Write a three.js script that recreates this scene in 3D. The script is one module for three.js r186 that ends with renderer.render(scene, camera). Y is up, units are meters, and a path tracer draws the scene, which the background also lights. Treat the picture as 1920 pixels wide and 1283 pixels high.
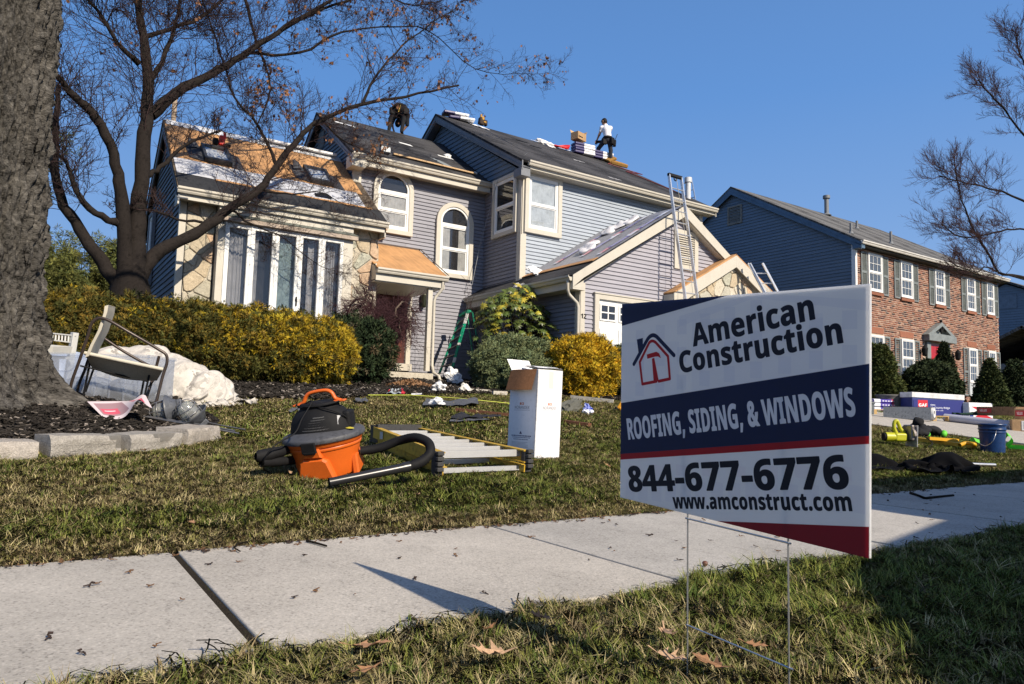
import * as THREE from 'three';
import { mergeGeometries } from 'three/addons/utils/BufferGeometryUtils.js';
import { RoundedBoxGeometry } from 'three/addons/geometries/RoundedBoxGeometry.js';
import { ImprovedNoise } from 'three/addons/math/ImprovedNoise.js';
import { MarchingCubes } from 'three/addons/objects/MarchingCubes.js';
import { FontLoader } from 'three/addons/loaders/FontLoader.js';
import { TextGeometry } from 'three/addons/geometries/TextGeometry.js';

const clamp = (x, a, b) => Math.max(a, Math.min(b, x));
// ---------- camera, sky, sun, exposure ----------
// X runs along the street, Y up, Z from the houses to the street; the camera squats at the kerb strip
const scene = new THREE.Scene();
const V = (x, y, z) => new THREE.Vector3(x, y, z);
const FOC = 1344.31, PITCH = 0.0899513, ROLL = 0.0263945, YAW = 0.5876655;
const EYE = V(0, 0.55, 0);
const FWD = V(Math.sin(YAW) * Math.cos(PITCH), Math.sin(PITCH), -Math.cos(YAW) * Math.cos(PITCH));
const RGT0 = V(Math.cos(YAW), 0, Math.sin(YAW)), UP0 = RGT0.clone().cross(FWD);
const RGT = RGT0.clone().multiplyScalar(Math.cos(ROLL)).addScaledVector(UP0, Math.sin(ROLL));
const UPV = UP0.clone().multiplyScalar(Math.cos(ROLL)).addScaledVector(RGT0, -Math.sin(ROLL));
const camera = new THREE.PerspectiveCamera(2 * Math.atan(641.5 / FOC) * 180 / Math.PI, 1920 / 1283, 0.05, 900);
camera.position.copy(EYE); camera.up.copy(UPV); camera.lookAt(EYE.clone().add(FWD));
scene.add(camera);

const EXPOSURE = 1.3, SUN_I = 5;
const SUN_DIR = V(0.17, 0.705, 1).normalize();
{ // clear early spring sky, deeper overhead, paler towards the horizon
  const W = 512, H = 256, d = new Float32Array(W * H * 4);
  const zen = [0.028, 0.085, 0.26], mid = [0.112, 0.29, 0.665], hor = [0.35, 0.54, 0.84];
  for (let j = 0; j < H; j++) {
    const el = (j + 0.5) / H * Math.PI - Math.PI / 2, e = Math.max(0, Math.sin(el));
    for (let i = 0; i < W; i++) {
      const k = (j * W + i) * 4, az = ((i + 0.5) / W - 0.5) * 2 * Math.PI, ce = Math.cos(el), sa = Math.acos(clamp(SUN_DIR.x * ce * Math.cos(az) + SUN_DIR.y * Math.sin(el) + SUN_DIR.z * ce * Math.sin(az), -1, 1)), glow = 0.75 * Math.exp(-sa / 0.30) + 0.12 * Math.exp(-sa / 0.8); // paler towards the sun
      for (let c = 0; c < 3; c++) {
        let v = e < 0.4 ? hor[c] + (mid[c] - hor[c]) * Math.pow(e / 0.4, 0.75) : mid[c] + (zen[c] - mid[c]) * Math.min(1, (e - 0.4) / 0.6);
        v += glow * [1, 0.93, 0.82][c];
        if (el < 0) v = [0.11, 0.105, 0.09][c];
        d[k + c] = v / EXPOSURE;
      }
      d[k + 3] = 1;
    }
  }
  const sky = new THREE.DataTexture(d, W, H, THREE.RGBAFormat, THREE.FloatType);
  sky.mapping = THREE.EquirectangularReflectionMapping; sky.magFilter = sky.minFilter = THREE.LinearFilter; sky.needsUpdate = true;
  scene.background = sky; scene.environment = sky;
}
const sun = new THREE.DirectionalLight(new THREE.Color().setRGB(1, 0.885, 0.72), SUN_I);
sun.position.copy(SUN_DIR).multiplyScalar(60).add(V(10, 0, -8)); sun.target.position.set(10, 0, -8);
sun.castShadow = true; sun.shadow.mapSize.set(4096, 4096); sun.shadow.radius = 1;
Object.assign(sun.shadow.camera, { left: -45, right: 45, top: 40, bottom: -40, near: 1, far: 160 });
scene.add(sun, sun.target);

const renderer = new THREE.WebGLRenderer({ antialias: true });
renderer.setSize(1024, 684);
renderer.toneMapping = THREE.LinearToneMapping; renderer.toneMappingExposure = EXPOSURE;
renderer.shadowMap.enabled = true; renderer.shadowMap.type = THREE.PCFSoftShadowMap;

// ---------- small maths ----------
let seed = 7;
const rnd = () => { seed |= 0; seed = seed + 0x6D2B79F5 | 0; let t = Math.imul(seed ^ seed >>> 15, 1 | seed); t = t + Math.imul(t ^ t >>> 7, 61 | t) ^ t; return ((t ^ t >>> 14) >>> 0) / 4294967296; };
const R = (a, b) => a + (b - a) * rnd();
const pick = a => a[Math.floor(rnd() * a.length)];
const lerp = (a, b, t) => a + (b - a) * t;
const smooth = (a, b, x) => { const t = clamp((x - a) / (b - a), 0, 1); return t * t * (3 - 2 * t); };
const PN = new ImprovedNoise();
const N3 = (x, y, z = 0) => PN.noise(x, y, z);
const fbm = (x, y, z = 0, o = 4) => { let s = 0, a = 0.5, f = 1; for (let i = 0; i < o; i++) { s += a * PN.noise(x * f, y * f, z * f + i * 7.3); a *= 0.5; f *= 2.03; } return s; };
// a direction through a point of the photograph, and where it meets a plane or the ground
const ray = (px, py) => FWD.clone().addScaledVector(RGT, (px - 960) / FOC).addScaledVector(UPV, (641.5 - py) / FOC);
const atD = (px, py, d) => EYE.clone().addScaledVector(ray(px, py), d);
const atZ = (px, py, z) => { const r = ray(px, py); return EYE.clone().addScaledVector(r, z / r.z); };
const atX = (px, py, x) => { const r = ray(px, py); return EYE.clone().addScaledVector(r, x / r.x); };
const atY = (px, py, y) => { const r = ray(px, py); return EYE.clone().addScaledVector(r, (y - EYE.y) / r.y); };
const hit = (px, py, p, n) => { const r = ray(px, py); return EYE.clone().addScaledVector(r, p.clone().sub(EYE).dot(n) / r.dot(n)); };
// lie of the land: level at the pavement, then a steady rise to the houses
const SLOPE = 0.088, WALK_N = -1.65, WALK_F = -2.86;
function groundY(x, z) {
  if (z > WALK_F) return z > 0.95 ? -0.13 : 0;
  let y = SLOPE * (WALK_F - Math.max(z, -17));
  return y;
}
const onG = (px, py, lift = 0) => { const n = V(0, 1, SLOPE).normalize(); const p = hit(px, py, V(0, lift, WALK_F), n); if (p.z > WALK_F) return atY(px, py, lift); return p; };

// ---------- names, things, parts ----------
const used = new Map();
function numbered(n) { const k = used.get(n) || 0; used.set(n, k + 1); return k ? `${n}_${String(k).padStart(3, '0')}` : n; }
function tag(o, label, category, group) { o.userData.label = label; o.userData.category = category; if (group) o.userData.group = group; return o; }
function thing(name, label, category, pos = V(0, 0, 0), turn = 0, group) {
  const o = new THREE.Group(); o.name = numbered(name); o.position.copy(pos); o.rotation.y = turn; scene.add(o); return tag(o, label, category, group);
}
const merge = gs => { gs = gs.flat(9).filter(Boolean); if (gs.length === 1) return gs[0]; const same = gs.some(g => !g.index); return mergeGeometries(same ? gs.map(g => g.index ? g.toNonIndexed() : g) : gs, false); };
function boxUV(g) { // uv in metres, projected along the main direction of each normal
  if (!g.attributes.normal) g.computeVertexNormals();
  const p = g.attributes.position, n = g.attributes.normal, uv = new Float32Array(p.count * 2);
  for (let i = 0; i < p.count; i++) {
    const a = Math.abs(n.getX(i)), b = Math.abs(n.getY(i)), c = Math.abs(n.getZ(i));
    if (b >= a && b >= c) { uv[2 * i] = p.getX(i); uv[2 * i + 1] = p.getZ(i); }
    else if (a >= c) { uv[2 * i] = p.getZ(i); uv[2 * i + 1] = p.getY(i); }
    else { uv[2 * i] = p.getX(i); uv[2 * i + 1] = p.getY(i); }
  }
  g.setAttribute('uv', new THREE.BufferAttribute(uv, 2)); return g;
}
function part(name, geos, mat, parent, opt = {}) {
  const g = merge(Array.isArray(geos) ? geos : [geos]);
  if (!opt.uv && !g.userData.uvReady) { boxUV(g); g.userData.uvReady = true; }
  const m = new THREE.Mesh(g, mat); m.name = parent ? name : numbered(name); m.castShadow = m.receiveShadow = true;
  if (opt.label) m.userData.label = opt.label;
  if (opt.kind) m.userData.kind = opt.kind;
  (parent || scene).add(m); return m;
}
const solo = (name, geos, mat, label, category, opt = {}) => { const m = part(name, geos, mat, null, opt); delete m.userData.label; return tag(m, label, category, opt.group); };
const struct = (name, geos, mat, opt = {}) => { const m = part(name, geos, mat, null, opt); m.userData.kind = 'structure'; return m; };
function rebase(o, base) { o.position.copy(base); for (const c of o.children) c.position.sub(base); return o; } // children were drawn in world axes
function copyOf(o, pos, turn, label) { const c = o.clone(); c.name = numbered(o.name.replace(/_\d{3}$/, '')); c.userData = { ...o.userData }; scene.add(c); if (pos) c.position.copy(pos); if (turn !== undefined) c.rotation.y = turn; if (label) c.userData.label = label; return c; }
function instances(name, geo, mat, list, parent, kind = 'stuff') { // list of {m: Matrix4, c: [r,g,b]}
  const im = new THREE.InstancedMesh(geo, mat, list.length), col = new THREE.Color();
  list.forEach((q, i) => { im.setMatrixAt(i, q.m); if (q.c) { col.setRGB(q.c[0], q.c[1], q.c[2]); im.setColorAt(i, col); } });
  im.name = parent ? name : numbered(name); im.userData.kind = kind; im.castShadow = im.receiveShadow = true; (parent || scene).add(im); return im;
}

// ---------- shapes ----------
const MX = new THREE.Matrix4();
const place = (g, p = [0, 0, 0], r = [0, 0, 0], s = [1, 1, 1]) => g.applyMatrix4(new THREE.Matrix4().compose(V(...p), new THREE.Quaternion().setFromEuler(new THREE.Euler(...r)), V(...s)));
const box = (w, h, d, x = 0, y = 0, z = 0, rx = 0, ry = 0, rz = 0) => place(new THREE.BoxGeometry(w, h, d), [x, y, z], [rx, ry, rz]);
const span = (x0, x1, y0, y1, z0, z1) => box(Math.abs(x1 - x0), Math.abs(y1 - y0), Math.abs(z1 - z0), (x0 + x1) / 2, (y0 + y1) / 2, (z0 + z1) / 2);
const rbox = (w, h, d, r, x = 0, y = 0, z = 0, rx = 0, ry = 0, rz = 0) => place(new RoundedBoxGeometry(w, h, d, 2, r), [x, y, z], [rx, ry, rz]);
const cyl = (r0, r1, h, seg = 16, x = 0, y = 0, z = 0, rx = 0, ry = 0, rz = 0, open = false) => place(new THREE.CylinderGeometry(r1, r0, h, seg, 1, open), [x, y, z], [rx, ry, rz]);
const lathe = (pts, seg = 32) => new THREE.LatheGeometry(pts.map(p => new THREE.Vector2(p[0], p[1])), seg);
const tube = (pts, r, seg = 24, sides = 8, closed = false) => new THREE.TubeGeometry(new THREE.CatmullRomCurve3(pts, closed, 'centripetal'), seg, r, sides, closed);
function beam(a, b, w, h, up = V(0, 1, 0)) { // square bar from a to b, w across, h along up
  const d = b.clone().sub(a), L = d.length(); d.normalize(); let s = d.clone().cross(up); if (s.lengthSq() < 1e-6) s = d.clone().cross(V(1, 0, 0)); s.normalize(); const u = s.clone().cross(d);
  return new THREE.BoxGeometry(w, h, L).applyMatrix4(new THREE.Matrix4().makeBasis(s, u, d.clone().negate()).setPosition(a.clone().add(b).multiplyScalar(0.5)));
}
const rod = (a, b, r, r1 = r, sides = 10) => { const d = b.clone().sub(a), L = d.length(); return new THREE.CylinderGeometry(r1, r, L, sides).applyMatrix4(new THREE.Matrix4().compose(a.clone().add(b).multiplyScalar(0.5), new THREE.Quaternion().setFromUnitVectors(V(0, 1, 0), d.normalize()), V(1, 1, 1))); };
function poly(points, depth, bevel = 0) { // outline in x, y extruded along z
  const s = points instanceof THREE.Shape ? points : new THREE.Shape(points.map(p => new THREE.Vector2(p[0], p[1])));
  return new THREE.ExtrudeGeometry(s, { depth: depth - 2 * bevel, bevelEnabled: bevel > 0, bevelThickness: bevel, bevelSize: bevel, bevelOffset: -bevel, bevelSegments: 1, curveSegments: 24 }).translate(0, 0, bevel);
}
function slab(pts, th) { // planar outline of 3D corners (counter-clockwise seen from outside), thickness inwards
  const n = pts[1].clone().sub(pts[0]).cross(pts[2].clone().sub(pts[0])).normalize(), low = pts.map(p => p.clone().addScaledVector(n, -th)), pos = [], k = pts.length;
  const tri = (a, b, c) => pos.push(a.x, a.y, a.z, b.x, b.y, b.z, c.x, c.y, c.z);
  for (let i = 1; i < k - 1; i++) { tri(pts[0], pts[i], pts[i + 1]); tri(low[0], low[i + 1], low[i]); }
  for (let i = 0; i < k; i++) { const j = (i + 1) % k; tri(pts[i], low[i], low[j]); tri(pts[i], low[j], pts[j]); }
  const g = new THREE.BufferGeometry(); g.setAttribute('position', new THREE.Float32BufferAttribute(pos, 3)); g.computeVertexNormals();
  g.setAttribute('uv', new THREE.Float32BufferAttribute(new Float32Array(pos.length / 3 * 2), 2)); return g;
}
function slopeUV(g, o, u, v) { // uv in metres along two directions of a roof
  const p = g.attributes.position, uv = new Float32Array(p.count * 2), q = V(0, 0, 0);
  for (let i = 0; i < p.count; i++) { q.fromBufferAttribute(p, i).sub(o); uv[2 * i] = q.dot(u); uv[2 * i + 1] = q.dot(v); }
  g.setAttribute('uv', new THREE.BufferAttribute(uv, 2)); g.userData.uvReady = true; return g;
}
function grid(nu, nv, f, closedU = false) { // surface f(u, v) -> Vector3
  const pos = [], uv = [], idx = [];
  for (let j = 0; j <= nv; j++) for (let i = 0; i <= nu; i++) { const p = f(i / nu, j / nv); pos.push(p.x, p.y, p.z); uv.push(i / nu, j / nv); }
  for (let j = 0; j < nv; j++) for (let i = 0; i < nu; i++) { const a = j * (nu + 1) + i, b = a + 1, c = a + nu + 1, d = c + 1; idx.push(a, b, d, a, d, c); }
  const g = new THREE.BufferGeometry(); g.setAttribute('position', new THREE.Float32BufferAttribute(pos, 3)); g.setAttribute('uv', new THREE.Float32BufferAttribute(uv, 2)); g.setIndex(idx); g.computeVertexNormals(); return g;
}
class Tubes { // many tapering round stems in one geometry
  constructor() { this.p = []; this.n = []; this.uv = []; this.i = []; }
  add(pts, rad, sides = 5) {
    const base = this.p.length / 3, k = pts.length; let u = null, run = 0;
    for (let a = 0; a < k; a++) {
      const d = (a < k - 1 ? pts[a + 1].clone().sub(pts[a]) : pts[a].clone().sub(pts[a - 1])).normalize();
      if (!u) { u = Math.abs(d.y) < 0.9 ? V(0, 1, 0) : V(1, 0, 0); }
      u.addScaledVector(d, -u.dot(d)).normalize(); const w = d.clone().cross(u), r = Array.isArray(rad) ? rad[a] : rad;
      if (a) run += pts[a].distanceTo(pts[a - 1]);
      for (let s = 0; s <= sides; s++) { const t = s / sides * Math.PI * 2, c = Math.cos(t), e = Math.sin(t), nx = u.x * c + w.x * e, ny = u.y * c + w.y * e, nz = u.z * c + w.z * e; this.p.push(pts[a].x + nx * r, pts[a].y + ny * r, pts[a].z + nz * r); this.n.push(nx, ny, nz); this.uv.push(s / sides * Math.max(0.2, 6.3 * r), run); }
    }
    for (let a = 0; a < k - 1; a++) for (let s = 0; s < sides; s++) { const q = base + a * (sides + 1) + s, t = q + sides + 1; this.i.push(q, q + 1, t + 1, q, t + 1, t); }
    return this;
  }
  geo() { const g = new THREE.BufferGeometry(); g.setAttribute('position', new THREE.Float32BufferAttribute(this.p, 3)); g.setAttribute('normal', new THREE.Float32BufferAttribute(this.n, 3)); g.setAttribute('uv', new THREE.Float32BufferAttribute(this.uv, 2)); g.setIndex(this.i); g.userData.uvReady = true; return g; }
}
function rough(g, amp, freq, dir) { // lumpy surface: shift vertices along their normals
  const p = g.attributes.position; if (!g.attributes.normal) g.computeVertexNormals(); const n = g.attributes.normal;
  for (let i = 0; i < p.count; i++) { const x = p.getX(i), y = p.getY(i), z = p.getZ(i), s = amp * 2 * fbm(x * freq, y * freq, z * freq, 3); p.setXYZ(i, x + n.getX(i) * s, y + n.getY(i) * s, z + n.getZ(i) * s); }
  g.computeVertexNormals(); return g;
}

// ---------- textures ----------
const texCache = new Map();
function tileNoise(size, per, oct, sd) { // tileable fractal noise, 0..1
  const out = new Float32Array(size * size); let amp = 1, tot = 0;
  for (let o = 0; o < oct; o++) {
    const n = per << o, g = new Float32Array(n * n); let s = seed; seed = sd + o * 977; for (let i = 0; i < n * n; i++) g[i] = rnd(); seed = s;
    for (let y = 0; y < size; y++) { const fy = y / size * n, y0 = Math.floor(fy), ty = fy - y0, wy = ty * ty * (3 - 2 * ty), ya = y0 % n, yb = (y0 + 1) % n;
      for (let x = 0; x < size; x++) { const fx = x / size * n, x0 = Math.floor(fx), tx = fx - x0, wx = tx * tx * (3 - 2 * tx), xa = x0 % n, xb = (x0 + 1) % n;
        out[y * size + x] += amp * lerp(lerp(g[ya * n + xa], g[ya * n + xb], wx), lerp(g[yb * n + xa], g[yb * n + xb], wx), wy); } }
    tot += amp; amp *= 0.55;
  }
  for (let i = 0; i < out.length; i++) out[i] /= tot; return out;
}
const toS = v => { v = clamp(v, 0, 1); return v <= 0.0031308 ? v * 12.92 : 1.055 * Math.pow(v, 1 / 2.4) - 0.055; };
function dataTex(size, fn, srgb = true) { // fn(x, y) -> [r, g, b] linear or a number
  const d = new Uint8Array(size * size * 4);
  for (let y = 0; y < size; y++) for (let x = 0; x < size; x++) { const v = fn(x, y), k = (y * size + x) * 4; for (let c = 0; c < 3; c++) { const q = typeof v === 'number' ? v : v[c]; d[k + c] = Math.round(255 * (srgb ? toS(q) : clamp(q, 0, 1))); } d[k + 3] = 255; }
  const t = new THREE.DataTexture(d, size, size); t.wrapS = t.wrapT = THREE.RepeatWrapping; t.magFilter = t.minFilter = THREE.LinearFilter; if (srgb) t.colorSpace = THREE.SRGBColorSpace; t.needsUpdate = true; return t;
}
const scaled = (t, metres, my = metres) => { const c = t.clone(); c.repeat.set(1 / metres, 1 / my); c.needsUpdate = true; return c; };
const nzA = tileNoise(256, 4, 6, 11), nzB = tileNoise(256, 16, 4, 23), nzC = tileNoise(256, 64, 2, 37);
const grainTex = {
  soft: dataTex(256, (x, y) => { const k = y * 256 + x; return 0.72 + 0.5 * (nzA[k] - 0.5) + 0.3 * (nzC[k] - 0.5); }),
  fine: dataTex(256, (x, y) => { const k = y * 256 + x; return 0.75 + 0.3 * (nzB[k] - 0.5) + 0.45 * (nzC[k] - 0.5); }),
  faint: dataTex(256, (x, y) => { const k = y * 256 + x; return 0.74 + 0.16 * (nzA[k] - 0.5) + 0.10 * (nzC[k] - 0.5); }),
  wear: dataTex(256, (x, y) => { const k = y * 256 + x; return 0.78 + 0.9 * Math.pow(Math.abs(nzA[k] - 0.5) * 2, 1.2) * (nzB[k] > 0.5 ? 0.4 : -1) + 0.2 * (nzC[k] - 0.5); }),
};
const bumpTex = { soft: dataTex(256, (x, y) => nzA[y * 256 + x], false), fine: dataTex(256, (x, y) => 0.5 * nzB[y * 256 + x] + 0.5 * nzC[y * 256 + x], false) };
function cached(key, f) { if (!texCache.has(key)) texCache.set(key, f()); return texCache.get(key); }
// plain coloured material with grain: c linear colour, r roughness, g grain kind, gs grain size in metres, b bump in metres
function mat(c, r = 0.8, o = {}) {
  const p = { color: new THREE.Color().setRGB(...c), roughness: r, metalness: o.m || 0, side: THREE.DoubleSide };
  const g = o.g === undefined ? 'soft' : o.g, gs = o.gs || 0.6;
  if (g) { p.map = cached(g + gs, () => scaled(grainTex[g], gs)); p.color.multiplyScalar(1 / 0.74); }
  if (o.b) { p.bumpMap = cached('b' + (o.bk || 'fine') + (o.bs || gs), () => scaled(bumpTex[o.bk || 'fine'], o.bs || gs)); p.bumpScale = o.b; }
  if (o.vc) p.vertexColors = true;
  const phys = o.trans !== undefined || o.clear || r >= 0.68; if (r >= 0.68) p.specularIntensity = r > 0.85 ? 0.2 : 0.4;
  if (o.trans !== undefined) { p.transmission = o.trans; p.thickness = 0; p.ior = 1.45; }
  if (o.clear) { p.clearcoat = o.clear; p.clearcoatRoughness = 0.15; }
  return phys ? new THREE.MeshPhysicalMaterial(p) : new THREE.MeshStandardMaterial(p);
}
function canvasTex(w, h, draw) { const c = document.createElement('canvas'); c.width = w; c.height = h; const x = c.getContext('2d'); draw(x, w, h); const t = new THREE.CanvasTexture(c); t.colorSpace = THREE.SRGBColorSpace; t.magFilter = t.minFilter = THREE.LinearFilter; return t; }
const print = (w, h, draw, r = 0.6) => new THREE.MeshStandardMaterial({ map: canvasTex(w, h, draw), roughness: r, side: THREE.DoubleSide });
function printed(w, h, x, y, z, ry = 0, rx = 0, rz = 0) { const g = place(new THREE.PlaneGeometry(w, h), [x, y, z], [rx, ry, rz]); g.userData.uvReady = true; return g; }

// ---------- the ground, pavement, beds, drive and street ----------
const TREE = V(-0.42, 0, -6.9), RING = 1.86, DRIVE_X = 12.85;
const BED = [[300, 757], [450, 748], [600, 750], [760, 741], [870, 740], [1000, 739], [1150, 752]].map(q => onG(q[0], q[1]));
const bedZ = x => { if (x < BED[0].x) return BED[0].z - (BED[0].x - x) * 0.4; for (let i = 0; i < BED.length - 1; i++) if (x <= BED[i + 1].x) return lerp(BED[i].z, BED[i + 1].z, (x - BED[i].x) / (BED[i + 1].x - BED[i].x)); return BED[BED.length - 1].z; };
const inBed = (x, z) => x > -9 && x < 11.2 && z < bedZ(x) + 0.08 * N3(x * 3, 2.2, z);
const inRing = (x, z) => Math.hypot(x - TREE.x, z - TREE.z) < RING;
const onDrive = (x, z) => x > DRIVE_X && x < 18.6 && z < WALK_F;
const onWalk = z => z < WALK_N && z > WALK_F;
const moundY = (x, z) => { const r = Math.hypot(x - TREE.x, z - TREE.z); return Math.max(groundY(x, z), 0.24 - 0.12 * (x > 0.8 ? (x - 0.8) : 0) * 0.2) + 0.055 + 0.09 * smooth(RING, 0.5, r) + 0.012 * N3(x * 9, z * 9) + 0.03 * N3(x * 2.3, z * 2.3); };
const greenAt = (x, z) => clamp(0.5 + 1.25 * fbm(x * 0.9 + 3, z * 0.9, 1.7, 4) + 0.35 * N3(x * 0.23, z * 0.31, 5) - 0.75 * Math.exp(-Math.pow((z - WALK_F + 0.1) / 0.14, 2)) - (x < 1.6 && z < -3.6 && z > -5.6 ? 0.42 : 0) - (z < -6 ? 0.04 : 0) + (z > WALK_N ? 0.10 : 0.07), 0, 1);

const soilTex = dataTex(512, (x, y) => { const k = (y >> 1) * 256 + (x >> 1), k2 = (y % 256) * 256 + x % 256, a = nzA[k], b = nzC[k2], c = nzB[k2]; const t = clamp((a - 0.42) * 5 + (b - 0.5) * 1.8, 0, 1), d = 0.55 + 0.9 * c * b; return [lerp(0.15, 0.23, t) * d, lerp(0.115, 0.185, t) * d, lerp(0.065, 0.10, t) * d]; });
const lawnMat = new THREE.MeshPhysicalMaterial({ specularIntensity: 0.15, map: scaled(soilTex, 1.3), roughness: 1, bumpMap: scaled(bumpTex.fine, 0.5), bumpScale: 0.02, vertexColors: true });
{
  const us = [], vs = []; for (let i = 0; i <= 260; i++) { const t = i / 130 - 1; us.push(8 + 18 * t + 240 * Math.pow(Math.abs(t), 6) * Math.sign(t)); }
  for (let j = 0; j <= 240; j++) { const t = j / 240; vs.push(1.0 - 20 * t - 380 * Math.pow(t, 7)); }
  const g = grid(260, 240, (u, v) => {
    const x = us[Math.round(u * 260)], z = vs[Math.round(v * 240)];
    let y = groundY(x, z) - 0.012 + 0.02 * N3(x * 1.1, z * 1.1) + 0.012 * N3(x * 4, z * 4);
    if (z > WALK_F - 0.12 && z < WALK_N + 0.1) y = -0.03;
    if (onDrive(x, z - 0.1) && x > DRIVE_X + 0.1) y -= 0.07;
    if (inRing(x, z) || inBed(x, z)) y -= 0.05;
    return V(x, y, z);
  });
  const p = g.attributes.position, col = new Float32Array(p.count * 3);
  for (let i = 0; i < p.count; i++) { const t = greenAt(p.getX(i), p.getZ(i)), far = p.getZ(i) < -18 ? 1 : 0; col[3 * i] = lerp(1.15, 0.62, t) * (1 - 0.4 * far); col[3 * i + 1] = lerp(1.05, 0.85, t) * (1 - 0.3 * far); col[3 * i + 2] = lerp(0.95, 0.45, t) * (1 - 0.4 * far); }
  g.setAttribute('color', new THREE.BufferAttribute(col, 3)); boxUV(g); g.userData.uvReady = true;
  struct('ground', g, lawnMat);
}
const concTex = dataTex(1024, (x, y) => { const k = (y % 256) * 256 + (x + (y >> 8) * 91) % 256, k2 = (y >> 2) * 256 + (x >> 2), s = nzC[k], f = nzB[((x * 5 + (y >> 1) * 77) % 256) * 256 + (y * 3 + x) % 256]; const sp = s > 0.72 ? 0.075 : s < 0.27 ? -0.13 : 0; const v = 0.40 + 0.22 * (nzA[k2] - 0.5) - (nzB[((y >> 2) * 256 + ((x >> 2) * 3) % 256)] > 0.72 ? 0.05 : 0) + 0.12 * (s - 0.5) + 0.12 * (f - 0.5) + 0.7 * sp; return [v * 1.02, v * 0.955, v * 0.86]; });
const concMat = new THREE.MeshPhysicalMaterial({ specularIntensity: 0.4, map: scaled(concTex, 1.45), roughness: 0.92, bumpMap: scaled(bumpTex.fine, 0.1), bumpScale: 0.0014 });
const concStain = mat([0.40, 0.37, 0.33], 0.92, { g: 'fine', gs: 0.9, b: 0.0015, bs: 0.12 });
const dirtMat = mat([0.035, 0.028, 0.02], 1, { g: 'fine', gs: 0.2, b: 0.01, bs: 0.12 });
{ // pavement: separate slabs, each a little out of true
  const walk = struct('pavement', grid(40, 2, (u, v) => V(-9 + 36 * u, -0.007 + 0.006 * N3(u * 400, v), lerp(WALK_F + 0.01, WALK_N - 0.01, 1 - v))), dirtMat);
  const L = 1.335, gap = 0.021, tints = [[1, 1, 1], [0.93, 0.935, 0.94], [1.04, 1.02, 0.99], [0.97, 0.955, 0.93]].map(c => { const m = concMat.clone(); m.color.setRGB(...c); return m; });
  for (let k = -6; k < 18; k++) {
    const x0 = 0.468 + k * L + gap / 2, x1 = 0.468 + (k + 1) * L - gap / 2;
    const g = rbox(x1 - x0, 0.1, WALK_N - WALK_F, 0.006, (x0 + x1) / 2, -0.05, (WALK_N + WALK_F) / 2);
    const p = g.attributes.position, t = R(-0.002, 0.003), q = R(-0.0025, 0.0025);
    for (let i = 0; i < p.count; i++) p.setY(i, p.getY(i) + t * (p.getX(i) - x0) / L + q);
    part('pavement_slab', g, tints[(k * 3 + 22) % 4], walk);
  }
}
{ // drive of concrete bays from the garage to the street
  const y = z => groundY(15, z) + 0.012, zs = [-12.9, -10.4, -7.9, -5.4, WALK_F - 0.01];
  const drive = struct('driveway', slab([V(DRIVE_X, y(-13.2) - 0.03, -13.2), V(DRIVE_X, y(-2.9) - 0.03, -2.9), V(18.6, y(-2.9) - 0.03, -2.9), V(18.6, y(-13.2) - 0.03, -13.2)], 0.1), dirtMat);
  for (let i = 0; i < 4; i++) for (const [a, b] of [[DRIVE_X, 15.72], [15.735, 18.6]]) {
    const za = zs[i] + 0.007, zb = zs[i + 1] - 0.007;
    part('concrete_bay', slab([V(a, y(za), za), V(a, y(zb), zb), V(b, y(zb), zb), V(b, y(za), za)], 0.09), concStain, drive);
  }
}
{ // kerb and street behind the photographer
  const kerb = struct('kerb', span(-40, 60, -0.25, 0.005, 0.96, 1.12), concStain); kerb.userData.kind = 'structure';
  struct('street', slab([V(-60, -0.128, 12), V(80, -0.128, 12), V(80, -0.128, 1.12), V(-60, -0.128, 1.12)], 0.1), mat([0.05, 0.05, 0.052], 0.95, { g: 'fine', gs: 0.5, b: 0.004 }));
  struct('far_lawn', slab([V(-60, 0, 40), V(80, 0, 40), V(80, 0, 12.2), V(-60, 0, 12.2)], 0.2), mat([0.10, 0.10, 0.05], 1, { gs: 2 }));
}
// ---------- bark mulch ----------
const mulchTex = dataTex(256, (x, y) => { const k = y * 256 + x; const v = 0.016 + 0.05 * Math.pow(nzC[k], 2.2) * (0.4 + nzB[k]); return [v * 1.08, v * 0.95, v * 0.86]; });
const mulchMat = new THREE.MeshPhysicalMaterial({ specularIntensity: 0.15, map: scaled(mulchTex, 0.7), roughness: 1, bumpMap: scaled(bumpTex.fine, 0.3), bumpScale: 0.03 });
const chipGeo = merge([box(0.045, 0.006, 0.012, 0, 0, 0, 0.2, 0, 0.1), box(0.03, 0.008, 0.014, 0.02, 0.008, 0.015, -0.4, 0.9, 0.3), box(0.05, 0.005, 0.01, -0.015, 0.004, -0.016, 0.3, 2.1, -0.3)]);
const chipMat = mat([0.9, 0.9, 0.9], 0.95, { g: null });
const chip = (x, y, z, s, c) => ({ m: new THREE.Matrix4().compose(V(x, y, z), new THREE.Quaternion().setFromEuler(new THREE.Euler(R(-0.5, 0.5), R(0, 6.3), R(-0.5, 0.5))), V(s, s, s)), c });
const chipCol = () => { const t = rnd(), v = t < 0.9 ? R(0.012, 0.045) : R(0.1, 0.28); return [v * 1.1, v * 0.95, v * 0.82]; };
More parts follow.
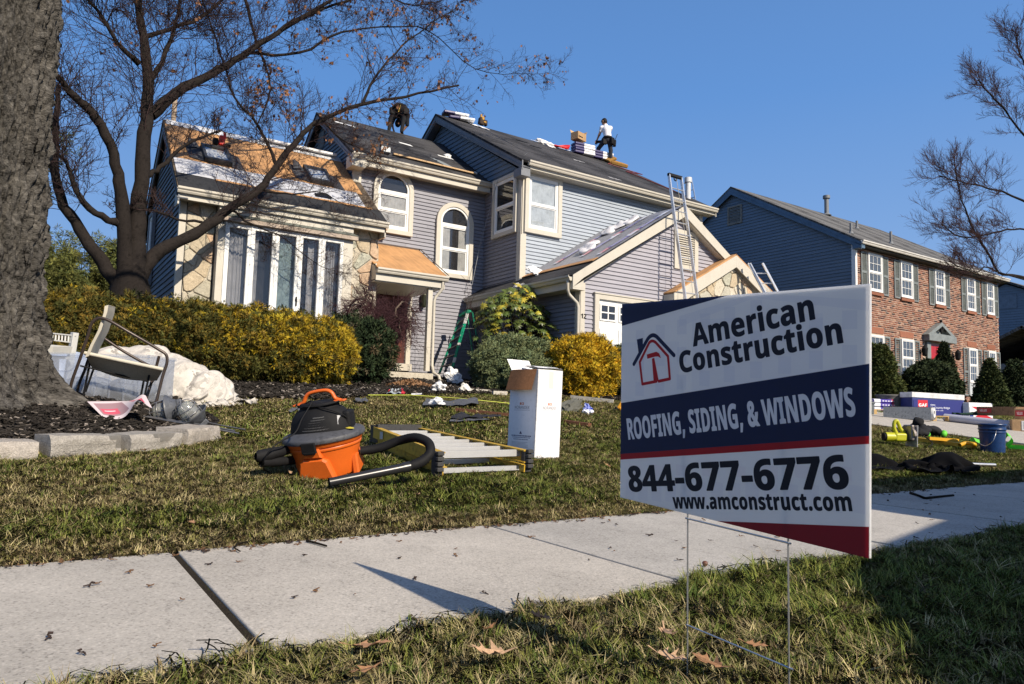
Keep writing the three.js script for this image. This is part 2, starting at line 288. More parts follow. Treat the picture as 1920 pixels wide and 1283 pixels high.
{
  struct('mulch_bed', grid(90, 40, (u, v) => { const x = -9 + 20.2 * u, z = lerp(bedZ(x) + 0.1 * N3(x * 2.5, 1), -17.5, Math.pow(v, 1.3)); return V(x, groundY(x, z) + 0.02 * Math.min(1, v * 30) + 0.035 * fbm(x * 2, z * 2, 3) * Math.min(1, v * 20), z); }), mulchMat);
  const list = []; for (let i = 0; i < 14000; i++) { const x = R(-1, 11), z = bedZ(x) - 5 * Math.pow(rnd(), 1.6); list.push(chip(x, groundY(x, z) + R(0.015, 0.045), z, R(0.9, 1.8), chipCol())); }
  const c = instances('mulch_chips', chipGeo, chipMat, list); tag(c, 'dark bark chips spread over the bed below the hedge', 'mulch');
  struct('tree_bed', grid(64, 26, (u, v) => { const a = u * Math.PI * 2, r = (RING - 0.06) * v + 0.02, x = TREE.x + r * Math.cos(a), z = TREE.z + r * Math.sin(a); return V(x, moundY(x, z) - 0.02, z); }), mulchMat);
  const l2 = []; for (let i = 0; i < 16000; i++) { const a = R(0, 6.283), r = (RING - 0.1) * Math.sqrt(rnd()), x = TREE.x + r * Math.cos(a), z = TREE.z + r * Math.sin(a); l2.push(chip(x, moundY(x, z) + R(-0.02, 0.005), z, R(0.5, 1.15), chipCol())); }
  const c2 = instances('mulch_chips', chipGeo, chipMat, l2); tag(c2, 'dark bark chips heaped inside the stone ring around the big trunk', 'mulch');
}
{ // ring of split concrete blocks
  const ring = thing('stone_edging', 'ring of grey split concrete blocks edging the bed around the large trunk', 'edging', V(TREE.x, groundY(0, -5), TREE.z));
  const bm = mat([0.36, 0.335, 0.30], 0.95, { g: 'fine', gs: 0.35, b: 0.012, bs: 0.14 }), bm2 = mat([0.42, 0.38, 0.335], 0.95, { g: 'fine', gs: 0.3, b: 0.01, bs: 0.12 });
  const n = 27;
  for (let i = 0; i < n; i++) {
    if ((i + 0.18) / n * 6.283 < 0.66 || i > 14) continue;
    const a = (i + 0.18) / n * Math.PI * 2, w = 2 * Math.PI * (RING + 0.08) / n * R(0.9, 0.97), h = 0.135;
    const g = new THREE.BoxGeometry(w, h, 0.27, 10, 5, 6), p = g.attributes.position;
    for (let k = 0; k < p.count; k++) { let x = p.getX(k), y = p.getY(k), z = p.getZ(k); const f = 0.5 + z / 0.27; x *= lerp(0.86, 1, f); const e = Math.abs(x) / w > 0.46 || Math.abs(y) / h > 0.46 ? 0.55 : 1, front = z > 0.12 ? 1 : 0; z += front * (0.022 * e + 0.045 * fbm(x * 8 + i * 3, y * 9, i, 3) - 0.02 + (y > h * 0.45 ? -0.012 : 0)); y += 0.006 * N3(x * 12 + i, z * 12, 2); p.setXYZ(k, x, y, z); }
    g.computeVertexNormals();
    const x = Math.cos(a) * (RING + 0.02), z = Math.sin(a) * (RING + 0.02), gy = Math.max(groundY(0, TREE.z + z), 0.19);
    place(g, [x, gy + 0.037 + R(-0.012, 0.012) - ring.position.y, z], [R(-0.04, 0.04), Math.PI / 2 - a + R(-0.05, 0.05), R(-0.02, 0.02)]);
    part('edging_block', g, i % 3 ? bm : bm2, ring);
  }
}
// ---------- grass ----------
function tuft(n, h, w, segs, spread, lean) {
  const pos = [], idx = [], nor = [];
  for (let b = 0; b < n; b++) {
    const a = R(0, 6.283), r = spread * Math.sqrt(rnd()), bx = r * Math.cos(a), bz = r * Math.sin(a), d = R(0, 6.283), l = R(0.2, 1) * lean, hh = h * R(0.45, 1.1), ww = w * R(0.7, 1.2), base = pos.length / 3;
    const dx = Math.cos(d), dz = Math.sin(d), sx = -dz, sz = dx;
    for (let s = 0; s <= segs; s++) { const t = s / segs, o = l * hh * t * t, y = hh * t * (1 - 0.25 * l * t), q = ww * (1 - t * 0.92) / 2; for (const e of [-1, 1]) { pos.push(bx + dx * o + sx * q * e, y, bz + dz * o + sz * q * e); nor.push(-dx * 0.5, 0.8, -dz * 0.5); } }
    for (let s = 0; s < segs; s++) { const q = base + 2 * s; idx.push(q, q + 1, q + 3, q, q + 3, q + 2); }
  }
  const g = new THREE.BufferGeometry(); g.setAttribute('position', new THREE.Float32BufferAttribute(pos, 3)); g.setAttribute('normal', new THREE.Float32BufferAttribute(nor, 3)); g.setAttribute('uv', new THREE.Float32BufferAttribute(new Float32Array(pos.length / 3 * 2), 2)); g.setIndex(idx); return g;
}
const bladeMat = new THREE.MeshPhysicalMaterial({ specularIntensity: 0.25, color: 0xffffff, roughness: 0.75, side: THREE.DoubleSide });
const inView = (x, z, m = 0.12) => { const d = V(x, groundY(x, z), z).sub(EYE), f = d.dot(FWD); if (f < 0.25) return d.length() < 1.2; const sx = d.dot(RGT) / f, sy = d.dot(UPV) / f; return Math.abs(sx) < 0.714 + m && sy > -0.477 - m * 1.3; };
const grassColor = t => { const r = rnd(); if (r < t) { const k = R(0.6, 1.35), y = R(0, 1); return [lerp(0.085, 0.185, y) * k, lerp(0.13, 0.19, y) * k, lerp(0.027, 0.042, y) * k]; } const k = R(0.45, 1.15), q = rnd(); return q < 0.5 ? [0.47 * k, 0.39 * k, 0.20 * k] : q < 0.78 ? [0.24 * k, 0.225 * k, 0.07 * k] : [0.26 * k, 0.195 * k, 0.105 * k]; };
function sow(count, x0, x1, z0, z1, geos, size, ok, bias = 0) {
  const lists = geos.map(() => []);
  for (let i = 0; i < count; i++) {
    const x = R(x0, x1), z = R(z0, z1); if (!ok(x, z) || !inView(x, z)) continue;
    const t = greenAt(x, z); if (rnd() > 0.5 + 0.5 * t + bias) continue;
    const s = size * R(0.65, 1.25) * (0.75 + 0.45 * t) * (0.85 + 0.7 * Math.max(-0.35, N3(x * 7, z * 7, 3))), k = Math.floor(rnd() * geos.length);
    lists[k].push({ m: new THREE.Matrix4().compose(V(x, groundY(x, z) - 0.01, z), new THREE.Quaternion().setFromEuler(new THREE.Euler(R(-0.25, 0.25), R(0, 6.283), R(-0.25, 0.25))), V(s, s * R(0.7, 1.15), s)), c: grassColor(clamp(t * 1.15 - 0.02, 0.06, 0.9)) });
  }
  return lists;
}
const z0OK = (x, z) => z > WALK_N + 0.03 * N3(x * 5, 1) - 0.01;
const lawnOK = (x, z) => z < WALK_F + 0.015 + 0.03 * N3(x * 6, 3) && !inRing(x, z) && !inBed(x, z) && !onDrive(x, z) && x < 30;
{
  const near = [tuft(11, 0.053, 0.0046, 3, 0.02, 1.1), tuft(10, 0.047, 0.004, 3, 0.024, 1.7), tuft(12, 0.042, 0.0044, 2, 0.026, 1.0), tuft(7, 0.062, 0.0034, 4, 0.02, 2.0)];
  const mid = [tuft(10, 0.038, 0.0052, 2, 0.038, 1.2), tuft(9, 0.033, 0.0056, 2, 0.042, 1.8)];
  const far = [tuft(10, 0.042, 0.010, 1, 0.085, 1.3), tuft(9, 0.036, 0.011, 1, 0.09, 1.9)];
  const g = new THREE.Group(); g.name = 'grass'; g.userData = { kind: 'stuff', label: 'patchy winter lawn of green and straw coloured blades either side of the pavement', category: 'grass' }; scene.add(g);
  const add = (geos, lists) => geos.forEach((q, i) => instances('grass_blades', q, bladeMat, lists[i], g));
  const flat = (n, L, w, sp) => { const g = tuft(n, 0.012, w, 2, sp, 0.4), q = g.attributes.position; const out = []; for (let b = 0; b < n; b++) { const a = R(0, 6.3), c = Math.cos(a), e = Math.sin(a), l = L * R(0.5, 1.2), h0 = R(0.002, 0.012), h1 = R(0.004, 0.022), ox = R(-sp, sp), oz = R(-sp, sp), bend = R(-0.3, 0.3); for (let k = 0; k <= 2; k++) { const t = k / 2 - 0.5, y = k === 1 ? h1 : h0, bx = ox + c * t * l - e * bend * l * (0.25 - t * t), bz = oz + e * t * l + c * bend * l * (0.25 - t * t), ww = w * (k === 2 ? 0.25 : 0.5); out.push(bx - e * ww, y, bz + c * ww, bx + e * ww, y, bz - c * ww); } } q.array.set(out); return g; };
  const straw = [flat(10, 0.085, 0.0035, 0.05), flat(9, 0.07, 0.003, 0.045)], strawFar = [flat(12, 0.1, 0.008, 0.12)];
  const dry = lists => { lists.forEach(l => l.forEach(q => { const k = R(0.45, 1.15); q.c = rnd() < 0.8 ? [0.48 * k, 0.39 * k, 0.21 * k] : [0.2 * k, 0.15 * k, 0.09 * k]; })); return lists; };
  add(straw, dry(sow(26000, -1.6, 6.5, WALK_N - 0.03, 0.3, straw, 1, z0OK, 0.6)));
  add(straw, dry(sow(60000, -2.5, 12, -5.6, WALK_F + 0.03, straw, 1.05, lawnOK, 0.6)));
  add(strawFar, dry(sow(40000, -4, 18, -13, -5.6, strawFar, 1, lawnOK, 0.6)));
  add(near, sow(64000, -1.6, 6.5, WALK_N - 0.05, 0.3, near, 0.92, z0OK, 0.3));
  add(mid, sow(150000, -2.5, 12, -5.6, WALK_F + 0.04, mid, 1, lawnOK, 0.28));
  add(far, sow(120000, -4, 18, -13, -5.6, far, 1, lawnOK, 0.3));
  add(far, sow(30000, 18, 40, -14, -3, far, 1.3, (x, z) => z < WALK_F, 0.2));
  // moss and tufts in the pavement joints
  const tiny = [tuft(8, 0.022, 0.003, 2, 0.012, 1.2)], l = [[]];
  for (let k = 0; k < 6; k++) for (let i = 0; i < 150; i++) { const x = 0.468 + k * 1.335 + R(-0.008, 0.008), z = R(WALK_F, WALK_N); l[0].push({ m: new THREE.Matrix4().compose(V(x, -0.02, z), new THREE.Quaternion().setFromEuler(new THREE.Euler(0, R(0, 6.3), 0)), V(1, R(0.5, 1), 1)), c: rnd() < 0.35 ? [0.06, 0.08, 0.02] : [0.06, 0.045, 0.03] }); }
  add(tiny, l);
}

// ---------- materials shared by the houses ----------
const M = {
  cream: mat([0.50, 0.465, 0.395], 0.5, { g: 'faint', gs: 1.1 }), creamOld: mat([0.48, 0.445, 0.375], 0.55, { g: 'faint', gs: 0.8 }), white: mat([0.74, 0.74, 0.72], 0.42, { g: 'faint', gs: 1 }),
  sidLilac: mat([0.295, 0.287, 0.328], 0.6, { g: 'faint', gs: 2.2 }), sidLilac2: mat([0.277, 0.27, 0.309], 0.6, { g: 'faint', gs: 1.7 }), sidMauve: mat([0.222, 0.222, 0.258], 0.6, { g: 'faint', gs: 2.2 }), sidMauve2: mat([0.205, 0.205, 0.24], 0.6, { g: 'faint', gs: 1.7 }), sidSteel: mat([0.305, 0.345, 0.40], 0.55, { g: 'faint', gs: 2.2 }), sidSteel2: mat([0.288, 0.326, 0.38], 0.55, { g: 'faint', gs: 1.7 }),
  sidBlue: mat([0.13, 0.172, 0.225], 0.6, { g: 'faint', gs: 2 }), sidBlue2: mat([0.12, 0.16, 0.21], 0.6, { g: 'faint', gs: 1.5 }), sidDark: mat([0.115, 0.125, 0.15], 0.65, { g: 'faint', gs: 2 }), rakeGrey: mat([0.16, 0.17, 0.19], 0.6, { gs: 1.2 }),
  back: mat([0.05, 0.05, 0.055], 0.9, { g: null }), dark: mat([0.012, 0.012, 0.014], 0.8, { g: null }), black: mat([0.008, 0.008, 0.009], 0.7, { gs: 0.4 }), steel: mat([0.6, 0.6, 0.6], 0.38, { m: 0.85, g: 'fine', gs: 0.3 }), alu: mat([0.72, 0.72, 0.72], 0.33, { m: 0.8, gs: 0.3 }), gutterWhite: mat([0.55, 0.53, 0.49], 0.45, { gs: 1.2 }),
  glass: new THREE.MeshPhysicalMaterial({ color: 0xffffff, transmission: 1, thickness: 0, roughness: 0.02, ior: 1.52, specularIntensity: 1, side: THREE.DoubleSide }),
  curtain: mat([0.30, 0.30, 0.29], 0.95, { gs: 0.5 }), netDark: mat([0.075, 0.08, 0.078], 0.95, { gs: 0.5 }), blind: mat([0.42, 0.46, 0.49], 0.8, { gs: 0.5 }), card: mat([0.40, 0.255, 0.135], 0.85, { gs: 0.5 }), cardWhite: mat([0.72, 0.72, 0.73], 0.75, { gs: 0.7 }),
};
const plyTex = dataTex(512, (x, y) => { const a = nzA[(((y * 0.06) | 0) % 256) * 256 + (x * 0.9 | 0) % 256], b = nzB[(((y * 0.1) | 0) % 256) * 256 + ((x * 2) % 256)], c = nzA[(y >> 1) * 256 + (x >> 1)], kn = nzC[((y >> 1) % 256) * 256 + ((x * 1.1) | 0) % 256] > 0.93 ? 0.6 : 1; const t = 0.72 + 0.45 * (a - 0.5) + 0.3 * (b - 0.5) + 0.5 * (c - 0.5); return [0.58 * t * kn, 0.31 * t * kn, 0.13 * t * kn]; });
const plyMat = new THREE.MeshStandardMaterial({ map: scaled(plyTex, 1.2), roughness: 0.8, side: THREE.DoubleSide });
const shingleTex = (tone, vary, blue) => dataTex(512, (x, y) => {
  const rows = 16, r = Math.floor(y / 512 * rows), fy = y / 512 * rows - r, cols = 14, off = ((r * 7919) % 97) / 97 * 512, cx = Math.floor(((x + off) % 512) / 512 * cols), h = Math.abs(Math.sin((cx * 12.9898 + r * 78.233) * 43.5453)) % 1, k = (y % 256) * 256 + x % 256;
  const v = tone * (1 + vary * (h - 0.5) + 0.7 * (nzC[k] - 0.5) + 0.35 * (nzA[(y >> 1) * 256 + (x >> 1)] - 0.5)) * (fy < 0.16 ? 0.4 : 1) * (0.9 + 0.25 * ((r * 37) % 5) / 5); return [v, v * 0.985, v * blue];
});
const shTexA = shingleTex(0.046, 1.0, 1.05), shTexB = shingleTex(0.11, 0.9, 0.97);
const shingleMat = new THREE.MeshPhysicalMaterial({ specularIntensity: 0.3, map: scaled(shTexA, 2.2), roughness: 0.92, bumpMap: scaled(bumpTex.fine, 0.25), bumpScale: 0.004, side: THREE.DoubleSide });
const shingleOld = new THREE.MeshPhysicalMaterial({ specularIntensity: 0.3, map: scaled(shTexB, 2.2), roughness: 0.95, bumpMap: scaled(bumpTex.fine, 0.25), bumpScale: 0.005, side: THREE.DoubleSide });
const frontM = z => new THREE.Matrix4().makeTranslation(0, 0, z);
const leftM = x => new THREE.Matrix4().makeRotationY(-Math.PI / 2).setPosition(x, 0, 0); // local x = world z, out = -x
const rightM = x => new THREE.Matrix4().makeRotationY(Math.PI / 2).setPosition(x, 0, 0);  // local x = -world z

function rowSpan(pg, y) { let a = Infinity, b = -Infinity; for (let i = 0; i < pg.length; i++) { const p = pg[i], q = pg[(i + 1) % pg.length]; if ((p[1] <= y && q[1] >= y) || (q[1] <= y && p[1] >= y)) { if (Math.abs(p[1] - q[1]) < 1e-9) { a = Math.min(a, p[0], q[0]); b = Math.max(b, p[0], q[0]); } else { const x = p[0] + (q[0] - p[0]) * (y - p[1]) / (q[1] - p[1]); a = Math.min(a, x); b = Math.max(b, x); } } } return [a, b]; }
function boardGeo(a0, b0, a1, b1, y0, y1) {
  const c = 0.028, t = 0.001, k = -0.012, P = [[a0, y0, c], [b0, y0, c], [b1, y1, t], [a1, y1, t], [a0, y0, k], [b0, y0, k], [b1, y1, k], [a1, y1, k]], F = [[0, 1, 2, 3], [4, 5, 1, 0], [3, 2, 6, 7], [4, 0, 3, 7], [1, 5, 6, 2]], pos = [];
  for (const [p, q, r, s] of F) for (const i of [p, q, r, p, r, s]) pos.push(...P[i]);
  const g = new THREE.BufferGeometry(); g.setAttribute('position', new THREE.Float32BufferAttribute(pos, 3)); g.computeVertexNormals(); return g;
}
function siding(parent, name, pg, mx, mats, expo = 0.1016, label) { // clapboards, each a piece of its own, on a dark backing
  const bk = poly(pg, 0.14).translate(0, 0, -0.152).applyMatrix4(mx), w = part(name, bk, M.back, parent, { label });
  const ys = pg.map(p => p[1]), y0 = Math.min(...ys), y1 = Math.max(...ys);
  for (let y = y0, i = 0; y < y1 - 0.004; y += expo, i++) {
    const t = Math.min(y + expo, y1), [a0, b0] = rowSpan(pg, y + 1e-4), [a1, b1] = rowSpan(pg, t - 1e-4); if (b0 - a0 < 0.02) continue;
    const cut = b0 - a0 > 3.2 && b1 - a1 > 3 ? lerp(Math.max(a0, a1), Math.min(b0, b1), 0.25 + 0.5 * ((i * 0.618 + y) % 1)) : 0, mt = k => mats[(i * 7 + (i >> 2) + k) % mats.length], dy = (k) => 0.0025 * Math.sin(i * 2.4 + k);
    if (cut) { part('siding_board', boardGeo(a0, cut - 0.0015, a1, cut - 0.0015, y + dy(1), t).applyMatrix4(mx), mt(0), w); part('siding_board', boardGeo(cut + 0.0015, b0, cut + 0.0015, b1, y + dy(4), t).applyMatrix4(mx), mt(1), w); } else part('siding_board', boardGeo(a0, b0, a1, b1, y, t).applyMatrix4(mx), mt(0), w);
  }
  return w;
}
const ring2 = (outer, inner) => { const s = new THREE.Shape(outer.map(p => new THREE.Vector2(...p))); s.holes.push(new THREE.Path(inner.map(p => new THREE.Vector2(...p)).reverse())); return s; };
function archPts(x0, x1, y0, y1, arch) { // rectangle, its head a round arch when wanted
  if (!arch) return [[x0, y0], [x1, y0], [x1, y1], [x0, y1]];
  const r = (x1 - x0) / 2, cx = (x0 + x1) / 2, cy = y1 - r, o = [[x0, y0], [x1, y0]]; for (let i = 0; i <= 20; i++) { const a = Math.PI * i / 20; o.push([cx + r * Math.cos(a), cy + r * Math.sin(a)]); } return o;
}
function drape(x0, x1, y0, y1, z, amp, folds) { return grid(Math.round(folds * 8), 4, (u, v) => V(lerp(x0, x1, u), lerp(y0, y1, v), z + amp * Math.sin(u * folds * 6.283 + Math.sin(u * 9) + v * 0.4))); }
// a sash window: trim, white frame, sashes with glass, something behind the glass
function windowUnit(parent, mx, o) {
  const { x0, x1, y0, y1, tw = 0.11, arch, rail, grid: gr, inside = 'curtain', trim = M.cream, deep = 0.05 } = o, ap = g => g.translate(0, 0, tw > 0 ? 0.02 : 0).applyMatrix4(mx);
  const ix0 = x0 + tw, ix1 = x1 - tw, iy0 = y0 + (o.sill || tw), iy1 = y1 - (o.head === undefined ? tw : o.head), fw = o.fw || 0.055;
  const w = part('window', [tw > 0 ? ap(poly(ring2(archPts(x0, x1, y0, y1, arch), archPts(ix0, ix1, iy0, iy1, arch)), deep + 0.03, 0.005).translate(0, 0, 0.012)) : ap(span(x0, x1, y0, y0 + 0.02, 0.012, 0.03))], trim, parent);
  part('window_frame', ap(poly(ring2(archPts(ix0, ix1, iy0, iy1, arch), archPts(ix0 + fw, ix1 - fw, iy0 + fw * 1.3, iy1 - fw, arch)), deep, 0.004).translate(0, 0, 0.016)), M.white, w);
  const gx0 = ix0 + fw, gx1 = ix1 - fw, gy0 = iy0 + fw * 1.3, gy1 = iy1 - fw, bars = [], pane = (a, b, c, d, z, ar) => part('pane', ap(poly(archPts(a, b, c, d, ar), 0.004).translate(0, 0, z)), M.glass, w);
  let top = gy1;
  if (arch) { const t = gy1 - (gx1 - gx0) / 2 - 0.03; bars.push(span(gx0, gx1, t - 0.10, t, 0.018, deep + 0.014)); pane(gx0, gx1, t, gy1, 0.03, true); top = t - 0.10; }
  const mid = rail !== undefined ? rail : (gy0 + top) / 2;
  if (o.single) pane(gx0, gx1, gy0, top, 0.03); else {
    bars.push(span(gx0, gx1, mid - 0.022, mid + 0.022, 0.02, 0.058));
    for (const [a, b, z] of [[gy0, mid - 0.022, 0.026], [mid + 0.022, top, 0.04]]) { // sash edges
      bars.push(span(gx0, gx0 + 0.035, a, b, z - 0.008, z + 0.012), span(gx1 - 0.035, gx1, a, b, z - 0.008, z + 0.012), span(gx0 + 0.035, gx1 - 0.035, a, a + 0.035, z - 0.008, z + 0.012), span(gx0 + 0.035, gx1 - 0.035, b - 0.03, b, z - 0.008, z + 0.012));
      pane(gx0 + 0.03, gx1 - 0.03, a + 0.03, b - 0.025, z);
      if (gr) { const [nx, ny] = gr; for (let i = 1; i < nx; i++) { const x = lerp(gx0, gx1, i / nx); bars.push(span(x - 0.008, x + 0.008, a + 0.03, b - 0.03, z + 0.005, z + 0.011)); } for (let j = 1; j < ny; j++) { const y = lerp(a, b, j / ny); bars.push(span(gx0 + 0.03, gx1 - 0.03, y - 0.008, y + 0.008, z + 0.005, z + 0.0105)); } }
    }
  }
  if (bars.length) part('sash', bars.map(ap), M.white, w);
  part('room_dark', ap(poly(archPts(gx0, gx1, gy0, gy1, arch), 0.004).translate(0, 0, 0.0125)), M.dark, w);
  if (inside === 'curtain') { const h = o.gapx ? o.gapx : 0.34, s = gx1 - gx0; part('curtain', [drape(gx0, gx0 + s * h, gy0, top, 0.021, 0.0025, 4), drape(gx1 - s * h, gx1, gy0, top, 0.021, 0.0025, 4)].map(ap), M.curtain, w); }
  if (inside === 'blind') { const b = []; for (let y = gy0 + 0.02; y < top; y += 0.03) b.push(place(new THREE.BoxGeometry(gx1 - gx0, 0.026, 0.003), [(gx0 + gx1) / 2, y, 0.0195], [0.12, 0, 0])); part('blind', b.map(ap), M.blind, w); }
  if (inside === 'sheer') part('curtain', ap(drape(gx0, gx1, gy0, top, 0.021, 0.0025, 9)), o.net || M.curtain, w);
  return w;
}
const GPROF = [[0, 0.02], [0, -0.11], [0.07, -0.11], [0.088, -0.075], [0.088, -0.06], [0.118, -0.03], [0.118, 0.012], [0.106, 0.012], [0.1, -0.02], [0.02, -0.03]];
function gutterGeo(a, b, out) { // eaves gutter from a to b, out = horizontal direction it faces
  const d = b.clone().sub(a), L = d.length(), x = d.clone().normalize(); const up = V(0, 1, 0), o = out.clone(); const g = poly(GPROF, L); // profile x = out, y = up, z = along
  const right = o.clone().cross(up).dot(x) > 0; const m = right ? new THREE.Matrix4().makeBasis(o, up, o.clone().cross(up)).setPosition(a) : new THREE.Matrix4().makeBasis(o, up, o.clone().cross(up)).setPosition(b);
  return g.applyMatrix4(m);
}
function roofGeo(eL, eR, rR, rL, th = 0.06, lift = 0) { const n = eR.clone().sub(eL).cross(rL.clone().sub(eL)).normalize(); const pts = [eL, eR, rR, rL].map(p => p.clone().addScaledVector(n, lift)); const u = eR.clone().sub(eL).normalize(); return slopeUV(slab(pts, th), eL, u, n.clone().cross(u)); }
function clipHalf(pg, px, py, nx, ny) { const o = [], f = p => (p[0] - px) * nx + (p[1] - py) * ny; for (let i = 0; i < pg.length; i++) { const a = pg[i], b = pg[(i + 1) % pg.length], fa = f(a), fb = f(b); if (fa <= 0) o.push(a); if (fa * fb < 0) { const t = fa / (fa - fb); o.push([a[0] + (b[0] - a[0]) * t, a[1] + (b[1] - a[1]) * t]); } } return o; }
const STONES = [[0.47, 0.42, 0.33], [0.42, 0.36, 0.265], [0.49, 0.445, 0.36], [0.41, 0.39, 0.325], [0.44, 0.365, 0.26], [0.39, 0.36, 0.285], [0.50, 0.455, 0.375], [0.385, 0.38, 0.31], [0.45, 0.325, 0.225]].map((c, i) => mat(c, 0.95, { g: 'fine', gs: 0.45 + 0.07 * i, b: 0.012, bs: 0.3, bk: 'soft' }));
const mortar = mat([0.46, 0.415, 0.335], 0.97, { g: 'fine', gs: 0.3, b: 0.006, bs: 0.1 });
function stoneWall(parent, pg, mx, size, squash = 1, sd = 1) { // rubble: each stone a piece of its own in pale mortar
  const w = part('stone_wall', poly(pg, 0.2).translate(0, 0, -0.195).applyMatrix4(mx), mortar, parent), s0 = seed; seed = 1000 + sd;
  const xs = pg.map(p => p[0]), ys = pg.map(p => p[1]), x0 = Math.min(...xs), x1 = Math.max(...xs), y0 = Math.min(...ys), y1 = Math.max(...ys), sx = size * squash, sy = size / squash, S = [];
  let row = 0; for (let y = y0 - sy / 2; y < y1 + sy; y += sy * 0.86, row++) for (let x = x0 - sx + (row % 2) * sx / 2; x < x1 + sx; x += sx) S.push([x + R(-0.42, 0.42) * sx, y + R(-0.4, 0.4) * sy, rnd()]);
  S.forEach((c, i) => {
    let q = pg.map(p => p.slice());
    for (let j = 0; j < S.length && q.length > 2; j++) if (j !== i) { const d = S[j], dx = d[0] - c[0], dy = d[1] - c[1], L = Math.hypot(dx, dy); if (L > 3 * Math.max(sx, sy)) continue; const sh = 0.006 + 0.012 * c[2]*c[2]; q = clipHalf(q, (c[0] + d[0]) / 2 - dx / L * sh, (c[1] + d[1]) / 2 - dy / L * sh, dx / L, dy / L); }
    if (q.length < 3) return; let ar = 0; for (let k = 0; k < q.length; k++) { const a = q[k], b = q[(k + 1) % q.length]; ar += a[0] * b[1] - a[1] * b[0]; } ar /= 2; if (Math.abs(ar) < 0.004) return; if (ar < 0) q.reverse();
    const cx = q.reduce((s, p) => s + p[0], 0) / q.length, cy = q.reduce((s, p) => s + p[1], 0) / q.length, r = [];
    q.forEach((p, k) => { const n = q[(k + 1) % q.length]; r.push([lerp(p[0], n[0], 0.12), lerp(p[1], n[1], 0.12)], [lerp(p[0], n[0], 0.5) + (cx - lerp(p[0], n[0], 0.5)) * R(-0.02, 0.07), lerp(p[1], n[1], 0.5) + (cy - lerp(p[1], n[1], 0.5)) * R(-0.02, 0.07)], [lerp(p[0], n[0], 0.88), lerp(p[1], n[1], 0.88)]); });
    const g = poly(r, R(0.028, 0.062), 0.012); place(g, [-cx, -cy, 0]); place(g, [cx, cy, -0.012], [R(-0.05, 0.05), R(-0.05, 0.05), 0]);
    part('stone', g.applyMatrix4(mx), STONES[Math.floor(rnd() * STONES.length)], w);
  });
  seed = s0; return w;
}

// ---------- the house being re-roofed ----------
const zA = -15.9, zB = -17.445, zC = -15.55, zG = -12.8, xB = 6.62, xC = 10.558, xG = 10.38;
const RC = { eY: 7.04, eZ: -15.17, rY: 9.97, rZ: -20.25, xL: 10.26, xR: 17.87 };
const nC = V(0, RC.eZ - RC.rZ, RC.rY - RC.eY).normalize();
const RA = { eY: 4.80, eZ: -15.52, rY: 7.2, rZ: -18.6, xL: 2.15, xR: 6.71 };
const RB = { eY: 6.90, eZ: -17.07, rY: 9.0, rZ: -20.2, xL: 6.35, xR: 10.55 };
const onRoof = (r, x, t, lift = 0) => { const n = V(0, r.eZ - r.rZ, r.rY - r.eY).normalize(); return V(x, lerp(r.eY, r.rY, t), lerp(r.eZ, r.rZ, t)).addScaledVector(n, lift); };
const house = thing('suburban_house', 'grey sided two storey house with stone front, its roof half stripped', 'house');
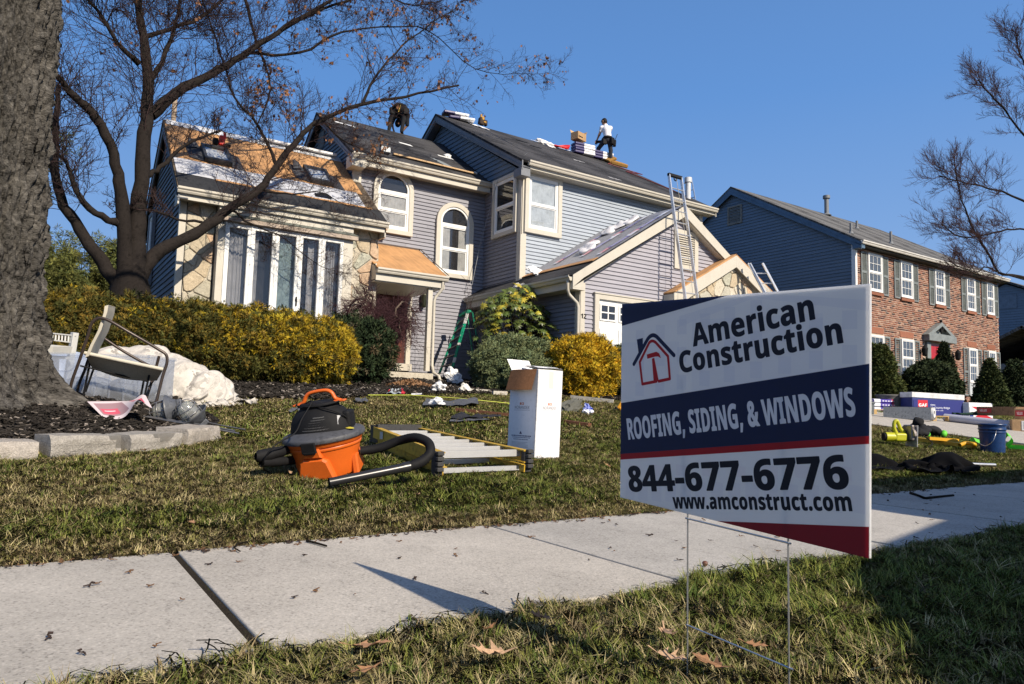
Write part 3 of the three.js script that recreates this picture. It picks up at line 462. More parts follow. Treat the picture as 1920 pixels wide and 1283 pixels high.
{
  const H = house;
  // left wing
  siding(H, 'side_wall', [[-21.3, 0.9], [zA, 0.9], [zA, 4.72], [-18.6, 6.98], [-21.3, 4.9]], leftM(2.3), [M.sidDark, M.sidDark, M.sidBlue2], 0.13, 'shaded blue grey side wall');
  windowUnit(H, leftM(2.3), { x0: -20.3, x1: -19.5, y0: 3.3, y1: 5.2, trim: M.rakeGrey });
  stoneWall(H, [[2.42, 0.9], [2.97, 0.9], [2.97, 4.62], [2.42, 4.62]], frontM(zA), 0.36, 1.0, 4);
  stoneWall(H, [[5.9, 0.9], [6.65, 0.9], [6.65, 4.62], [5.9, 4.62]], frontM(zA), 0.33, 0.9, 9);
  stoneWall(H, [[-17.4, 0.9], [zA - 0.02, 0.9], [zA - 0.02, 4.62], [-17.4, 4.62]].map(p => [-p[0], p[1]]).reverse(), rightM(6.65), 0.33, 1, 6);
  part('corner_board', [span(2.27, 2.40, 0.9, 4.62, zA - 0.1, zA + 0.035)], M.creamOld, H);
  part('wall_core', span(2.46, 6.48, 0.9, 4.6, -17.3, zA - 0.2), M.back, H);
  // boxed bay of five tall casements
  const bay = part('bay_window', [span(2.99, 5.92, 0.9, 1.5, zA - 0.05, zA + 0.30), span(2.99, 5.92, 4.24, 4.62, zA - 0.05, zA + 0.30), span(2.99, 3.14, 1.5, 4.24, zA - 0.05, zA + 0.30), span(5.70, 5.92, 1.5, 4.24, zA - 0.05, zA + 0.30)], M.cream, H);
  const bx = [3.14, 3.66, 4.175, 4.69, 5.20, 5.70];
  part('bay_room', span(3.14, 5.70, 1.5, 4.24, zA - 0.02, zA + 0.0), M.dark, bay);
  for (let i = 0; i < 5; i++) {
    const a = bx[i], b = bx[i + 1], z = zA + 0.2, f = 0.078;
    part('casement', [poly(ring2([[a, 1.5], [b, 1.5], [b, 4.24], [a, 4.24]], [[a + f, 1.6], [b - f, 1.6], [b - f, 4.15], [a + f, 4.15]]), 0.09, 0.008).translate(0, 0, z + 0.02), span(a - 0.012, a + 0.012, 1.5, 4.24, z + 0.1, z + 0.125)], M.white, bay);
    part('pane', span(a + f, b - f, 1.6, 4.15, z + 0.05, z + 0.055), M.glass, bay);
  }
  part('handle', [span(4.66, 4.69, 2.62, 2.82, zA + 0.3, zA + 0.33), span(4.655, 4.68, 2.75, 2.8, zA + 0.32, zA + 0.36)], M.black, bay);
  part('curtain', [drape(3.2, 3.6, 1.5, 4.2, zA + 0.08, 0.02, 5), drape(3.68, 3.86, 1.5, 4.2, zA + 0.09, 0.015, 2), drape(4.95, 5.15, 1.5, 4.2, zA + 0.08, 0.015, 2), drape(5.25, 5.62, 1.5, 4.2, zA + 0.08, 0.02, 5)], mat([0.22, 0.22, 0.23], 0.95, { gs: 0.4 }), bay);
  part('blind', [span(4.22, 4.65, 2.5, 4.2, zA + 0.1, zA + 0.104)], mat([0.13, 0.18, 0.19], 0.7, { gs: 0.4 }), bay);
  { const a = V(2.9, 4.36, zA + 0.42), b = V(6.0, 4.36, zA + 0.42), c = V(5.62, 4.62, zA + 0.02), d = V(3.28, 4.62, zA + 0.02); part('bay_roof', [slab([a, b, c, d], 0.03), slab([V(2.9, 4.36, zA), a, d], 0.03), slab([b, V(6.0, 4.36, zA), c], 0.03)], mat([0.13, 0.14, 0.125], 0.9, { g: 'wear', gs: 0.4 }), bay); part('bay_fascia', [span(2.9, 6.0, 4.26, 4.355, zA + 0.302, zA + 0.41)], mat([0.40, 0.33, 0.27], 0.7), bay); }
  part('frieze_board', span(2.99, 5.92, 4.60, 4.69, zA + 0.02, zA + 0.06), M.cream, H);
  // middle part with arched windows
  siding(H, 'front_wall', [[xB, 0.9], [xC, 0.9], [xC, 6.78], [xB, 6.78]], frontM(zB), [M.sidMauve, M.sidMauve, M.sidMauve2], 0.1016, 'mauve grey clapboard wall with arched windows');
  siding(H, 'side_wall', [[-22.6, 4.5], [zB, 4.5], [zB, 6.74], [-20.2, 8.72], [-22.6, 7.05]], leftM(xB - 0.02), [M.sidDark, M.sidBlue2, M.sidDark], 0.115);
  part('corner_board', [span(xB - 0.03, xB + 0.12, 4.4, 6.72, zB + 0.012, zB + 0.045), span(xB - 0.055, xB - 0.025, 4.4, 6.72, zB - 0.12, zB + 0.045)], M.cream, H);
  part('gable_vent', [...Array(9)].map((_, i) => box(0.02, 0.045, 0.46, xB - 0.06, 8.0 + 0.055 * i, -20.25, 0, 0, 0.5)), M.rakeGrey, H);
  windowUnit(H, frontM(zB), { x0: 7.08, x1: 8.24, y0: 5.04, y1: 6.80, arch: true, rail: 5.66, tw: 0.13, sill: 0.12, gapx: 0.5, inside: 'sheer' });
  windowUnit(H, frontM(zB), { x0: 8.96, x1: 10.14, y0: 4.08, y1: 6.22, arch: true, rail: 4.88, tw: 0.13, sill: 0.12, gapx: 0.33 });
  // entrance
  const door = part('front_door', [span(7.33, 8.17, 1.62, 3.62, zB + 0.004, zB + 0.032)], mat([0.075, 0.018, 0.012], 0.45, { gs: 0.5 }), H);
  part('door_panel', [[7.42, 7.72], [7.78, 8.08]].flatMap(([a, b]) => [[1.75, 2.3], [2.42, 3.0], [3.1, 3.5]].map(([c, d]) => rbox(b - a, d - c, 0.02, 0.008, (a + b) / 2, (c + d) / 2, zB + 0.034))), mat([0.11, 0.024, 0.015], 0.45, { gs: 0.5 }), door);
  part('door_handle', [rbox(0.03, 0.16, 0.02, 0.008, 8.1, 2.6, zB + 0.035), rod(V(8.1, 2.62, zB + 0.05), V(8.0, 2.62, zB + 0.07), 0.012)], mat([0.5, 0.36, 0.13], 0.35, { m: 0.8, g: null }), door);
  part('door_frame', [span(8.19, 8.32, 1.45, 3.75, zB + 0.017, zB + 0.08), span(7.2, 7.31, 1.45, 3.75, zB + 0.017, zB + 0.08), span(7.31, 8.19, 3.64, 3.75, zB + 0.017, zB + 0.08)], M.cream, door);
  part('threshold', span(7.2, 8.32, 1.42, 1.6, zB + 0.01, zB + 0.2), M.cream, door);
  const stepM = mat([0.45, 0.41, 0.34], 0.9, { g: 'fine', gs: 0.7, b: 0.003 });
  part('porch_step', [rbox(1.62, 0.42, 1.9, 0.012, 7.25, 1.085, -16.45)], stepM, H);
  part('porch_step', [rbox(1.02, 0.30, 0.42, 0.012, 7.72, 0.97, -15.28)], stepM, H);
  const pr = part('porch_roof', slopeUV(slab([V(6.67, 3.92, -15.88), V(6.5, 3.92, -15.88), V(6.5, 3.70, -15.47), V(8.36, 3.70, -15.47), V(8.5, 4.72, zB + 0.02), V(6.67, 4.72, zB + 0.02)], 0.03), V(6.5, 3.7, -15.47), V(1, 0, 0), V(0, 0.45, -0.89)), plyMat, H, { label: 'bare plywood porch roof' });
  part('gutter', gutterGeo(V(6.5, 3.70, -15.56), V(8.38, 3.70, -15.56), V(0, 0, 1)), M.cream, pr);
  part('fascia', [span(6.5, 8.3, 3.42, 3.66, -15.62, -15.565), span(6.5, 6.53, 3.45, 3.82, -15.9, -15.62)], M.cream, pr);
  part('soffit', span(6.5, 8.3, 3.40, 3.425, zB + 0.02, -15.6), M.cream, pr);
  part('rake_board', slab([V(8.34, 3.62, -15.6), V(8.34, 3.40, -15.6), V(8.34, 4.5, zB + 0.03), V(8.34, 4.64, zB + 0.03)], 0.02), M.cream, pr);
  part('flashing', [span(6.67, 8.52, 4.71, 4.76, zB + 0.022, zB + 0.03), beam(V(8.37, 3.74, -15.47), V(8.51, 4.76, zB + 0.03), 0.03, 0.012)], mat([0.09, 0.07, 0.06], 0.8), pr);
  part('porch_post', [span(7.93, 8.05, 1.36, 3.41, -15.78, -15.66)], M.cream, H);
  part('downspout', new Tubes().add([V(8.26, 3.62, -15.55), V(8.26, 3.42, -15.55), V(8.22, 3.34, -15.58), V(8.12, 3.2, -15.64), V(8.09, 3.1, -15.65), V(8.08, 1.5, -15.62), V(8.1, 1.32, -15.56), V(8.16, 1.24, -15.4), V(8.18, 1.02, -15.3)], 0.038, 8).geo(), M.creamOld, H);
  part('wall_lantern', [lathe([[0, 0], [0.05, 0.02], [0.065, 0.06], [0.085, 0.34], [0.09, 0.36], [0.05, 0.42], [0.02, 0.46], [0, 0.47]], 6).translate(8.64, 3.14, zB + 0.14), tube([V(8.64, 3.58, zB + 0.02), V(8.64, 3.68, zB + 0.08), V(8.64, 3.6, zB + 0.14)], 0.014, 12, 6), rbox(0.09, 0.2, 0.03, 0.01, 8.64, 3.5, zB + 0.03)], mat([0.045, 0.05, 0.03], 0.35, { m: 0.5, gs: 0.2 }), H);
  part('bird_box', [rbox(0.16, 0.22, 0.13, 0.008, 7.36, 4.98, zB + 0.1), box(0.22, 0.02, 0.2, 7.36, 5.1, zB + 0.11, 0.12)], mat([0.42, 0.25, 0.12], 0.8, { gs: 0.3 }), H);
  // right upper part
  siding(H, 'front_wall', [[xC, 3.2], [17.55, 3.2], [17.55, 6.86], [xC, 6.86]], frontM(zC), [M.sidSteel, M.sidSteel, M.sidSteel2], 0.1016, 'pale steel grey clapboard upper wall');
  siding(H, 'side_wall', [[zB, 0.9], [zC, 0.9], [zC, 6.86], [zB, 6.86]], leftM(xC), [M.sidMauve, M.sidMauve2], 0.1016);
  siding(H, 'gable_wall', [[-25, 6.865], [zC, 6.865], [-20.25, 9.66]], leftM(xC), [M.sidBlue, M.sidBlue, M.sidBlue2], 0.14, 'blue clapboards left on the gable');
  siding(H, 'side_wall', [[15.55, 3], [25, 3], [25, 6.865], [20.25, 9.66], [15.55, 6.865]], rightM(17.55), [M.sidMauve], 0.2);
  part('corner_board', [span(xC - 0.035, xC + 0.135, 3.4, 6.86, zC + 0.012, zC + 0.05), span(xC - 0.05, xC - 0.014, 3.4, 6.86, zC - 0.13, zC + 0.05), span(17.44, 17.58, 3.4, 6.86, zC + 0.012, zC + 0.05)], M.cream, H);
  windowUnit(H, frontM(zC), { x0: 10.60, x1: 11.84, y0: 5.2, y1: 6.87, head: 0.1, tw: 0.13, inside: 'blind', rail: 6.0 });
  windowUnit(H, leftM(xC), { x0: -16.9, x1: -15.68, y0: 5.22, y1: 6.9, head: 0.1, tw: 0.11, inside: 'dark', rail: 6.05 });
  windowUnit(H, frontM(zC), { x0: 16.2, x1: 17.1, y0: 5.3, y1: 6.8, tw: 0.1, inside: 'blind' });
  // roofs
  const rC = part('main_roof', [roofGeo(V(RC.xL, RC.eY, RC.eZ), V(RC.xR, RC.eY, RC.eZ), V(RC.xR, RC.rY, RC.rZ), V(RC.xL, RC.rY, RC.rZ)), roofGeo(V(RC.xR, RC.eY, -25.33), V(RC.xL, RC.eY, -25.33), V(RC.xL, RC.rY, RC.rZ), V(RC.xR, RC.rY, RC.rZ))], shingleMat, H, { uv: true, label: 'new charcoal shingle roof' });
  const rake = (x, r, zBack, m, w = 0.24, th = 0.03) => [slab([V(x, r.eY - 0.02 - w, r.eZ), V(x, r.eY - 0.02, r.eZ), V(x, r.rY - 0.02, r.rZ), V(x, r.rY - 0.02 - w * 1.12, r.rZ)], th), slab([V(x, r.rY - 0.02 - w * 1.12, r.rZ), V(x, r.rY - 0.02, r.rZ), V(x, r.eY - 0.02, zBack), V(x, r.eY - 0.02 - w, zBack)], th)];
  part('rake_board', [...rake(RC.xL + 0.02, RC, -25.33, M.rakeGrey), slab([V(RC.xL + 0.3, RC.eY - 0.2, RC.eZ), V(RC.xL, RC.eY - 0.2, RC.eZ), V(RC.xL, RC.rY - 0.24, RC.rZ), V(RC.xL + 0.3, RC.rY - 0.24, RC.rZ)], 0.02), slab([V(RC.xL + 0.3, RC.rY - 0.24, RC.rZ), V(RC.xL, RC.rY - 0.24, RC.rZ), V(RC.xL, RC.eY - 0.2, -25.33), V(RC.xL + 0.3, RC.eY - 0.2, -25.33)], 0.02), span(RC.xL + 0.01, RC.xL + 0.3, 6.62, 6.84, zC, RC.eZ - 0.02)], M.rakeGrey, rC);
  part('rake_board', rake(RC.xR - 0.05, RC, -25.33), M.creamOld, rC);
  part('fascia', span(RC.xL + 0.3, RC.xR - 0.02, 6.86, 7.02, RC.eZ - 0.06, RC.eZ - 0.03), M.cream, rC);
  part('soffit', span(RC.xL + 0.3, RC.xR - 0.02, 6.84, 6.87, zC, RC.eZ - 0.03), M.cream, rC);
  part('gutter', gutterGeo(V(RC.xL + 0.22, RC.eY - 0.01, RC.eZ - 0.03), V(RC.xR, RC.eY - 0.01, RC.eZ - 0.03), V(0, 0, 1)), M.creamOld, rC);
  part('soffit_groove', [...Array(5)].map((_, i) => span(RC.xL + 0.32, RC.xR - 0.04, 6.834, 6.8395, zC + 0.04 + 0.065 * i, zC + 0.05 + 0.065 * i)), M.creamOld, rC);
  const rB = part('middle_roof', [roofGeo(V(RB.xL, RB.eY, RB.eZ), V(RB.xR, RB.eY, RB.eZ), V(RB.xR, RB.rY, RB.rZ), V(RB.xL, RB.rY, RB.rZ)), roofGeo(V(RB.xR, RB.eY, -23.3), V(RB.xL, RB.eY, -23.3), V(RB.xL, RB.rY, RB.rZ), V(RB.xR, RB.rY, RB.rZ))], shingleMat, H, { uv: true });
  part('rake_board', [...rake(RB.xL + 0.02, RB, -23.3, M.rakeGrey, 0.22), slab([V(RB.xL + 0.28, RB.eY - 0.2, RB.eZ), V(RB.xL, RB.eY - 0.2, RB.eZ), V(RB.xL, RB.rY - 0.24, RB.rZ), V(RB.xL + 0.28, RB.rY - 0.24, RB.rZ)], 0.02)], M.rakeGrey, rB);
  part('rake_return', span(RB.xL, xB + 0.1, 6.55, 6.86, zB - 0.05, RB.eZ + 0.02), M.cream, rB);
  part('fascia', span(RB.xL + 0.02, RB.xR - 0.05, 6.62, 6.86, RB.eZ - 0.06, RB.eZ - 0.02), M.cream, rB);
  part('soffit', span(RB.xL + 0.28, RB.xR - 0.02, 6.66, 6.69, zB, RB.eZ - 0.06), M.cream, rB);
  part('gutter', gutterGeo(V(RB.xL, RB.eY - 0.02, RB.eZ - 0.02), V(RB.xR, RB.eY - 0.02, RB.eZ - 0.02), V(0, 0, 1)), M.creamOld, rB);
  part('downspout', [span(xB - 0.11, xB - 0.045, 4.95, 6.6, zB - 0.02, zB + 0.06)], M.cream, H);
  part('ridge_patch', [[6.7, 7.3, 0.8], [8.5, 8.9, 0.62], [9.6, 10.1, 0.5]].map(([a, b, t]) => slab([onRoof(RB, a, t, 0.01), onRoof(RB, b, t - 0.02, 0.01), onRoof(RB, b - 0.02, t + 0.02, 0.01), onRoof(RB, a, t + 0.03, 0.01)], 0.004)), M.white, rB, { label: 'pale offcuts left on the shingles' });
  // left roof stripped to the boards
  const P = (x, t, l) => onRoof(RA, x, t, l), xWall = xB - 0.09;
  const rA = part('stripped_roof', [slab([P(RA.xL, 0, 0), P(RA.xR, 0, 0), P(RA.xR, 0.60, 0), P(RA.xL, 0.60, 0)], 0.06), slab([P(RA.xL, 0.60, 0), P(xWall, 0.60, 0), P(xWall, 1, 0), P(RA.xL, 1, 0)], 0.06), slab([P(RA.xL, 1, 0), P(xWall, 1, 0), V(xWall, 4.8, -21.7), V(RA.xL, 4.8, -21.7)], 0.06)], mat([0.10, 0.08, 0.06], 0.9), H, { label: 'roof slope stripped to orange plywood' });
  for (const [t0, t1, xs] of [[0.38, 0.60, [2.17, 3.5, 4.92, 6.52]], [0.604, 0.80, [2.17, 2.9, 4.2, 5.6, 6.52]], [0.804, 0.93, [2.17, 3.6, 4.9, 6.52]]]) for (let i = 0; i < xs.length - 1; i++) { const a = xs[i] + 0.004, b = xs[i + 1] - 0.004; part('plywood_sheet', slopeUV(slab([P(a, t0, 0.012), P(b, t0, 0.012), P(b, t1, 0.012), P(a, t1, 0.012)], 0.011), P(R(0, 2), 0, 0), V(1, 0, 0), V(0, 0.61, -0.79)), plyMat, rA); }
  const wavy = (x0, x1, t0, t1, l, wob, n = 24) => grid(n, 4, (u, v) => P(lerp(x0, x1, u), lerp(t0 + wob * N3(u * 6, 1, t0 * 9), t1 + wob * N3(u * 7, 5, t1 * 9), v), l + 0.004 * Math.abs(N3(u * 14, v * 3, 2))));
  part('eave_membrane', wavy(RA.xL + 0.02, RA.xR, 0.0, 0.17, 0.016, 0.012), mat([0.028, 0.029, 0.032], 0.7, { g: 'wear', gs: 0.6 }), rA);
  const feltMat = print(1024, 256, (c, w, h) => { c.fillStyle = '#b9bbc2'; c.fillRect(0, 0, w, h); for (let i = 0; i < 900; i++) { c.fillStyle = `rgba(${rnd() < 0.5 ? '90,92,98' : '225,226,230'},${R(0.05, 0.22)})`; c.fillRect(R(0, w), R(0, h), R(3, 40), R(1, 3)); } c.fillStyle = '#45464c'; for (let i = 0; i < 9; i++) for (let j = 0; j < 2; j++) { let x = i * 118 + 12; for (let k = 0; k < 9; k++) { const q = R(3, 9); c.fillRect(x, 70 + j * 92, q, 9); x += q + 3; } } }, 0.55);
  part('underlay_sheet', wavy(RA.xL + 0.04, RA.xR - 0.35, 0.172, 0.385, 0.020, 0.01), feltMat, rA, { uv: true });
  part('underlay_edge', wavy(RA.xL + 0.8, RA.xR - 0.2, 0.155, 0.178, 0.024, 0.01), plyMat, rA);
  part('ridge_underlay', wavy(RA.xL + 0.05, xWall, 0.915, 1.0, 0.022, 0.012), mat([0.55, 0.56, 0.58], 0.6, { g: 'wear', gs: 0.5 }), rA);
  part('ridge_cap_strip', [beam(P(4.4, 0.985, 0.05), P(6.4, 0.985, 0.05), 0.3, 0.05)], mat([0.8, 0.8, 0.8], 0.6), rA);
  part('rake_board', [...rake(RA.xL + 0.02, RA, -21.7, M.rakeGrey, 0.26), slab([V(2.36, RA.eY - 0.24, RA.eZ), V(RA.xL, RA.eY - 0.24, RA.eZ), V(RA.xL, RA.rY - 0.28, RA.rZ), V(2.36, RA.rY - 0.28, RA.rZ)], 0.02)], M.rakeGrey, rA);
  part('fascia', [span(RA.xL + 0.02, RA.xR - 0.02, 4.56, 4.77, RA.eZ - 0.06, RA.eZ - 0.02), span(RA.xL + 0.02, RA.xL + 0.05, 4.45, 4.72, zA, RA.eZ - 0.02), span(RA.xR - 0.05, RA.xR - 0.02, 4.45, 4.75, zA - 0.3, RA.eZ - 0.02)], M.cream, rA);
  part('soffit', span(RA.xL + 0.05, RA.xR - 0.05, 4.60, 4.63, zA - 0.02, RA.eZ - 0.06), M.creamOld, rA);
  part('gutter', gutterGeo(V(RA.xL, RA.eY - 0.02, RA.eZ - 0.02), V(RA.xR + 0.02, RA.eY - 0.02, RA.eZ - 0.02), V(0, 0, 1)), M.creamOld, rA);
  for (const [x, c] of [[3.12, 0], [5.5, 1]]) { // two skylights, flashing flaps turned up beside them
    const t0 = 0.405, t1 = 0.63, w = 0.29, s = part('skylight', [[x - w, x - w + 0.06], [x + w - 0.06, x + w]].map(([a, b]) => slab([P(a, t0, 0.13), P(b, t0, 0.13), P(b, t1, 0.13), P(a, t1, 0.13)], 0.125)).concat([[t0, t0 + 0.025], [t1 - 0.025, t1]].map(([a, b]) => slab([P(x - w, a, 0.132), P(x + w, a, 0.132), P(x + w, b, 0.132), P(x - w, b, 0.132)], 0.125))), mat([0.035, 0.035, 0.035], 0.5, { gs: 0.3 }), rA);
    part('pane', slab([P(x - w + 0.06, t0 + 0.02, 0.115), P(x + w - 0.06, t0 + 0.02, 0.115), P(x + w - 0.06, t1 - 0.02, 0.115), P(x - w + 0.06, t1 - 0.02, 0.115)], 0.006), M.glass, s);
    part('shaft', slab([P(x - w + 0.06, t0 + 0.02, 0.07), P(x + w - 0.06, t0 + 0.02, 0.07), P(x + w - 0.06, t1 - 0.02, 0.07), P(x - w + 0.06, t1 - 0.02, 0.07)], 0.006), mat([0.5, 0.52, 0.53], 0.8), s);
    part('flashing_flap', [slab([P(x - w - 0.3, t0 + 0.03, 0.03), P(x - w, t0, 0.035), P(x - w, t1 - 0.01, 0.05), P(x - w - 0.34, t1 + 0.02, 0.03)], 0.006), slab([P(x + w, t0 - 0.01, 0.035), P(x + w + 0.27, t0 - 0.03, 0.03), P(x + w + 0.25, t1 - 0.05, 0.03), P(x + w, t1 - 0.02, 0.05)], 0.006), slab([P(x - w - 0.3, t1 - 0.08, 0.09), P(x - w - 0.05, t1 - 0.05, 0.09), P(x - w - 0.12, t1 + 0.02, 0.14), P(x - w - 0.26, t1 + 0.03, 0.16)], 0.006)], mat([0.05, 0.052, 0.06], 0.75, { g: 'wear', gs: 0.4 }), s);
  }
  // garage
  siding(H, 'garage_wall', [[xG, 0.8], [17.5, 0.8], [17.5, 3.52], [13.65, 5.62], [xG, 3.62]], frontM(zG), [M.sidLilac, M.sidLilac, M.sidLilac2], 0.1016, 'mauve grey clapboard garage gable');
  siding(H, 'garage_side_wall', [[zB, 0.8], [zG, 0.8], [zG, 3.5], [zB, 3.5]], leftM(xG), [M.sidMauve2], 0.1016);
  part('corner_board', [span(xG - 0.03, xG + 0.12, 0.8, 3.45, zG + 0.012, zG + 0.045), span(xG - 0.045, xG - 0.014, 0.8, 3.45, zG - 0.12, zG + 0.045)], M.cream, H);
  const gPk = [13.62, 5.83], gL = [9.98, 3.56], gR = [17.3, 3.56], zF = zG + 0.2, zBk = zC + 0.02;
  const rG = part('garage_roof', [slopeUV(slab([V(gL[0], gL[1], zB + 0.02), V(gL[0], gL[1], zF), V(gPk[0], gPk[1], zF), V(gPk[0], gPk[1], zBk), V(10.62, 3.96, zBk), V(10.5, 3.885, zB + 0.02)], 0.06), V(gL[0], gL[1], zB), V(0, 0, 1), V(0.85, 0.53, 0)), slopeUV(slab([V(gR[0], gR[1], zF), V(gR[0], gR[1], zBk), V(gPk[0], gPk[1], zBk), V(gPk[0], gPk[1], zF)], 0.06), V(gR[0], gR[1], zF), V(0, 0, -1), V(-0.85, 0.53, 0))], shingleMat, H, { uv: true, label: 'garage roof covered in grey underlay' });
  const nG = V(-(gPk[1] - gL[1]), gPk[0] - gL[0], 0).normalize(), G = (t, z, l) => V(lerp(gL[0], gPk[0], t), lerp(gL[1], gPk[1], t), z).addScaledVector(nG, l), z2 = t => t < 0.18 ? zB + 0.1 : zBk + 0.02;
  const under = grid(30, 20, (u, v) => { const t = lerp(0.21, 0.995, u), z = lerp(zF - 0.02, zBk + 0.03, v); return G(t, z, 0.014 + 0.02 * Math.max(0, N3(u * 7, v * 5, 3))); });
  part('underlay_sheet', under, mat([0.27, 0.27, 0.29], 0.5, { g: 'wear', gs: 0.7 }), rG);
  part('plywood_edge', slab([G(0.17, zF - 0.01, 0.02), G(0.215, zF - 0.01, 0.02), G(0.215, zBk, 0.02), G(0.17, zBk, 0.02)].reverse(), 0.012), plyMat, rG);
  const tape = print(1024, 64, (c, w, h) => { c.fillStyle = '#d9dbe2'; c.fillRect(0, 0, w, h); c.fillStyle = '#4a3f95'; c.fillRect(150, 6, 620, 52); c.fillStyle = '#e8e8f0'; c.font = 'bold 40px sans-serif'; for (let i = 0; i < 10; i++) c.fillRect(330 + i * 40, 20, 26, 22); c.fillStyle = '#c2283c'; c.fillRect(60, 6, 190, 52); c.fillStyle = '#f4f4f6'; for (let i = 0; i < 4; i++) { c.beginPath(); c.arc(90 + i * 44, 32, 13, 0, 7); c.fill(); } }, 0.5);
  [[0.27, 0.62, -12.75], [0.55, 0.93, -12.82], [0.32, 0.66, -13.6], [0.62, 0.96, -13.7], [0.30, 0.6, -14.6], [0.6, 0.95, -14.7]].forEach(([a, b, z], i) => { const g = grid(16, 2, (u, v) => G(lerp(a, b, u), z - 0.16 * v, 0.04 + 0.012 * N3(u * 6, i))); part('printed_strip', g, tape, rG, { uv: true }); });
  part('wrapper_heap', [0.8, 0.86, 0.92, 0.5, 0.44].map((t, i) => rough(place(new THREE.SphereGeometry(0.2, 14, 10), G(t, -14.6 + 0.15 * i, 0.06).toArray(), [0, 0, 0.55], [1.5, 0.35, 1.1]), 0.08, 5)), mat([0.62, 0.61, 0.63], 0.45, { g: 'wear', gs: 0.3 }), rG);
  part('rake_board', [slab([V(gL[0] + 0.02, 3.28, zF + 0.012), V(gL[0] + 0.33, 3.28, zF + 0.012), V(gL[0] + 0.33, 3.53, zF + 0.012), V(gPk[0], 5.52, zF + 0.012), V(gPk[0], 5.81, zF + 0.012), V(gL[0] + 0.02, 3.56, zF + 0.012)], 0.03), slab([V(gPk[0] + 0.002, 5.52, zF + 0.012), V(gR[0] - 0.3, 3.5, zF + 0.012), V(gR[0], 3.3, zF + 0.012), V(gR[0], 3.54, zF + 0.012), V(gPk[0] + 0.002, 5.81, zF + 0.012)], 0.03), span(gL[0] + 0.02, gL[0] + 0.38, 3.24, 3.28, zG, zF + 0.01)], M.cream, rG);
  part('rake_soffit', [slab([V(gL[0] + 0.3, 3.44, zG), V(gPk[0], 5.52, zG), V(gPk[0], 5.52, zF), V(gL[0] + 0.3, 3.44, zF)], 0.02), slab([V(gPk[0], 5.52, zG), V(gR[0], 3.3, zG), V(gR[0], 3.3, zF), V(gPk[0], 5.52, zF)], 0.02)], M.cream, rG);
  part('gutter', gutterGeo(V(gL[0] + 0.03, gL[1] - 0.02, zB + 0.05), V(gL[0] + 0.03, gL[1] - 0.02, zF - 0.02), V(-1, 0, 0)), M.cream, rG);
  part('soffit', [span(gL[0] + 0.02, xG, 3.26, 3.29, zB + 0.03, zG), span(gL[0] + 0.03, gL[0] + 0.06, 3.28, 3.5, zB + 0.03, zF - 0.03)], M.cream, rG);
  part('downspout', new Tubes().add([V(9.95, 3.44, zF - 0.12), V(9.95, 3.24, zF - 0.12), V(10.02, 3.12, zF - 0.14), V(10.24, 2.96, zG + 0.07), V(10.29, 2.85, zG + 0.06), V(10.29, 0.9, zG + 0.06)], 0.04, 8).geo(), M.cream, H);
  part('gable_vent', [poly(ring2([[13.42, 4.18], [14.3, 4.18], [14.3, 5.22], [13.42, 5.22]], [[13.56, 4.32], [14.16, 4.32], [14.16, 5.1], [13.56, 5.1]]), 0.05, 0.006).translate(0, 0, zG + 0.01), ...[...Array(13)].map((_, i) => box(0.6, 0.05, 0.008, 13.86, 4.36 + i * 0.058, zG + 0.035, -0.7))], M.cream, H);
  // garage door with a top row of small panes
  const gd = part('garage_door', span(10.9, 13.3, 0.86, 3.12, zG + 0.01, zG + 0.03), M.white, H);
  part('door_frame', [span(10.77, 10.9, 0.86, 3.24, zG + 0.012, zG + 0.09), span(13.3, 13.43, 0.86, 3.24, zG + 0.012, zG + 0.09), span(10.9, 13.3, 3.12, 3.24, zG + 0.012, zG + 0.09), span(10.75, 13.45, 3.24, 3.27, zG + 0.012, zG + 0.11)], M.cream, gd);
  for (let i = 0; i < 4; i++) {
    const a = 10.96 + i * 0.59, b = a + 0.5;
    for (let j = 0; j < 3; j++) part('door_panel', poly([[a, 0.94 + j * 0.54], [b, 0.94 + j * 0.54], [b, 1.36 + j * 0.54], [a, 1.36 + j * 0.54]], 0.02, 0.008).translate(0, 0, zG + 0.03), M.white, gd);
    part('door_window', [poly(ring2([[a, 2.62], [b, 2.62], [b, 3.02], [a, 3.02]], [[a + 0.04, 2.66], [b - 0.04, 2.66], [b - 0.04, 2.98], [a + 0.04, 2.98]]), 0.025, 0.004).translate(0, 0, zG + 0.03), span(a + 0.235, a + 0.265, 2.66, 2.98, zG + 0.032, zG + 0.05), span(a + 0.04, b - 0.04, 2.805, 2.835, zG + 0.032, zG + 0.0495)], M.white, gd);
    part('pane', span(a + 0.04, b - 0.04, 2.66, 2.98, zG + 0.036, zG + 0.039), M.glass, gd);
    part('room_dark', span(a + 0.04, b - 0.04, 2.66, 2.98, zG + 0.031, zG + 0.033), M.dark, gd);
  }
  const font = await new FontLoader().loadAsync('fonts/droid/droid_sans_bold.typeface.json');
  const num = new TextGeometry('12', { font, size: 0.11, depth: 0.01, curveSegments: 4 }); num.translate(xG - 0.005, 2.62, zG + 0.046); part('house_number', num, M.black, H);
  // stone faced gable at the right of the garage
  const zD = -12.42, dP = [15.41, 4.78], dL = [13.06, 3.5], dR = [17.76, 3.5];
  stoneWall(H, [[13.46, 0.8], [17.36, 0.8], [17.36, 3.36], [15.41, 4.42], [13.46, 3.36]], frontM(zD - 0.16), 0.34, 0.72, 21);
  part('stone_bay_side', [span(13.44, 13.5, 0.8, 3.4, zG, zD - 0.17), span(17.32, 17.38, 0.8, 3.4, zG, zD - 0.17)], M.cream, H);
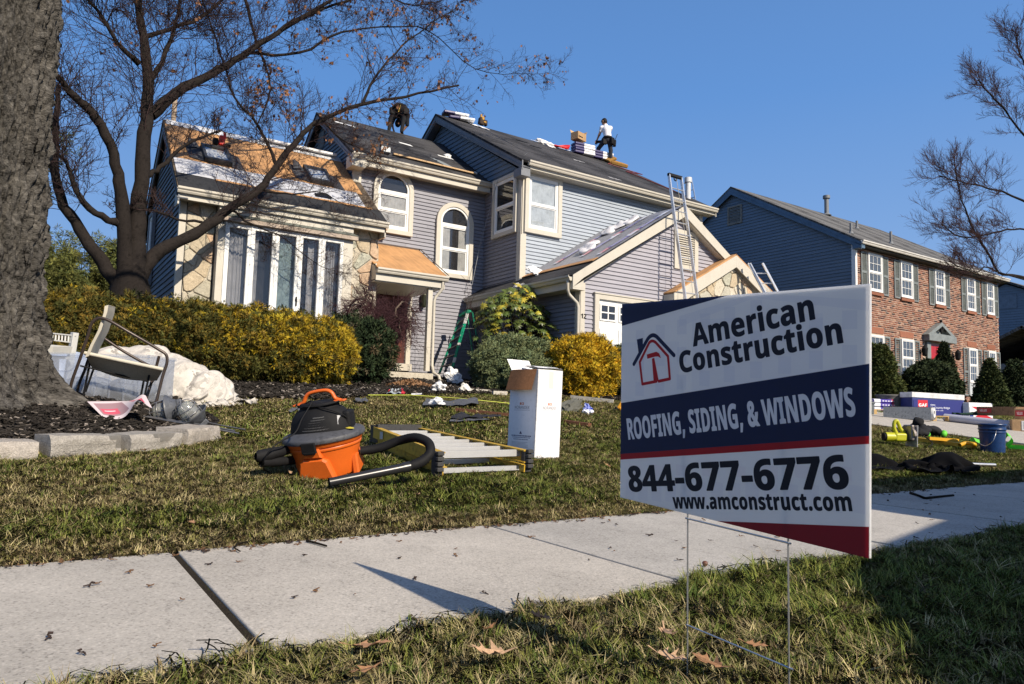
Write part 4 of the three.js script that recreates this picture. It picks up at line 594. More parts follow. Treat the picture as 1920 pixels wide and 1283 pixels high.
  const rD = part('gable_roof', [roofGeo(V(dL[0], dL[1], zG + 0.02), V(dL[0], dL[1], zD), V(dP[0], dP[1], zD), V(dP[0], dP[1], zG + 0.02), 0.04), roofGeo(V(dR[0], dR[1], zD), V(dR[0], dR[1], zG + 0.02), V(dP[0], dP[1], zG + 0.02), V(dP[0], dP[1], zD), 0.04)], plyMat, H, { uv: true, label: 'small gable roof stripped to red plywood' });
  part('rake_board', [slab([V(dL[0], 3.18, zD + 0.01), V(dL[0] + 0.4, 3.32, zD + 0.01), V(dP[0], 4.42, zD + 0.01), V(dP[0], 4.735, zD + 0.01), V(dL[0], 3.46, zD + 0.01)], 0.03), slab([V(dP[0] + 0.002, 4.42, zD + 0.01), V(dR[0] - 0.4, 3.32, zD + 0.01), V(dR[0], 3.18, zD + 0.01), V(dR[0], 3.46, zD + 0.01), V(dP[0] + 0.002, 4.735, zD + 0.01)], 0.03), span(dL[0], dL[0] + 0.4, 3.16, 3.2, zG, zD), span(dL[0], dL[0] + 0.03, 3.2, 3.45, zG + 0.01, zD - 0.02)], M.cream, rD);
  part('vent_pipe', [cyl(0.09, 0.09, 0.75, 14, 17.45, 7.75, -16.0), cyl(0.12, 0.12, 0.16, 14, 17.45, 8.12, -16.0)], mat([0.55, 0.56, 0.57], 0.5), rC);
  rebase(H, V(8.5, 1.1, zB));
}

// ---------- the brick house next door ----------
{
  const z = -14.326, x0 = 24.3, x1 = 35.45, yB = 1.0, yT = 6.62, H = thing('brick_house', 'two storey brick house with grey green shutters and a red front door', 'house');
  const RD = { eY: 6.78, eZ: -13.98, rY: 10.12, rZ: -19.7, xL: 24.08, xR: 35.75 };
  part('wall_core', [span(x0 + 0.02, x1, yB, yT, -25, z + 0.008)], mat([0.45, 0.35, 0.285], 0.95, { g: 'fine', gs: 0.3 }), H);
  siding(H, 'side_wall', [[-25, yB], [z, yB], [z, 6.75], [-19.7, 9.86], [-25, 6.75]], leftM(x0 - 0.01), [M.sidBlue, M.sidBlue, M.sidBlue2], 0.125, 'slate blue clapboard gable wall');
  part('gable_vent', [poly(ring2([[-20.0, 8.75], [-19.25, 8.75], [-19.25, 9.55], [-20.0, 9.55]].map(p => [p[0] + 0.0, p[1] - 0.25]), [[-19.93, 8.57], [-19.32, 8.57], [-19.32, 9.23], [-19.93, 9.23]]), 0.04).applyMatrix4(leftM(x0 - 0.03)), ...[...Array(10)].map((_, i) => box(0.62, 0.05, 0.01, -19.62, 8.6 + 0.065 * i, 0.01, -0.6).applyMatrix4(leftM(x0 - 0.03)))], mat([0.22, 0.20, 0.17], 0.7), H);
  // openings: windows above and below with their shutters, the door bay
  const up = [[25.02, 25.95], [27.25, 28.12], [29.85, 30.62], [32.5, 33.25], [34.32, 34.98]], low = [[25.05, 25.98], [27.2, 28.1], [32.52, 33.25], [34.32, 34.98]];
  const holes = [...up.map(w => [w[0] - 0.03, w[1] + 0.03, 5.0, 6.55]), ...low.map(w => [w[0] - 0.03, w[1] + 0.03, 1.55, 3.58]), [28.95, 30.9, 1, 3.72]];
  const list = [], bw = 0.19, bh = 0.056, B3 = [[0.36, 0.19, 0.135], [0.30, 0.115, 0.075], [0.36, 0.16, 0.105], [0.25, 0.10, 0.075], [0.42, 0.215, 0.15], [0.14, 0.07, 0.065], [0.48, 0.29, 0.21], [0.33, 0.135, 0.085], [0.085, 0.055, 0.055]], q0 = new THREE.Quaternion();
  for (let r = 0, y = yB; y < yT; r++, y += bh + 0.0205) for (let x = x0 + 0.11 + (r % 2) * bw / 2; x < x1; x += bw + 0.021) {
    if (holes.some(h => x > h[0] - 0.06 && x < h[1] + 0.06 && y > h[2] - 0.03 && y < h[3])) continue;
    const c = pick(B3), k = R(0.65, 1.05); list.push({ m: new THREE.Matrix4().compose(V(x, y + bh / 2, z + R(-0.004, 0.003)), q0, V(1, 1, 1)), c: c.map(v => v * k) });
  }
  const brick = boxUV(rbox(bw, bh, 0.04, 0.006)); instances('brick', brick, mat([0.74, 0.74, 0.74], 0.92, { g: 'fine', gs: 0.2, b: 0.004 }), list, H);
  const shut = mat([0.17, 0.19, 0.188], 0.55, { gs: 0.8 }), wm = leftM(0);
  const shutter = (xa, xb, ya, yb) => { const s = part('shutter', poly(ring2([[xa, ya], [xb, ya], [xb, yb], [xa, yb]], [[xa + 0.06, ya + 0.07], [xb - 0.06, ya + 0.07], [xb - 0.06, yb - 0.07], [xa + 0.06, yb - 0.07]]), 0.035, 0.006).translate(0, 0, z + 0.024), shut, H); part('shutter_rail', span(xa + 0.06, xb - 0.06, (ya + yb) / 2 - 0.045, (ya + yb) / 2 + 0.045, z + 0.026, z + 0.055), shut, s); part('louvres', [...Array(22)].map((_, i) => box(xb - xa - 0.12, 0.05, 0.006, (xa + xb) / 2, lerp(ya + 0.09, yb - 0.09, (i + 0.5) / 22), z + 0.036, 0.5)), shut, s); };
  const sillB = mat([0.30, 0.13, 0.085], 0.9, { g: 'fine', gs: 0.15, b: 0.004 });
  for (const [a, b] of up) { windowUnit(H, frontM(z + 0.012), { x0: a, x1: b, y0: 5.1, y1: 6.5, tw: 0, sill: 0.001, head: 0, fw: 0.06, grid: [3, 2], inside: 'sheer', net: M.netDark, trim: M.white }); shutter(a - 0.44, a - 0.05, 5.02, 6.5); shutter(b + 0.05, b + 0.44, 5.02, 6.5); part('brick_sill', [...Array(12)].map((_, i) => box(0.07, 0.1, 0.14, lerp(a - 0.02, b + 0.02, (i + 0.5) / 12), 5.03, z + 0.03, 0.15)), sillB, H); }
  for (const [a, b] of low) { windowUnit(H, frontM(z + 0.012), { x0: a, x1: b, y0: 2.05, y1: 3.5, tw: 0, sill: 0.001, head: 0, fw: 0.06, grid: [3, 2], inside: 'sheer', net: M.netDark, trim: M.white }); part('window_apron', [span(a, b, 1.5, 2.03, z + 0.01, z + 0.035), poly(ring2([[a, 1.5], [b, 1.5], [b, 2.03], [a, 2.03]], [[a + 0.08, 1.58], [b - 0.08, 1.58], [b - 0.08, 1.95], [a + 0.08, 1.95]]), 0.02).translate(0, 0, z + 0.036)], mat([0.44, 0.47, 0.49], 0.6), H); shutter(a - 0.44, a - 0.05, 1.5, 3.5); shutter(b + 0.05, b + 0.44, 1.5, 3.5); part('brick_lintel', [...Array(14)].map((_, i) => box(0.065, 0.22, 0.06, lerp(a - 0.04, b + 0.04, (i + 0.5) / 14), 3.68, z + 0.004, 0, 0, -(i - 6.5) * 0.02)), sillB, H); }
  part('corner_board', [span(x0 - 0.06, x0 + 0.06, yB, 6.7, z - 0.12, z + 0.03)], M.white, H);
  // door with pediment and side light
  const trimG = mat([0.19, 0.21, 0.207], 0.5, { gs: 0.6 });
  const dr = part('front_door', span(29.35, 30.3, 1.45, 3.46, z + 0.0, z + 0.03), mat([0.36, 0.012, 0.016], 0.4, { gs: 0.6 }), H);
  part('door_panel', [[29.42, 29.78], [29.87, 30.22]].flatMap(([a, b]) => [[1.55, 2.1], [2.2, 2.8], [2.9, 3.36]].map(([c, d]) => rbox(b - a, d - c, 0.02, 0.006, (a + b) / 2, (c + d) / 2, z + 0.032))), mat([0.38, 0.014, 0.018], 0.4, { gs: 0.6 }), dr);
  part('wreath', new THREE.TorusGeometry(0.15, 0.05, 8, 20).translate(29.83, 2.78, z + 0.07), mat([0.20, 0.22, 0.15], 0.9), dr);
  part('door_surround', [span(29.05, 29.33, 1.2, 3.52, z + 0.0, z + 0.09), span(30.32, 30.42, 1.2, 3.52, z, z + 0.08), span(30.74, 30.86, 1.2, 3.52, z, z + 0.09), span(30.42, 30.74, 1.2, 1.9, z, z + 0.06)], trimG, dr);
  part('side_light', span(30.42, 30.74, 1.9, 3.46, z + 0.02, z + 0.026), M.glass, dr); part('side_light_back', span(30.42, 30.74, 1.9, 3.46, z + 0.0, z + 0.004), M.dark, dr);
  part('pediment', [poly([[28.85, 3.55], [31.02, 3.55], [31.02, 3.78], [28.85, 3.78]], 0.28, 0.01).translate(0, 0, z), poly(ring2([[28.78, 3.78], [31.08, 3.78], [29.93, 4.34]], [[29.25, 3.86], [30.6, 3.86], [29.93, 4.18]]), 0.26, 0.01).translate(0, 0, z), span(28.95, 30.9, 3.78, 3.82, z, z + 0.1), poly([[29.2, 3.82], [30.65, 3.82], [29.93, 4.2]], 0.08).translate(0, 0, z)], trimG, dr);
  part('door_ornament', [tube([V(29.6, 3.98, z + 0.2), V(29.8, 4.1, z + 0.22), V(29.93, 3.95, z + 0.2), V(30.05, 4.1, z + 0.22), V(30.28, 4.0, z + 0.2)], 0.035, 20, 6), rod(V(29.93, 3.82, z + 0.2), V(29.93, 4.45, z + 0.2), 0.025), new THREE.SphereGeometry(0.06, 10, 8).translate(29.93, 4.4, z + 0.2)], M.black, dr);
  for (const x of [28.62, 31.25]) part('wall_lantern', [lathe([[0, 0], [0.09, 0.03], [0.1, 0.08], [0.12, 0.3], [0.13, 0.32], [0.05, 0.42], [0, 0.46]], 6).translate(x, 2.9, z + 0.2), tube([V(x, 3.02, z), V(x, 3.1, z + 0.1), V(x, 2.95, z + 0.18)], 0.025, 10, 6)], M.black, H);
  part('house_plaque', cyl(0.2, 0.2, 0.03, 20, 28.55, 2.38, z + 0.04, Math.PI / 2), mat([0.35, 0.38, 0.34], 0.6), H);
  const rf = part('roof', [roofGeo(V(RD.xL, RD.eY, RD.eZ), V(RD.xR, RD.eY, RD.eZ), V(RD.xR, RD.rY, RD.rZ), V(RD.xL, RD.rY, RD.rZ)), roofGeo(V(RD.xR, RD.eY, -25.4), V(RD.xL, RD.eY, -25.4), V(RD.xL, RD.rY, RD.rZ), V(RD.xR, RD.rY, RD.rZ))], shingleOld, H, { uv: true, label: 'weathered grey shingle roof' });
  const rk = (x, w) => [slab([V(x, RD.eY - 0.02 - w, RD.eZ), V(x, RD.eY - 0.02, RD.eZ), V(x, RD.rY - 0.02, RD.rZ), V(x, RD.rY - 0.02 - w * 1.1, RD.rZ)], 0.03), slab([V(x, RD.rY - 0.02 - w * 1.1, RD.rZ), V(x, RD.rY - 0.02, RD.rZ), V(x, RD.eY - 0.02, -25.4), V(x, RD.eY - 0.02 - w, -25.4)], 0.03)];
  part('rake_board', [...rk(RD.xL + 0.01, 0.3), slab([V(x0 + 0.02, RD.eY - 0.2, RD.eZ), V(RD.xL, RD.eY - 0.2, RD.eZ), V(RD.xL, RD.rY - 0.22, RD.rZ), V(x0 + 0.02, RD.rY - 0.22, RD.rZ)], 0.02), span(RD.xL, x0 + 0.03, 6.5, 6.72, z + 0.02, RD.eZ)], mat([0.075, 0.135, 0.21], 0.6, { gs: 1 }), rf);
  part('soffit', [span(x0, RD.xR - 0.02, 6.6, 6.64, z, RD.eZ - 0.02), span(x0, RD.xR, 6.62, 6.76, RD.eZ - 0.04, RD.eZ - 0.02)], mat([0.06, 0.06, 0.055], 0.7), rf);
  part('gutter', gutterGeo(V(RD.xL, RD.eY - 0.02, RD.eZ - 0.02), V(RD.xR, RD.eY - 0.02, RD.eZ - 0.02), V(0, 0, 1)), M.gutterWhite, rf);
  const vp = (x, t, r, h, m) => { const p = onRoof(RD, x, t); return part('vent_pipe', [cyl(r, r, h, 12, p.x, p.y + h / 2 - 0.1, p.z), cyl(r * 2.2, r * 1.2, 0.1, 12, p.x, p.y + 0.03, p.z)], m, rf); };
  const pipeM = mat([0.16, 0.17, 0.18], 0.6); vp(30.4, 0.93, 0.1, 0.95, pipeM); vp(25.0, 0.16, 0.05, 0.5, pipeM); vp(28.2, 0.2, 0.05, 0.6, pipeM); vp(29.2, 0.55, 0.05, 0.45, pipeM);
  { const p = onRoof(RD, 30.4, 0.93); part('vent_cap', [cyl(0.16, 0.16, 0.14, 14, p.x, p.y + 0.86, p.z)], pipeM, rf); }
  rebase(H, V(30, 1, z));
}
{ // the next house on, seen past the brick corner
  const H = thing('blue_house', 'dark blue clapboard house at the far right beyond the brick house', 'house'), x0 = 50.2, y0 = 1.0;
  siding(H, 'side_wall', [[-25, y0], [-14.6, y0], [-14.6, 6.6], [-19.8, 9.0], [-25, 6.6]], leftM(x0), [M.sidBlue, M.sidBlue2], 0.16);
  part('wall_core', span(x0 + 0.1, x0 + 14, y0, 6.5, -25, -14.6), M.sidBlue2, H);
  part('roof', [roofGeo(V(x0 - 0.3, 6.5, -14.2), V(x0 + 14, 6.5, -14.2), V(x0 + 14, 9.25, -19.8), V(x0 - 0.3, 9.25, -19.8), 0.12), roofGeo(V(x0 + 14, 6.5, -25.4), V(x0 - 0.3, 6.5, -25.4), V(x0 - 0.3, 9.25, -19.8), V(x0 + 14, 9.25, -19.8), 0.12)], shingleOld, H, { uv: true });
  part('gable_vent', [span(-20.2, -19.2, 7.45, 8.3, 0.02, 0.05).applyMatrix4(leftM(x0))], mat([0.15, 0.19, 0.24], 0.7), H);
  part('garage_wing', span(x0 - 6, x0 + 4, y0, 3.6, -20, -13.2), mat([0.16, 0.18, 0.2], 0.7, { gs: 1.5 }), H);
  part('wing_roof', [roofGeo(V(x0 - 6.4, 3.6, -12.6), V(x0 + 5, 3.6, -12.6), V(x0 + 5, 5.6, -16.6), V(x0 - 6.4, 5.6, -16.6), 0.15), roofGeo(V(x0 + 5, 3.6, -20.6), V(x0 - 6.4, 3.6, -20.6), V(x0 - 6.4, 5.6, -16.6), V(x0 + 5, 5.6, -16.6), 0.15)], shingleOld, H, { uv: true });
  part('gutter', gutterGeo(V(x0 - 6.4, 3.6, -12.6), V(x0 + 5, 3.6, -12.6), V(0, 0, 1)), M.gutterWhite, H);
  windowUnit(H, leftM(x0 - 0.02), { x0: -17.3, x1: -15.6, y0: 4.0, y1: 5.2, tw: 0.14, inside: 'dark', trim: mat([0.06, 0.03, 0.03], 0.6) });
  rebase(H, V(x0, y0, -15));
}
{ // the yard: a low retaining kerb by the brick house
  solo('garden_wall', [rbox(3.4, 0.34, 0.3, 0.02, 33.4, 1.2, -12.6), rbox(2.2, 0.3, 0.3, 0.02, 36.4, 1.1, -11.8)], mat([0.36, 0.30, 0.22], 0.9, { g: 'fine', gs: 0.4 }), 'low tan garden wall below the conical shrubs in front of the brick house', 'wall');
}
{ // a box truck at the kerb, behind and to the right of the photographer: its shade lies across the grass
  const T = thing('box_truck', 'white box truck parked at the kerb outside the view, shading the grass', 'truck', V(6, -0.13, 2.3)), w = 2.0, paint = mat([0.6, 0.61, 0.62], 0.35, { gs: 1, clear: 0.6 });
  part('cab', poly([[1.7, 0.45], [5.3, 0.45], [5.3, 2.53], [5.0, 2.51], [3.62, 2.3], [2.82, 2.1], [1.91, 1.63], [1.7, 1.4]], w, 0.04).translate(-6, 0, -1.0), paint, T);
  part('cargo_box', rbox(5.2, 2.5, 2.2, 0.04, 2.0, 2.1, 0.0), paint, T); part('overhang', poly([[4.75, 2.56], [5.42, 2.56], [5.42, 3.3], [5.05, 3.3]], 2.16, 0.03).translate(-6, 0, -1.08), paint, T);
  part('windscreen', slab([V(-4.0, 1.73, 0.85), V(-4.0, 1.73, -0.85), V(-3.22, 2.13, -0.85), V(-3.22, 2.13, 0.85)].reverse(), 0.03), M.black, T);
  for (const [x, z] of [[-3.3, -0.85], [-3.3, 0.85], [3.2, -0.85], [3.2, 0.85]]) { const wh = part('wheel', cyl(0.42, 0.42, 0.26, 20, x, 0.42, z, Math.PI / 2), M.black, T); part('rim', cyl(0.24, 0.24, 0.28, 16, x, 0.42, z, Math.PI / 2), M.steel, wh); }
}

// ---------- trees ----------
function wiggle(pts, amp, per = 3) { // subdivide a polyline into a natural looking limb
  const c = new THREE.CatmullRomCurve3(pts, false, 'centripetal'), n = (pts.length - 1) * per, out = [];
  for (let i = 0; i <= n; i++) { const p = c.getPoint(i / n); if (i && i < n) p.add(V(R(-amp, amp), R(-amp, amp), R(-amp, amp))); out.push(p); } return out;
}
const taper = (n, a, b, pw = 1) => [...Array(n)].map((_, i) => lerp(a, b, Math.pow(i / (n - 1), pw)) * (a > 0.03 ? R(0.93, 1.08) : 1));
// fine branching from a limb: o = {len, n, r, depth, up, spread}
function sprout(T, pts, o, ends) {
  const tot = pts.length - 1;
  for (let k = 0; k < o.n; k++) {
    const t = lerp(o.from || 0.25, 1, (k + rnd()) / o.n) * tot, i = Math.min(tot - 1, Math.floor(t)), a = pts[i].clone().lerp(pts[i + 1], t - i), d = pts[i + 1].clone().sub(pts[i]).normalize();
    const side = V(R(-1, 1), R(-1, 1), R(-1, 1)); side.addScaledVector(d, -side.dot(d)).normalize();
    const dir = d.clone().multiplyScalar(o.fwd === undefined ? 0.7 : o.fwd).addScaledVector(side, o.spread || 0.8).add(V(0, o.up || 0.15, 0)).normalize(), len = o.len * R(0.45, 1.15) * (1 - 0.35 * t / tot), seg = o.seg || 4, line = [a];
    for (let s = 1; s <= seg; s++) { dir.add(V(R(-0.28, 0.28), R(-0.22, 0.28) + (o.bend || 0), R(-0.28, 0.28))).normalize(); line.push(line[s - 1].clone().addScaledVector(dir, len / seg)); }
    T.add(line, taper(seg + 1, o.r * R(0.75, 1.1), o.r * 0.4), o.r > 0.012 ? 5 : 3);
    if (o.depth > 0) sprout(T, line, { ...o, ...(o.next || {}), len: len * (o.shrink || 0.55), n: o.kids || 4, r: Math.max(0.0025, o.r * 0.6), depth: o.depth - 1, from: 0.2, seg: 3 }, ends);
    else if (ends) ends.push(line[line.length - 1], line[2] || line[1]);
  }
}
const barkTex = dataTex(512, (x, y) => { const k = (y >> 1) * 256 + (x >> 1), a = nzA[k], b = nzB[(y % 256) * 256 + x % 256], c = nzC[(y % 256) * 256 + x % 256]; const v = 0.072 * (0.3 + 1.4 * a * (0.5 + b)) + 0.07 * (c - 0.5) + (b > 0.66 ? 0.035 : 0) - (b < 0.36 ? 0.03 : 0); return [v * 1.05, v * 0.97, v * 0.86]; });
const barkBig = new THREE.MeshPhysicalMaterial({ specularIntensity: 0.15, map: scaled(barkTex, 0.7, 0.9), roughness: 1, bumpMap: scaled(bumpTex.fine, 0.2, 0.28), bumpScale: 0.02 });
const barkMid = mat([0.022, 0.018, 0.016], 0.92, { g: 'wear', gs: 0.5, b: 0.008, bs: 0.25 });
const twigMat = mat([0.042, 0.027, 0.026], 0.9, { g: null }), twigGrey = mat([0.075, 0.045, 0.045], 0.9, { g: null });
const leafMat = new THREE.MeshPhysicalMaterial({ specularIntensity: 0.3, color: 0xffffff, roughness: 0.85, side: THREE.DoubleSide });
const curled = (() => { const s = [[0, 0], [0.012, 0.02], [0.035, 0.018], [0.022, 0.035], [0.045, 0.055], [0.02, 0.058], [0.028, 0.085], [0.008, 0.075], [0, 0.105], [-0.008, 0.075], [-0.028, 0.085], [-0.02, 0.058], [-0.045, 0.055], [-0.022, 0.035], [-0.035, 0.018], [-0.012, 0.02]]; const g = new THREE.ShapeGeometry(new THREE.Shape(s.map(p => new THREE.Vector2(p[0], -p[1])))), p = g.attributes.position; for (let i = 0; i < p.count; i++) { const x = p.getX(i), y = p.getY(i); p.setZ(i, 7 * x * x + 0.35 * Math.abs(y) * Math.sin(y * 22) + 2.2 * y * y); } g.computeVertexNormals(); return boxUV(g); })();
function deadLeaves(name, ends, n, size, parent) { const l = []; for (let i = 0; i < n; i++) { const p = pick(ends), k = R(0.5, 1.25), m = 1 + Math.floor(rnd() * 4); for (let j = 0; j < m; j++) { const s = size * R(0.7, 1.3); l.push({ m: new THREE.Matrix4().compose(p.clone().add(V(R(-0.06, 0.06), R(-0.09, 0.02), R(-0.06, 0.06))), new THREE.Quaternion().setFromEuler(new THREE.Euler(R(-0.9, 0.9), R(0, 6.3), R(-0.8, 0.8))), V(s, s, s)), c: [0.21 * k, 0.105 * k, 0.055 * k] }); } } return instances(name, curled, leafMat, l, parent); }
{ // the large near trunk
  const T = thing('large_tree', 'thick fissured tree trunk close at the left edge, standing in dark mulch', 'tree', V(TREE.x, moundY(TREE.x, TREE.z) - 0.05, TREE.z));
  const prof = y => 0.40 + 0.20 * Math.exp(-y * 2.8) + 0.14 * Math.exp(-y * 8) - 0.012 * y;
  const g = grid(260, 420, (u, v) => {
    const a = -u * Math.PI * 2, y = -0.15 + 7.15 * Math.pow(v, 1.15), lob = 1 + 0.22 * Math.exp(-Math.max(0, y) * 2.2) * Math.sin(a * 5 + 1.3) + 0.05 * Math.sin(a * 3 + y * 0.4);
    const c = Math.cos(a), s = Math.sin(a), wx = 0.25 * N3(c * 4, y * 3, s * 4), fis = Math.abs(N3(c * 8 + wx, y * 2.6, s * 8)) + 0.7 * Math.abs(N3(c * 17, y * 7 + 4, s * 17)), fine = fbm(c * 26, y * 20, s * 26, 3);
    const r = prof(Math.max(y, 0)) * lob + 0.085 * (fis - 0.32) + 0.03 * fine;
    return V(c * r, y, s * r);
  });
  const p = g.attributes.position, uv = g.attributes.uv; for (let i = 0; i < p.count; i++) uv.setXY(i, uv.getX(i) * 2.7, p.getY(i)); g.userData.uvReady = true;
  part('trunk', g, barkBig, T, { uv: true });
  const B = new Tubes(), tw = new Tubes(), ends = [];
  // crown out of the frame: limbs over the street and the lawn, whose shade dapples the trunk
  const limbs = [[[0, 6.6, 0], [0.3, 7.2, 1.3], [0.7, 7.3, 2.8], [1.0, 7.2, 4.2]], [[0, 6.2, 0], [-0.6, 6.9, 1.4], [-1.0, 7.0, 2.9], [-0.9, 6.7, 4.4]], [[0, 6.9, 0], [0.2, 9, -0.2], [0.1, 12, 0.3]]];
  limbs.forEach((l, i) => { const w = wiggle(l.map(q => V(...q)), 0.06, 4); B.add(w, taper(w.length, 0.17, 0.03), 9); sprout(tw, w, { n: i < 2 ? 9 : 4, len: 1.1, r: 0.016, depth: 2, kids: 4, up: -0.05, spread: 0.9 }, ends); });
  // two drooping limbs with brown leaves reach into the top of the frame
  for (const l of [[[0.2, 6.7, 0.2], [1.4, 6.6, 0.6], [2.5, 6.15, 0.9], [3.05, 5.4, 0.9], [3.2, 4.7, 0.85]], [[0.2, 6.9, 0.1], [2.0, 7.2, -0.4], [3.4, 6.9, -0.7], [4.4, 6.2, -0.8], [5.2, 5.75, -0.9]], [[0.2, 6.5, 0], [1.3, 6.4, -0.5], [2.2, 5.7, -0.6], [2.5, 5.0, -0.6]]]) { const w = wiggle(l.map(q => V(...q)), 0.05, 4); B.add(w, taper(w.length, 0.07, 0.014), 7); sprout(tw, w, { n: 13, len: 0.95, r: 0.011, depth: 2, kids: 4, up: -0.05, spread: 0.9, from: 0.35 }, ends); }
  part('limbs', B.geo(), barkMid, T, { uv: true });
  part('twigs', tw.geo(), twigMat, T, { uv: true, kind: 'stuff' });
  deadLeaves('dead_leaves', ends.filter(q => q.x > 0.6 && q.y < 7.6), 130, 1, T);
}
{ // the dark many-stemmed tree in front of the left wing; limbs follow the photograph, each at its own depth
  const zz = (z, py) => Math.max(-14.5 - 0.9 * (z + 13.4), py > 300 ? -15.1 : -99), base = atZ(246, 560, -14.5), T = thing('bare_tree', 'dark bare tree forking low behind the yellow hedge, a few brown leaves left', 'tree', V(base.x, 1.0, -14.5)), L = p => p.sub(T.position), B = new Tubes(), tw = new Tubes(), ends = [];
  const limb = (pts, z0, z1, r0, r1, o = {}) => { // pixel path, depth running from z0 to z1
    const w = wiggle(pts.map((q, i) => L(atZ(q[0], q[1], zz(lerp(z0, z1, i / (pts.length - 1)), q[1])))), 0.02, 4); B.add(w, taper(w.length, r0 * 0.84, r1 * 0.75, 0.7), r0 > 0.1 ? 12 : 8);
    if (o.n !== 0) sprout(tw, w, { n: Math.round((o.n || 12) * 2.3), len: o.len || 1.5, r: (o.r || 0.02) * 0.5, depth: 2, kids: o.kids || 7, up: 0.2, spread: 0.85, from: o.from || 0.3, shrink: 0.6 }, ends); return w;
  };
  B.add([V(0.02, -0.3, 0), V(0.0, 0.6, 0), L(atZ(246, 590, -14.5)), L(atZ(244, 545, -14.5)), L(atZ(246, 500, -14.5))], [0.5, 0.4, 0.34, 0.34, 0.22], 14);
  limb([[246, 540], [255, 460], [262, 370], [272, 250], [278, 170], [272, 90], [262, 20], [256, -60]], -13.4, -12.9, 0.24, 0.07, { n: 22, len: 2.0, from: 0.4 });
  limb([[240, 545], [232, 450], [226, 360], [212, 290], [180, 220], [140, 180], [112, 150], [60, 100]], -13.4, -13.9, 0.19, 0.05, { n: 16, from: 0.4 });
  limb([[236, 560], [190, 490], [150, 430], [112, 370], [103, 300], [104, 220], [110, 160]], -13.4, -13.0, 0.17, 0.05, { n: 14, from: 0.4 });
  limb([[226, 420], [180, 400], [140, 355], [128, 310], [110, 290]], -13.5, -13.8, 0.1, 0.03, { n: 9, len: 1.1 });
  limb([[255, 560], [268, 510], [300, 470], [380, 430], [430, 392], [485, 355], [520, 310], [560, 260], [600, 225], [680, 195], [760, 180], [860, 160]], -13.4, -12.2, 0.19, 0.03, { n: 34, len: 1.5, from: 0.3 });
  limb([[282, 215], [330, 175], [400, 138], [455, 105], [520, 60], [580, 25], [650, -20]], -13.0, -12.4, 0.14, 0.04, { n: 24, len: 1.7, from: 0.15 });
  limb([[276, 330], [300, 315], [350, 270], [400, 250], [415, 245]], -13.1, -12.4, 0.07, 0.02, { n: 9, len: 0.9 });
  limb([[520, 312], [500, 270], [480, 230], [440, 180], [420, 120], [400, 60], [380, 0]], -12.6, -12.3, 0.05, 0.02, { n: 14, len: 1.2, from: 0.1 });
  limb([[680, 195], [700, 150], [740, 100], [800, 50], [850, 20]], -12.3, -12.0, 0.045, 0.014, { n: 14, len: 1.2, from: 0.1 });
  limb([[460, 0], [480, 80], [500, 130], [505, 170], [480, 240]], -12.0, -12.3, 0.05, 0.02, { n: 12, len: 0.9 });
  limb([[455, 100], [560, 100], [640, 60], [720, 50], [800, 55], [890, 130], [990, 138], [1040, 136]], -12.4, -11.6, 0.045, 0.004, { n: 30, len: 1.15, from: 0.1, r: 0.014 });
  limb([[530, 55], [600, 20], [700, -10], [780, 10], [860, -10]], -12.3, -11.8, 0.05, 0.012, { n: 18, len: 1.3, from: 0.05 });
  limb([[262, 120], [220, 80], [190, 30], [150, -20]], -13.0, -13.4, 0.07, 0.03, { n: 12, len: 1.6 });
  limb([[276, 160], [310, 100], [330, 40], [345, -30]], -12.9, -12.5, 0.07, 0.03, { n: 16, len: 1.8 });
  limb([[268, 70], [360, 40], [430, -10]], -12.9, -12.3, 0.06, 0.03, { n: 14, len: 1.6 });
  limb([[400, 420], [330, 410], [270, 390], [210, 400]], -12.9, -13.3, 0.04, 0.012, { n: 7, len: 0.7 });
  limb([[430, 392], [470, 420], [520, 440], [600, 500], [640, 510]], -12.8, -12.3, 0.035, 0.004, { n: 16, len: 1.0, r: 0.011 });
  limb([[485, 355], [550, 365], [600, 360], [650, 385], [700, 390]], -12.6, -12.0, 0.03, 0.004, { n: 14, len: 0.9, r: 0.011 });
  limb([[600, 225], [640, 260], [690, 290], [720, 320]], -12.4, -12.1, 0.03, 0.005, { n: 12, len: 0.9, r: 0.011 });
  part('trunk', B.geo(), barkMid, T, { uv: true });
  part('twigs', tw.geo(), twigMat, T, { uv: true, kind: 'stuff' });
  deadLeaves('dead_leaves', ends.filter(q => q.y > 5.2 && (q.x + T.position.x > 3.4 || rnd() < 0.2)), 680, 0.8, T);
}
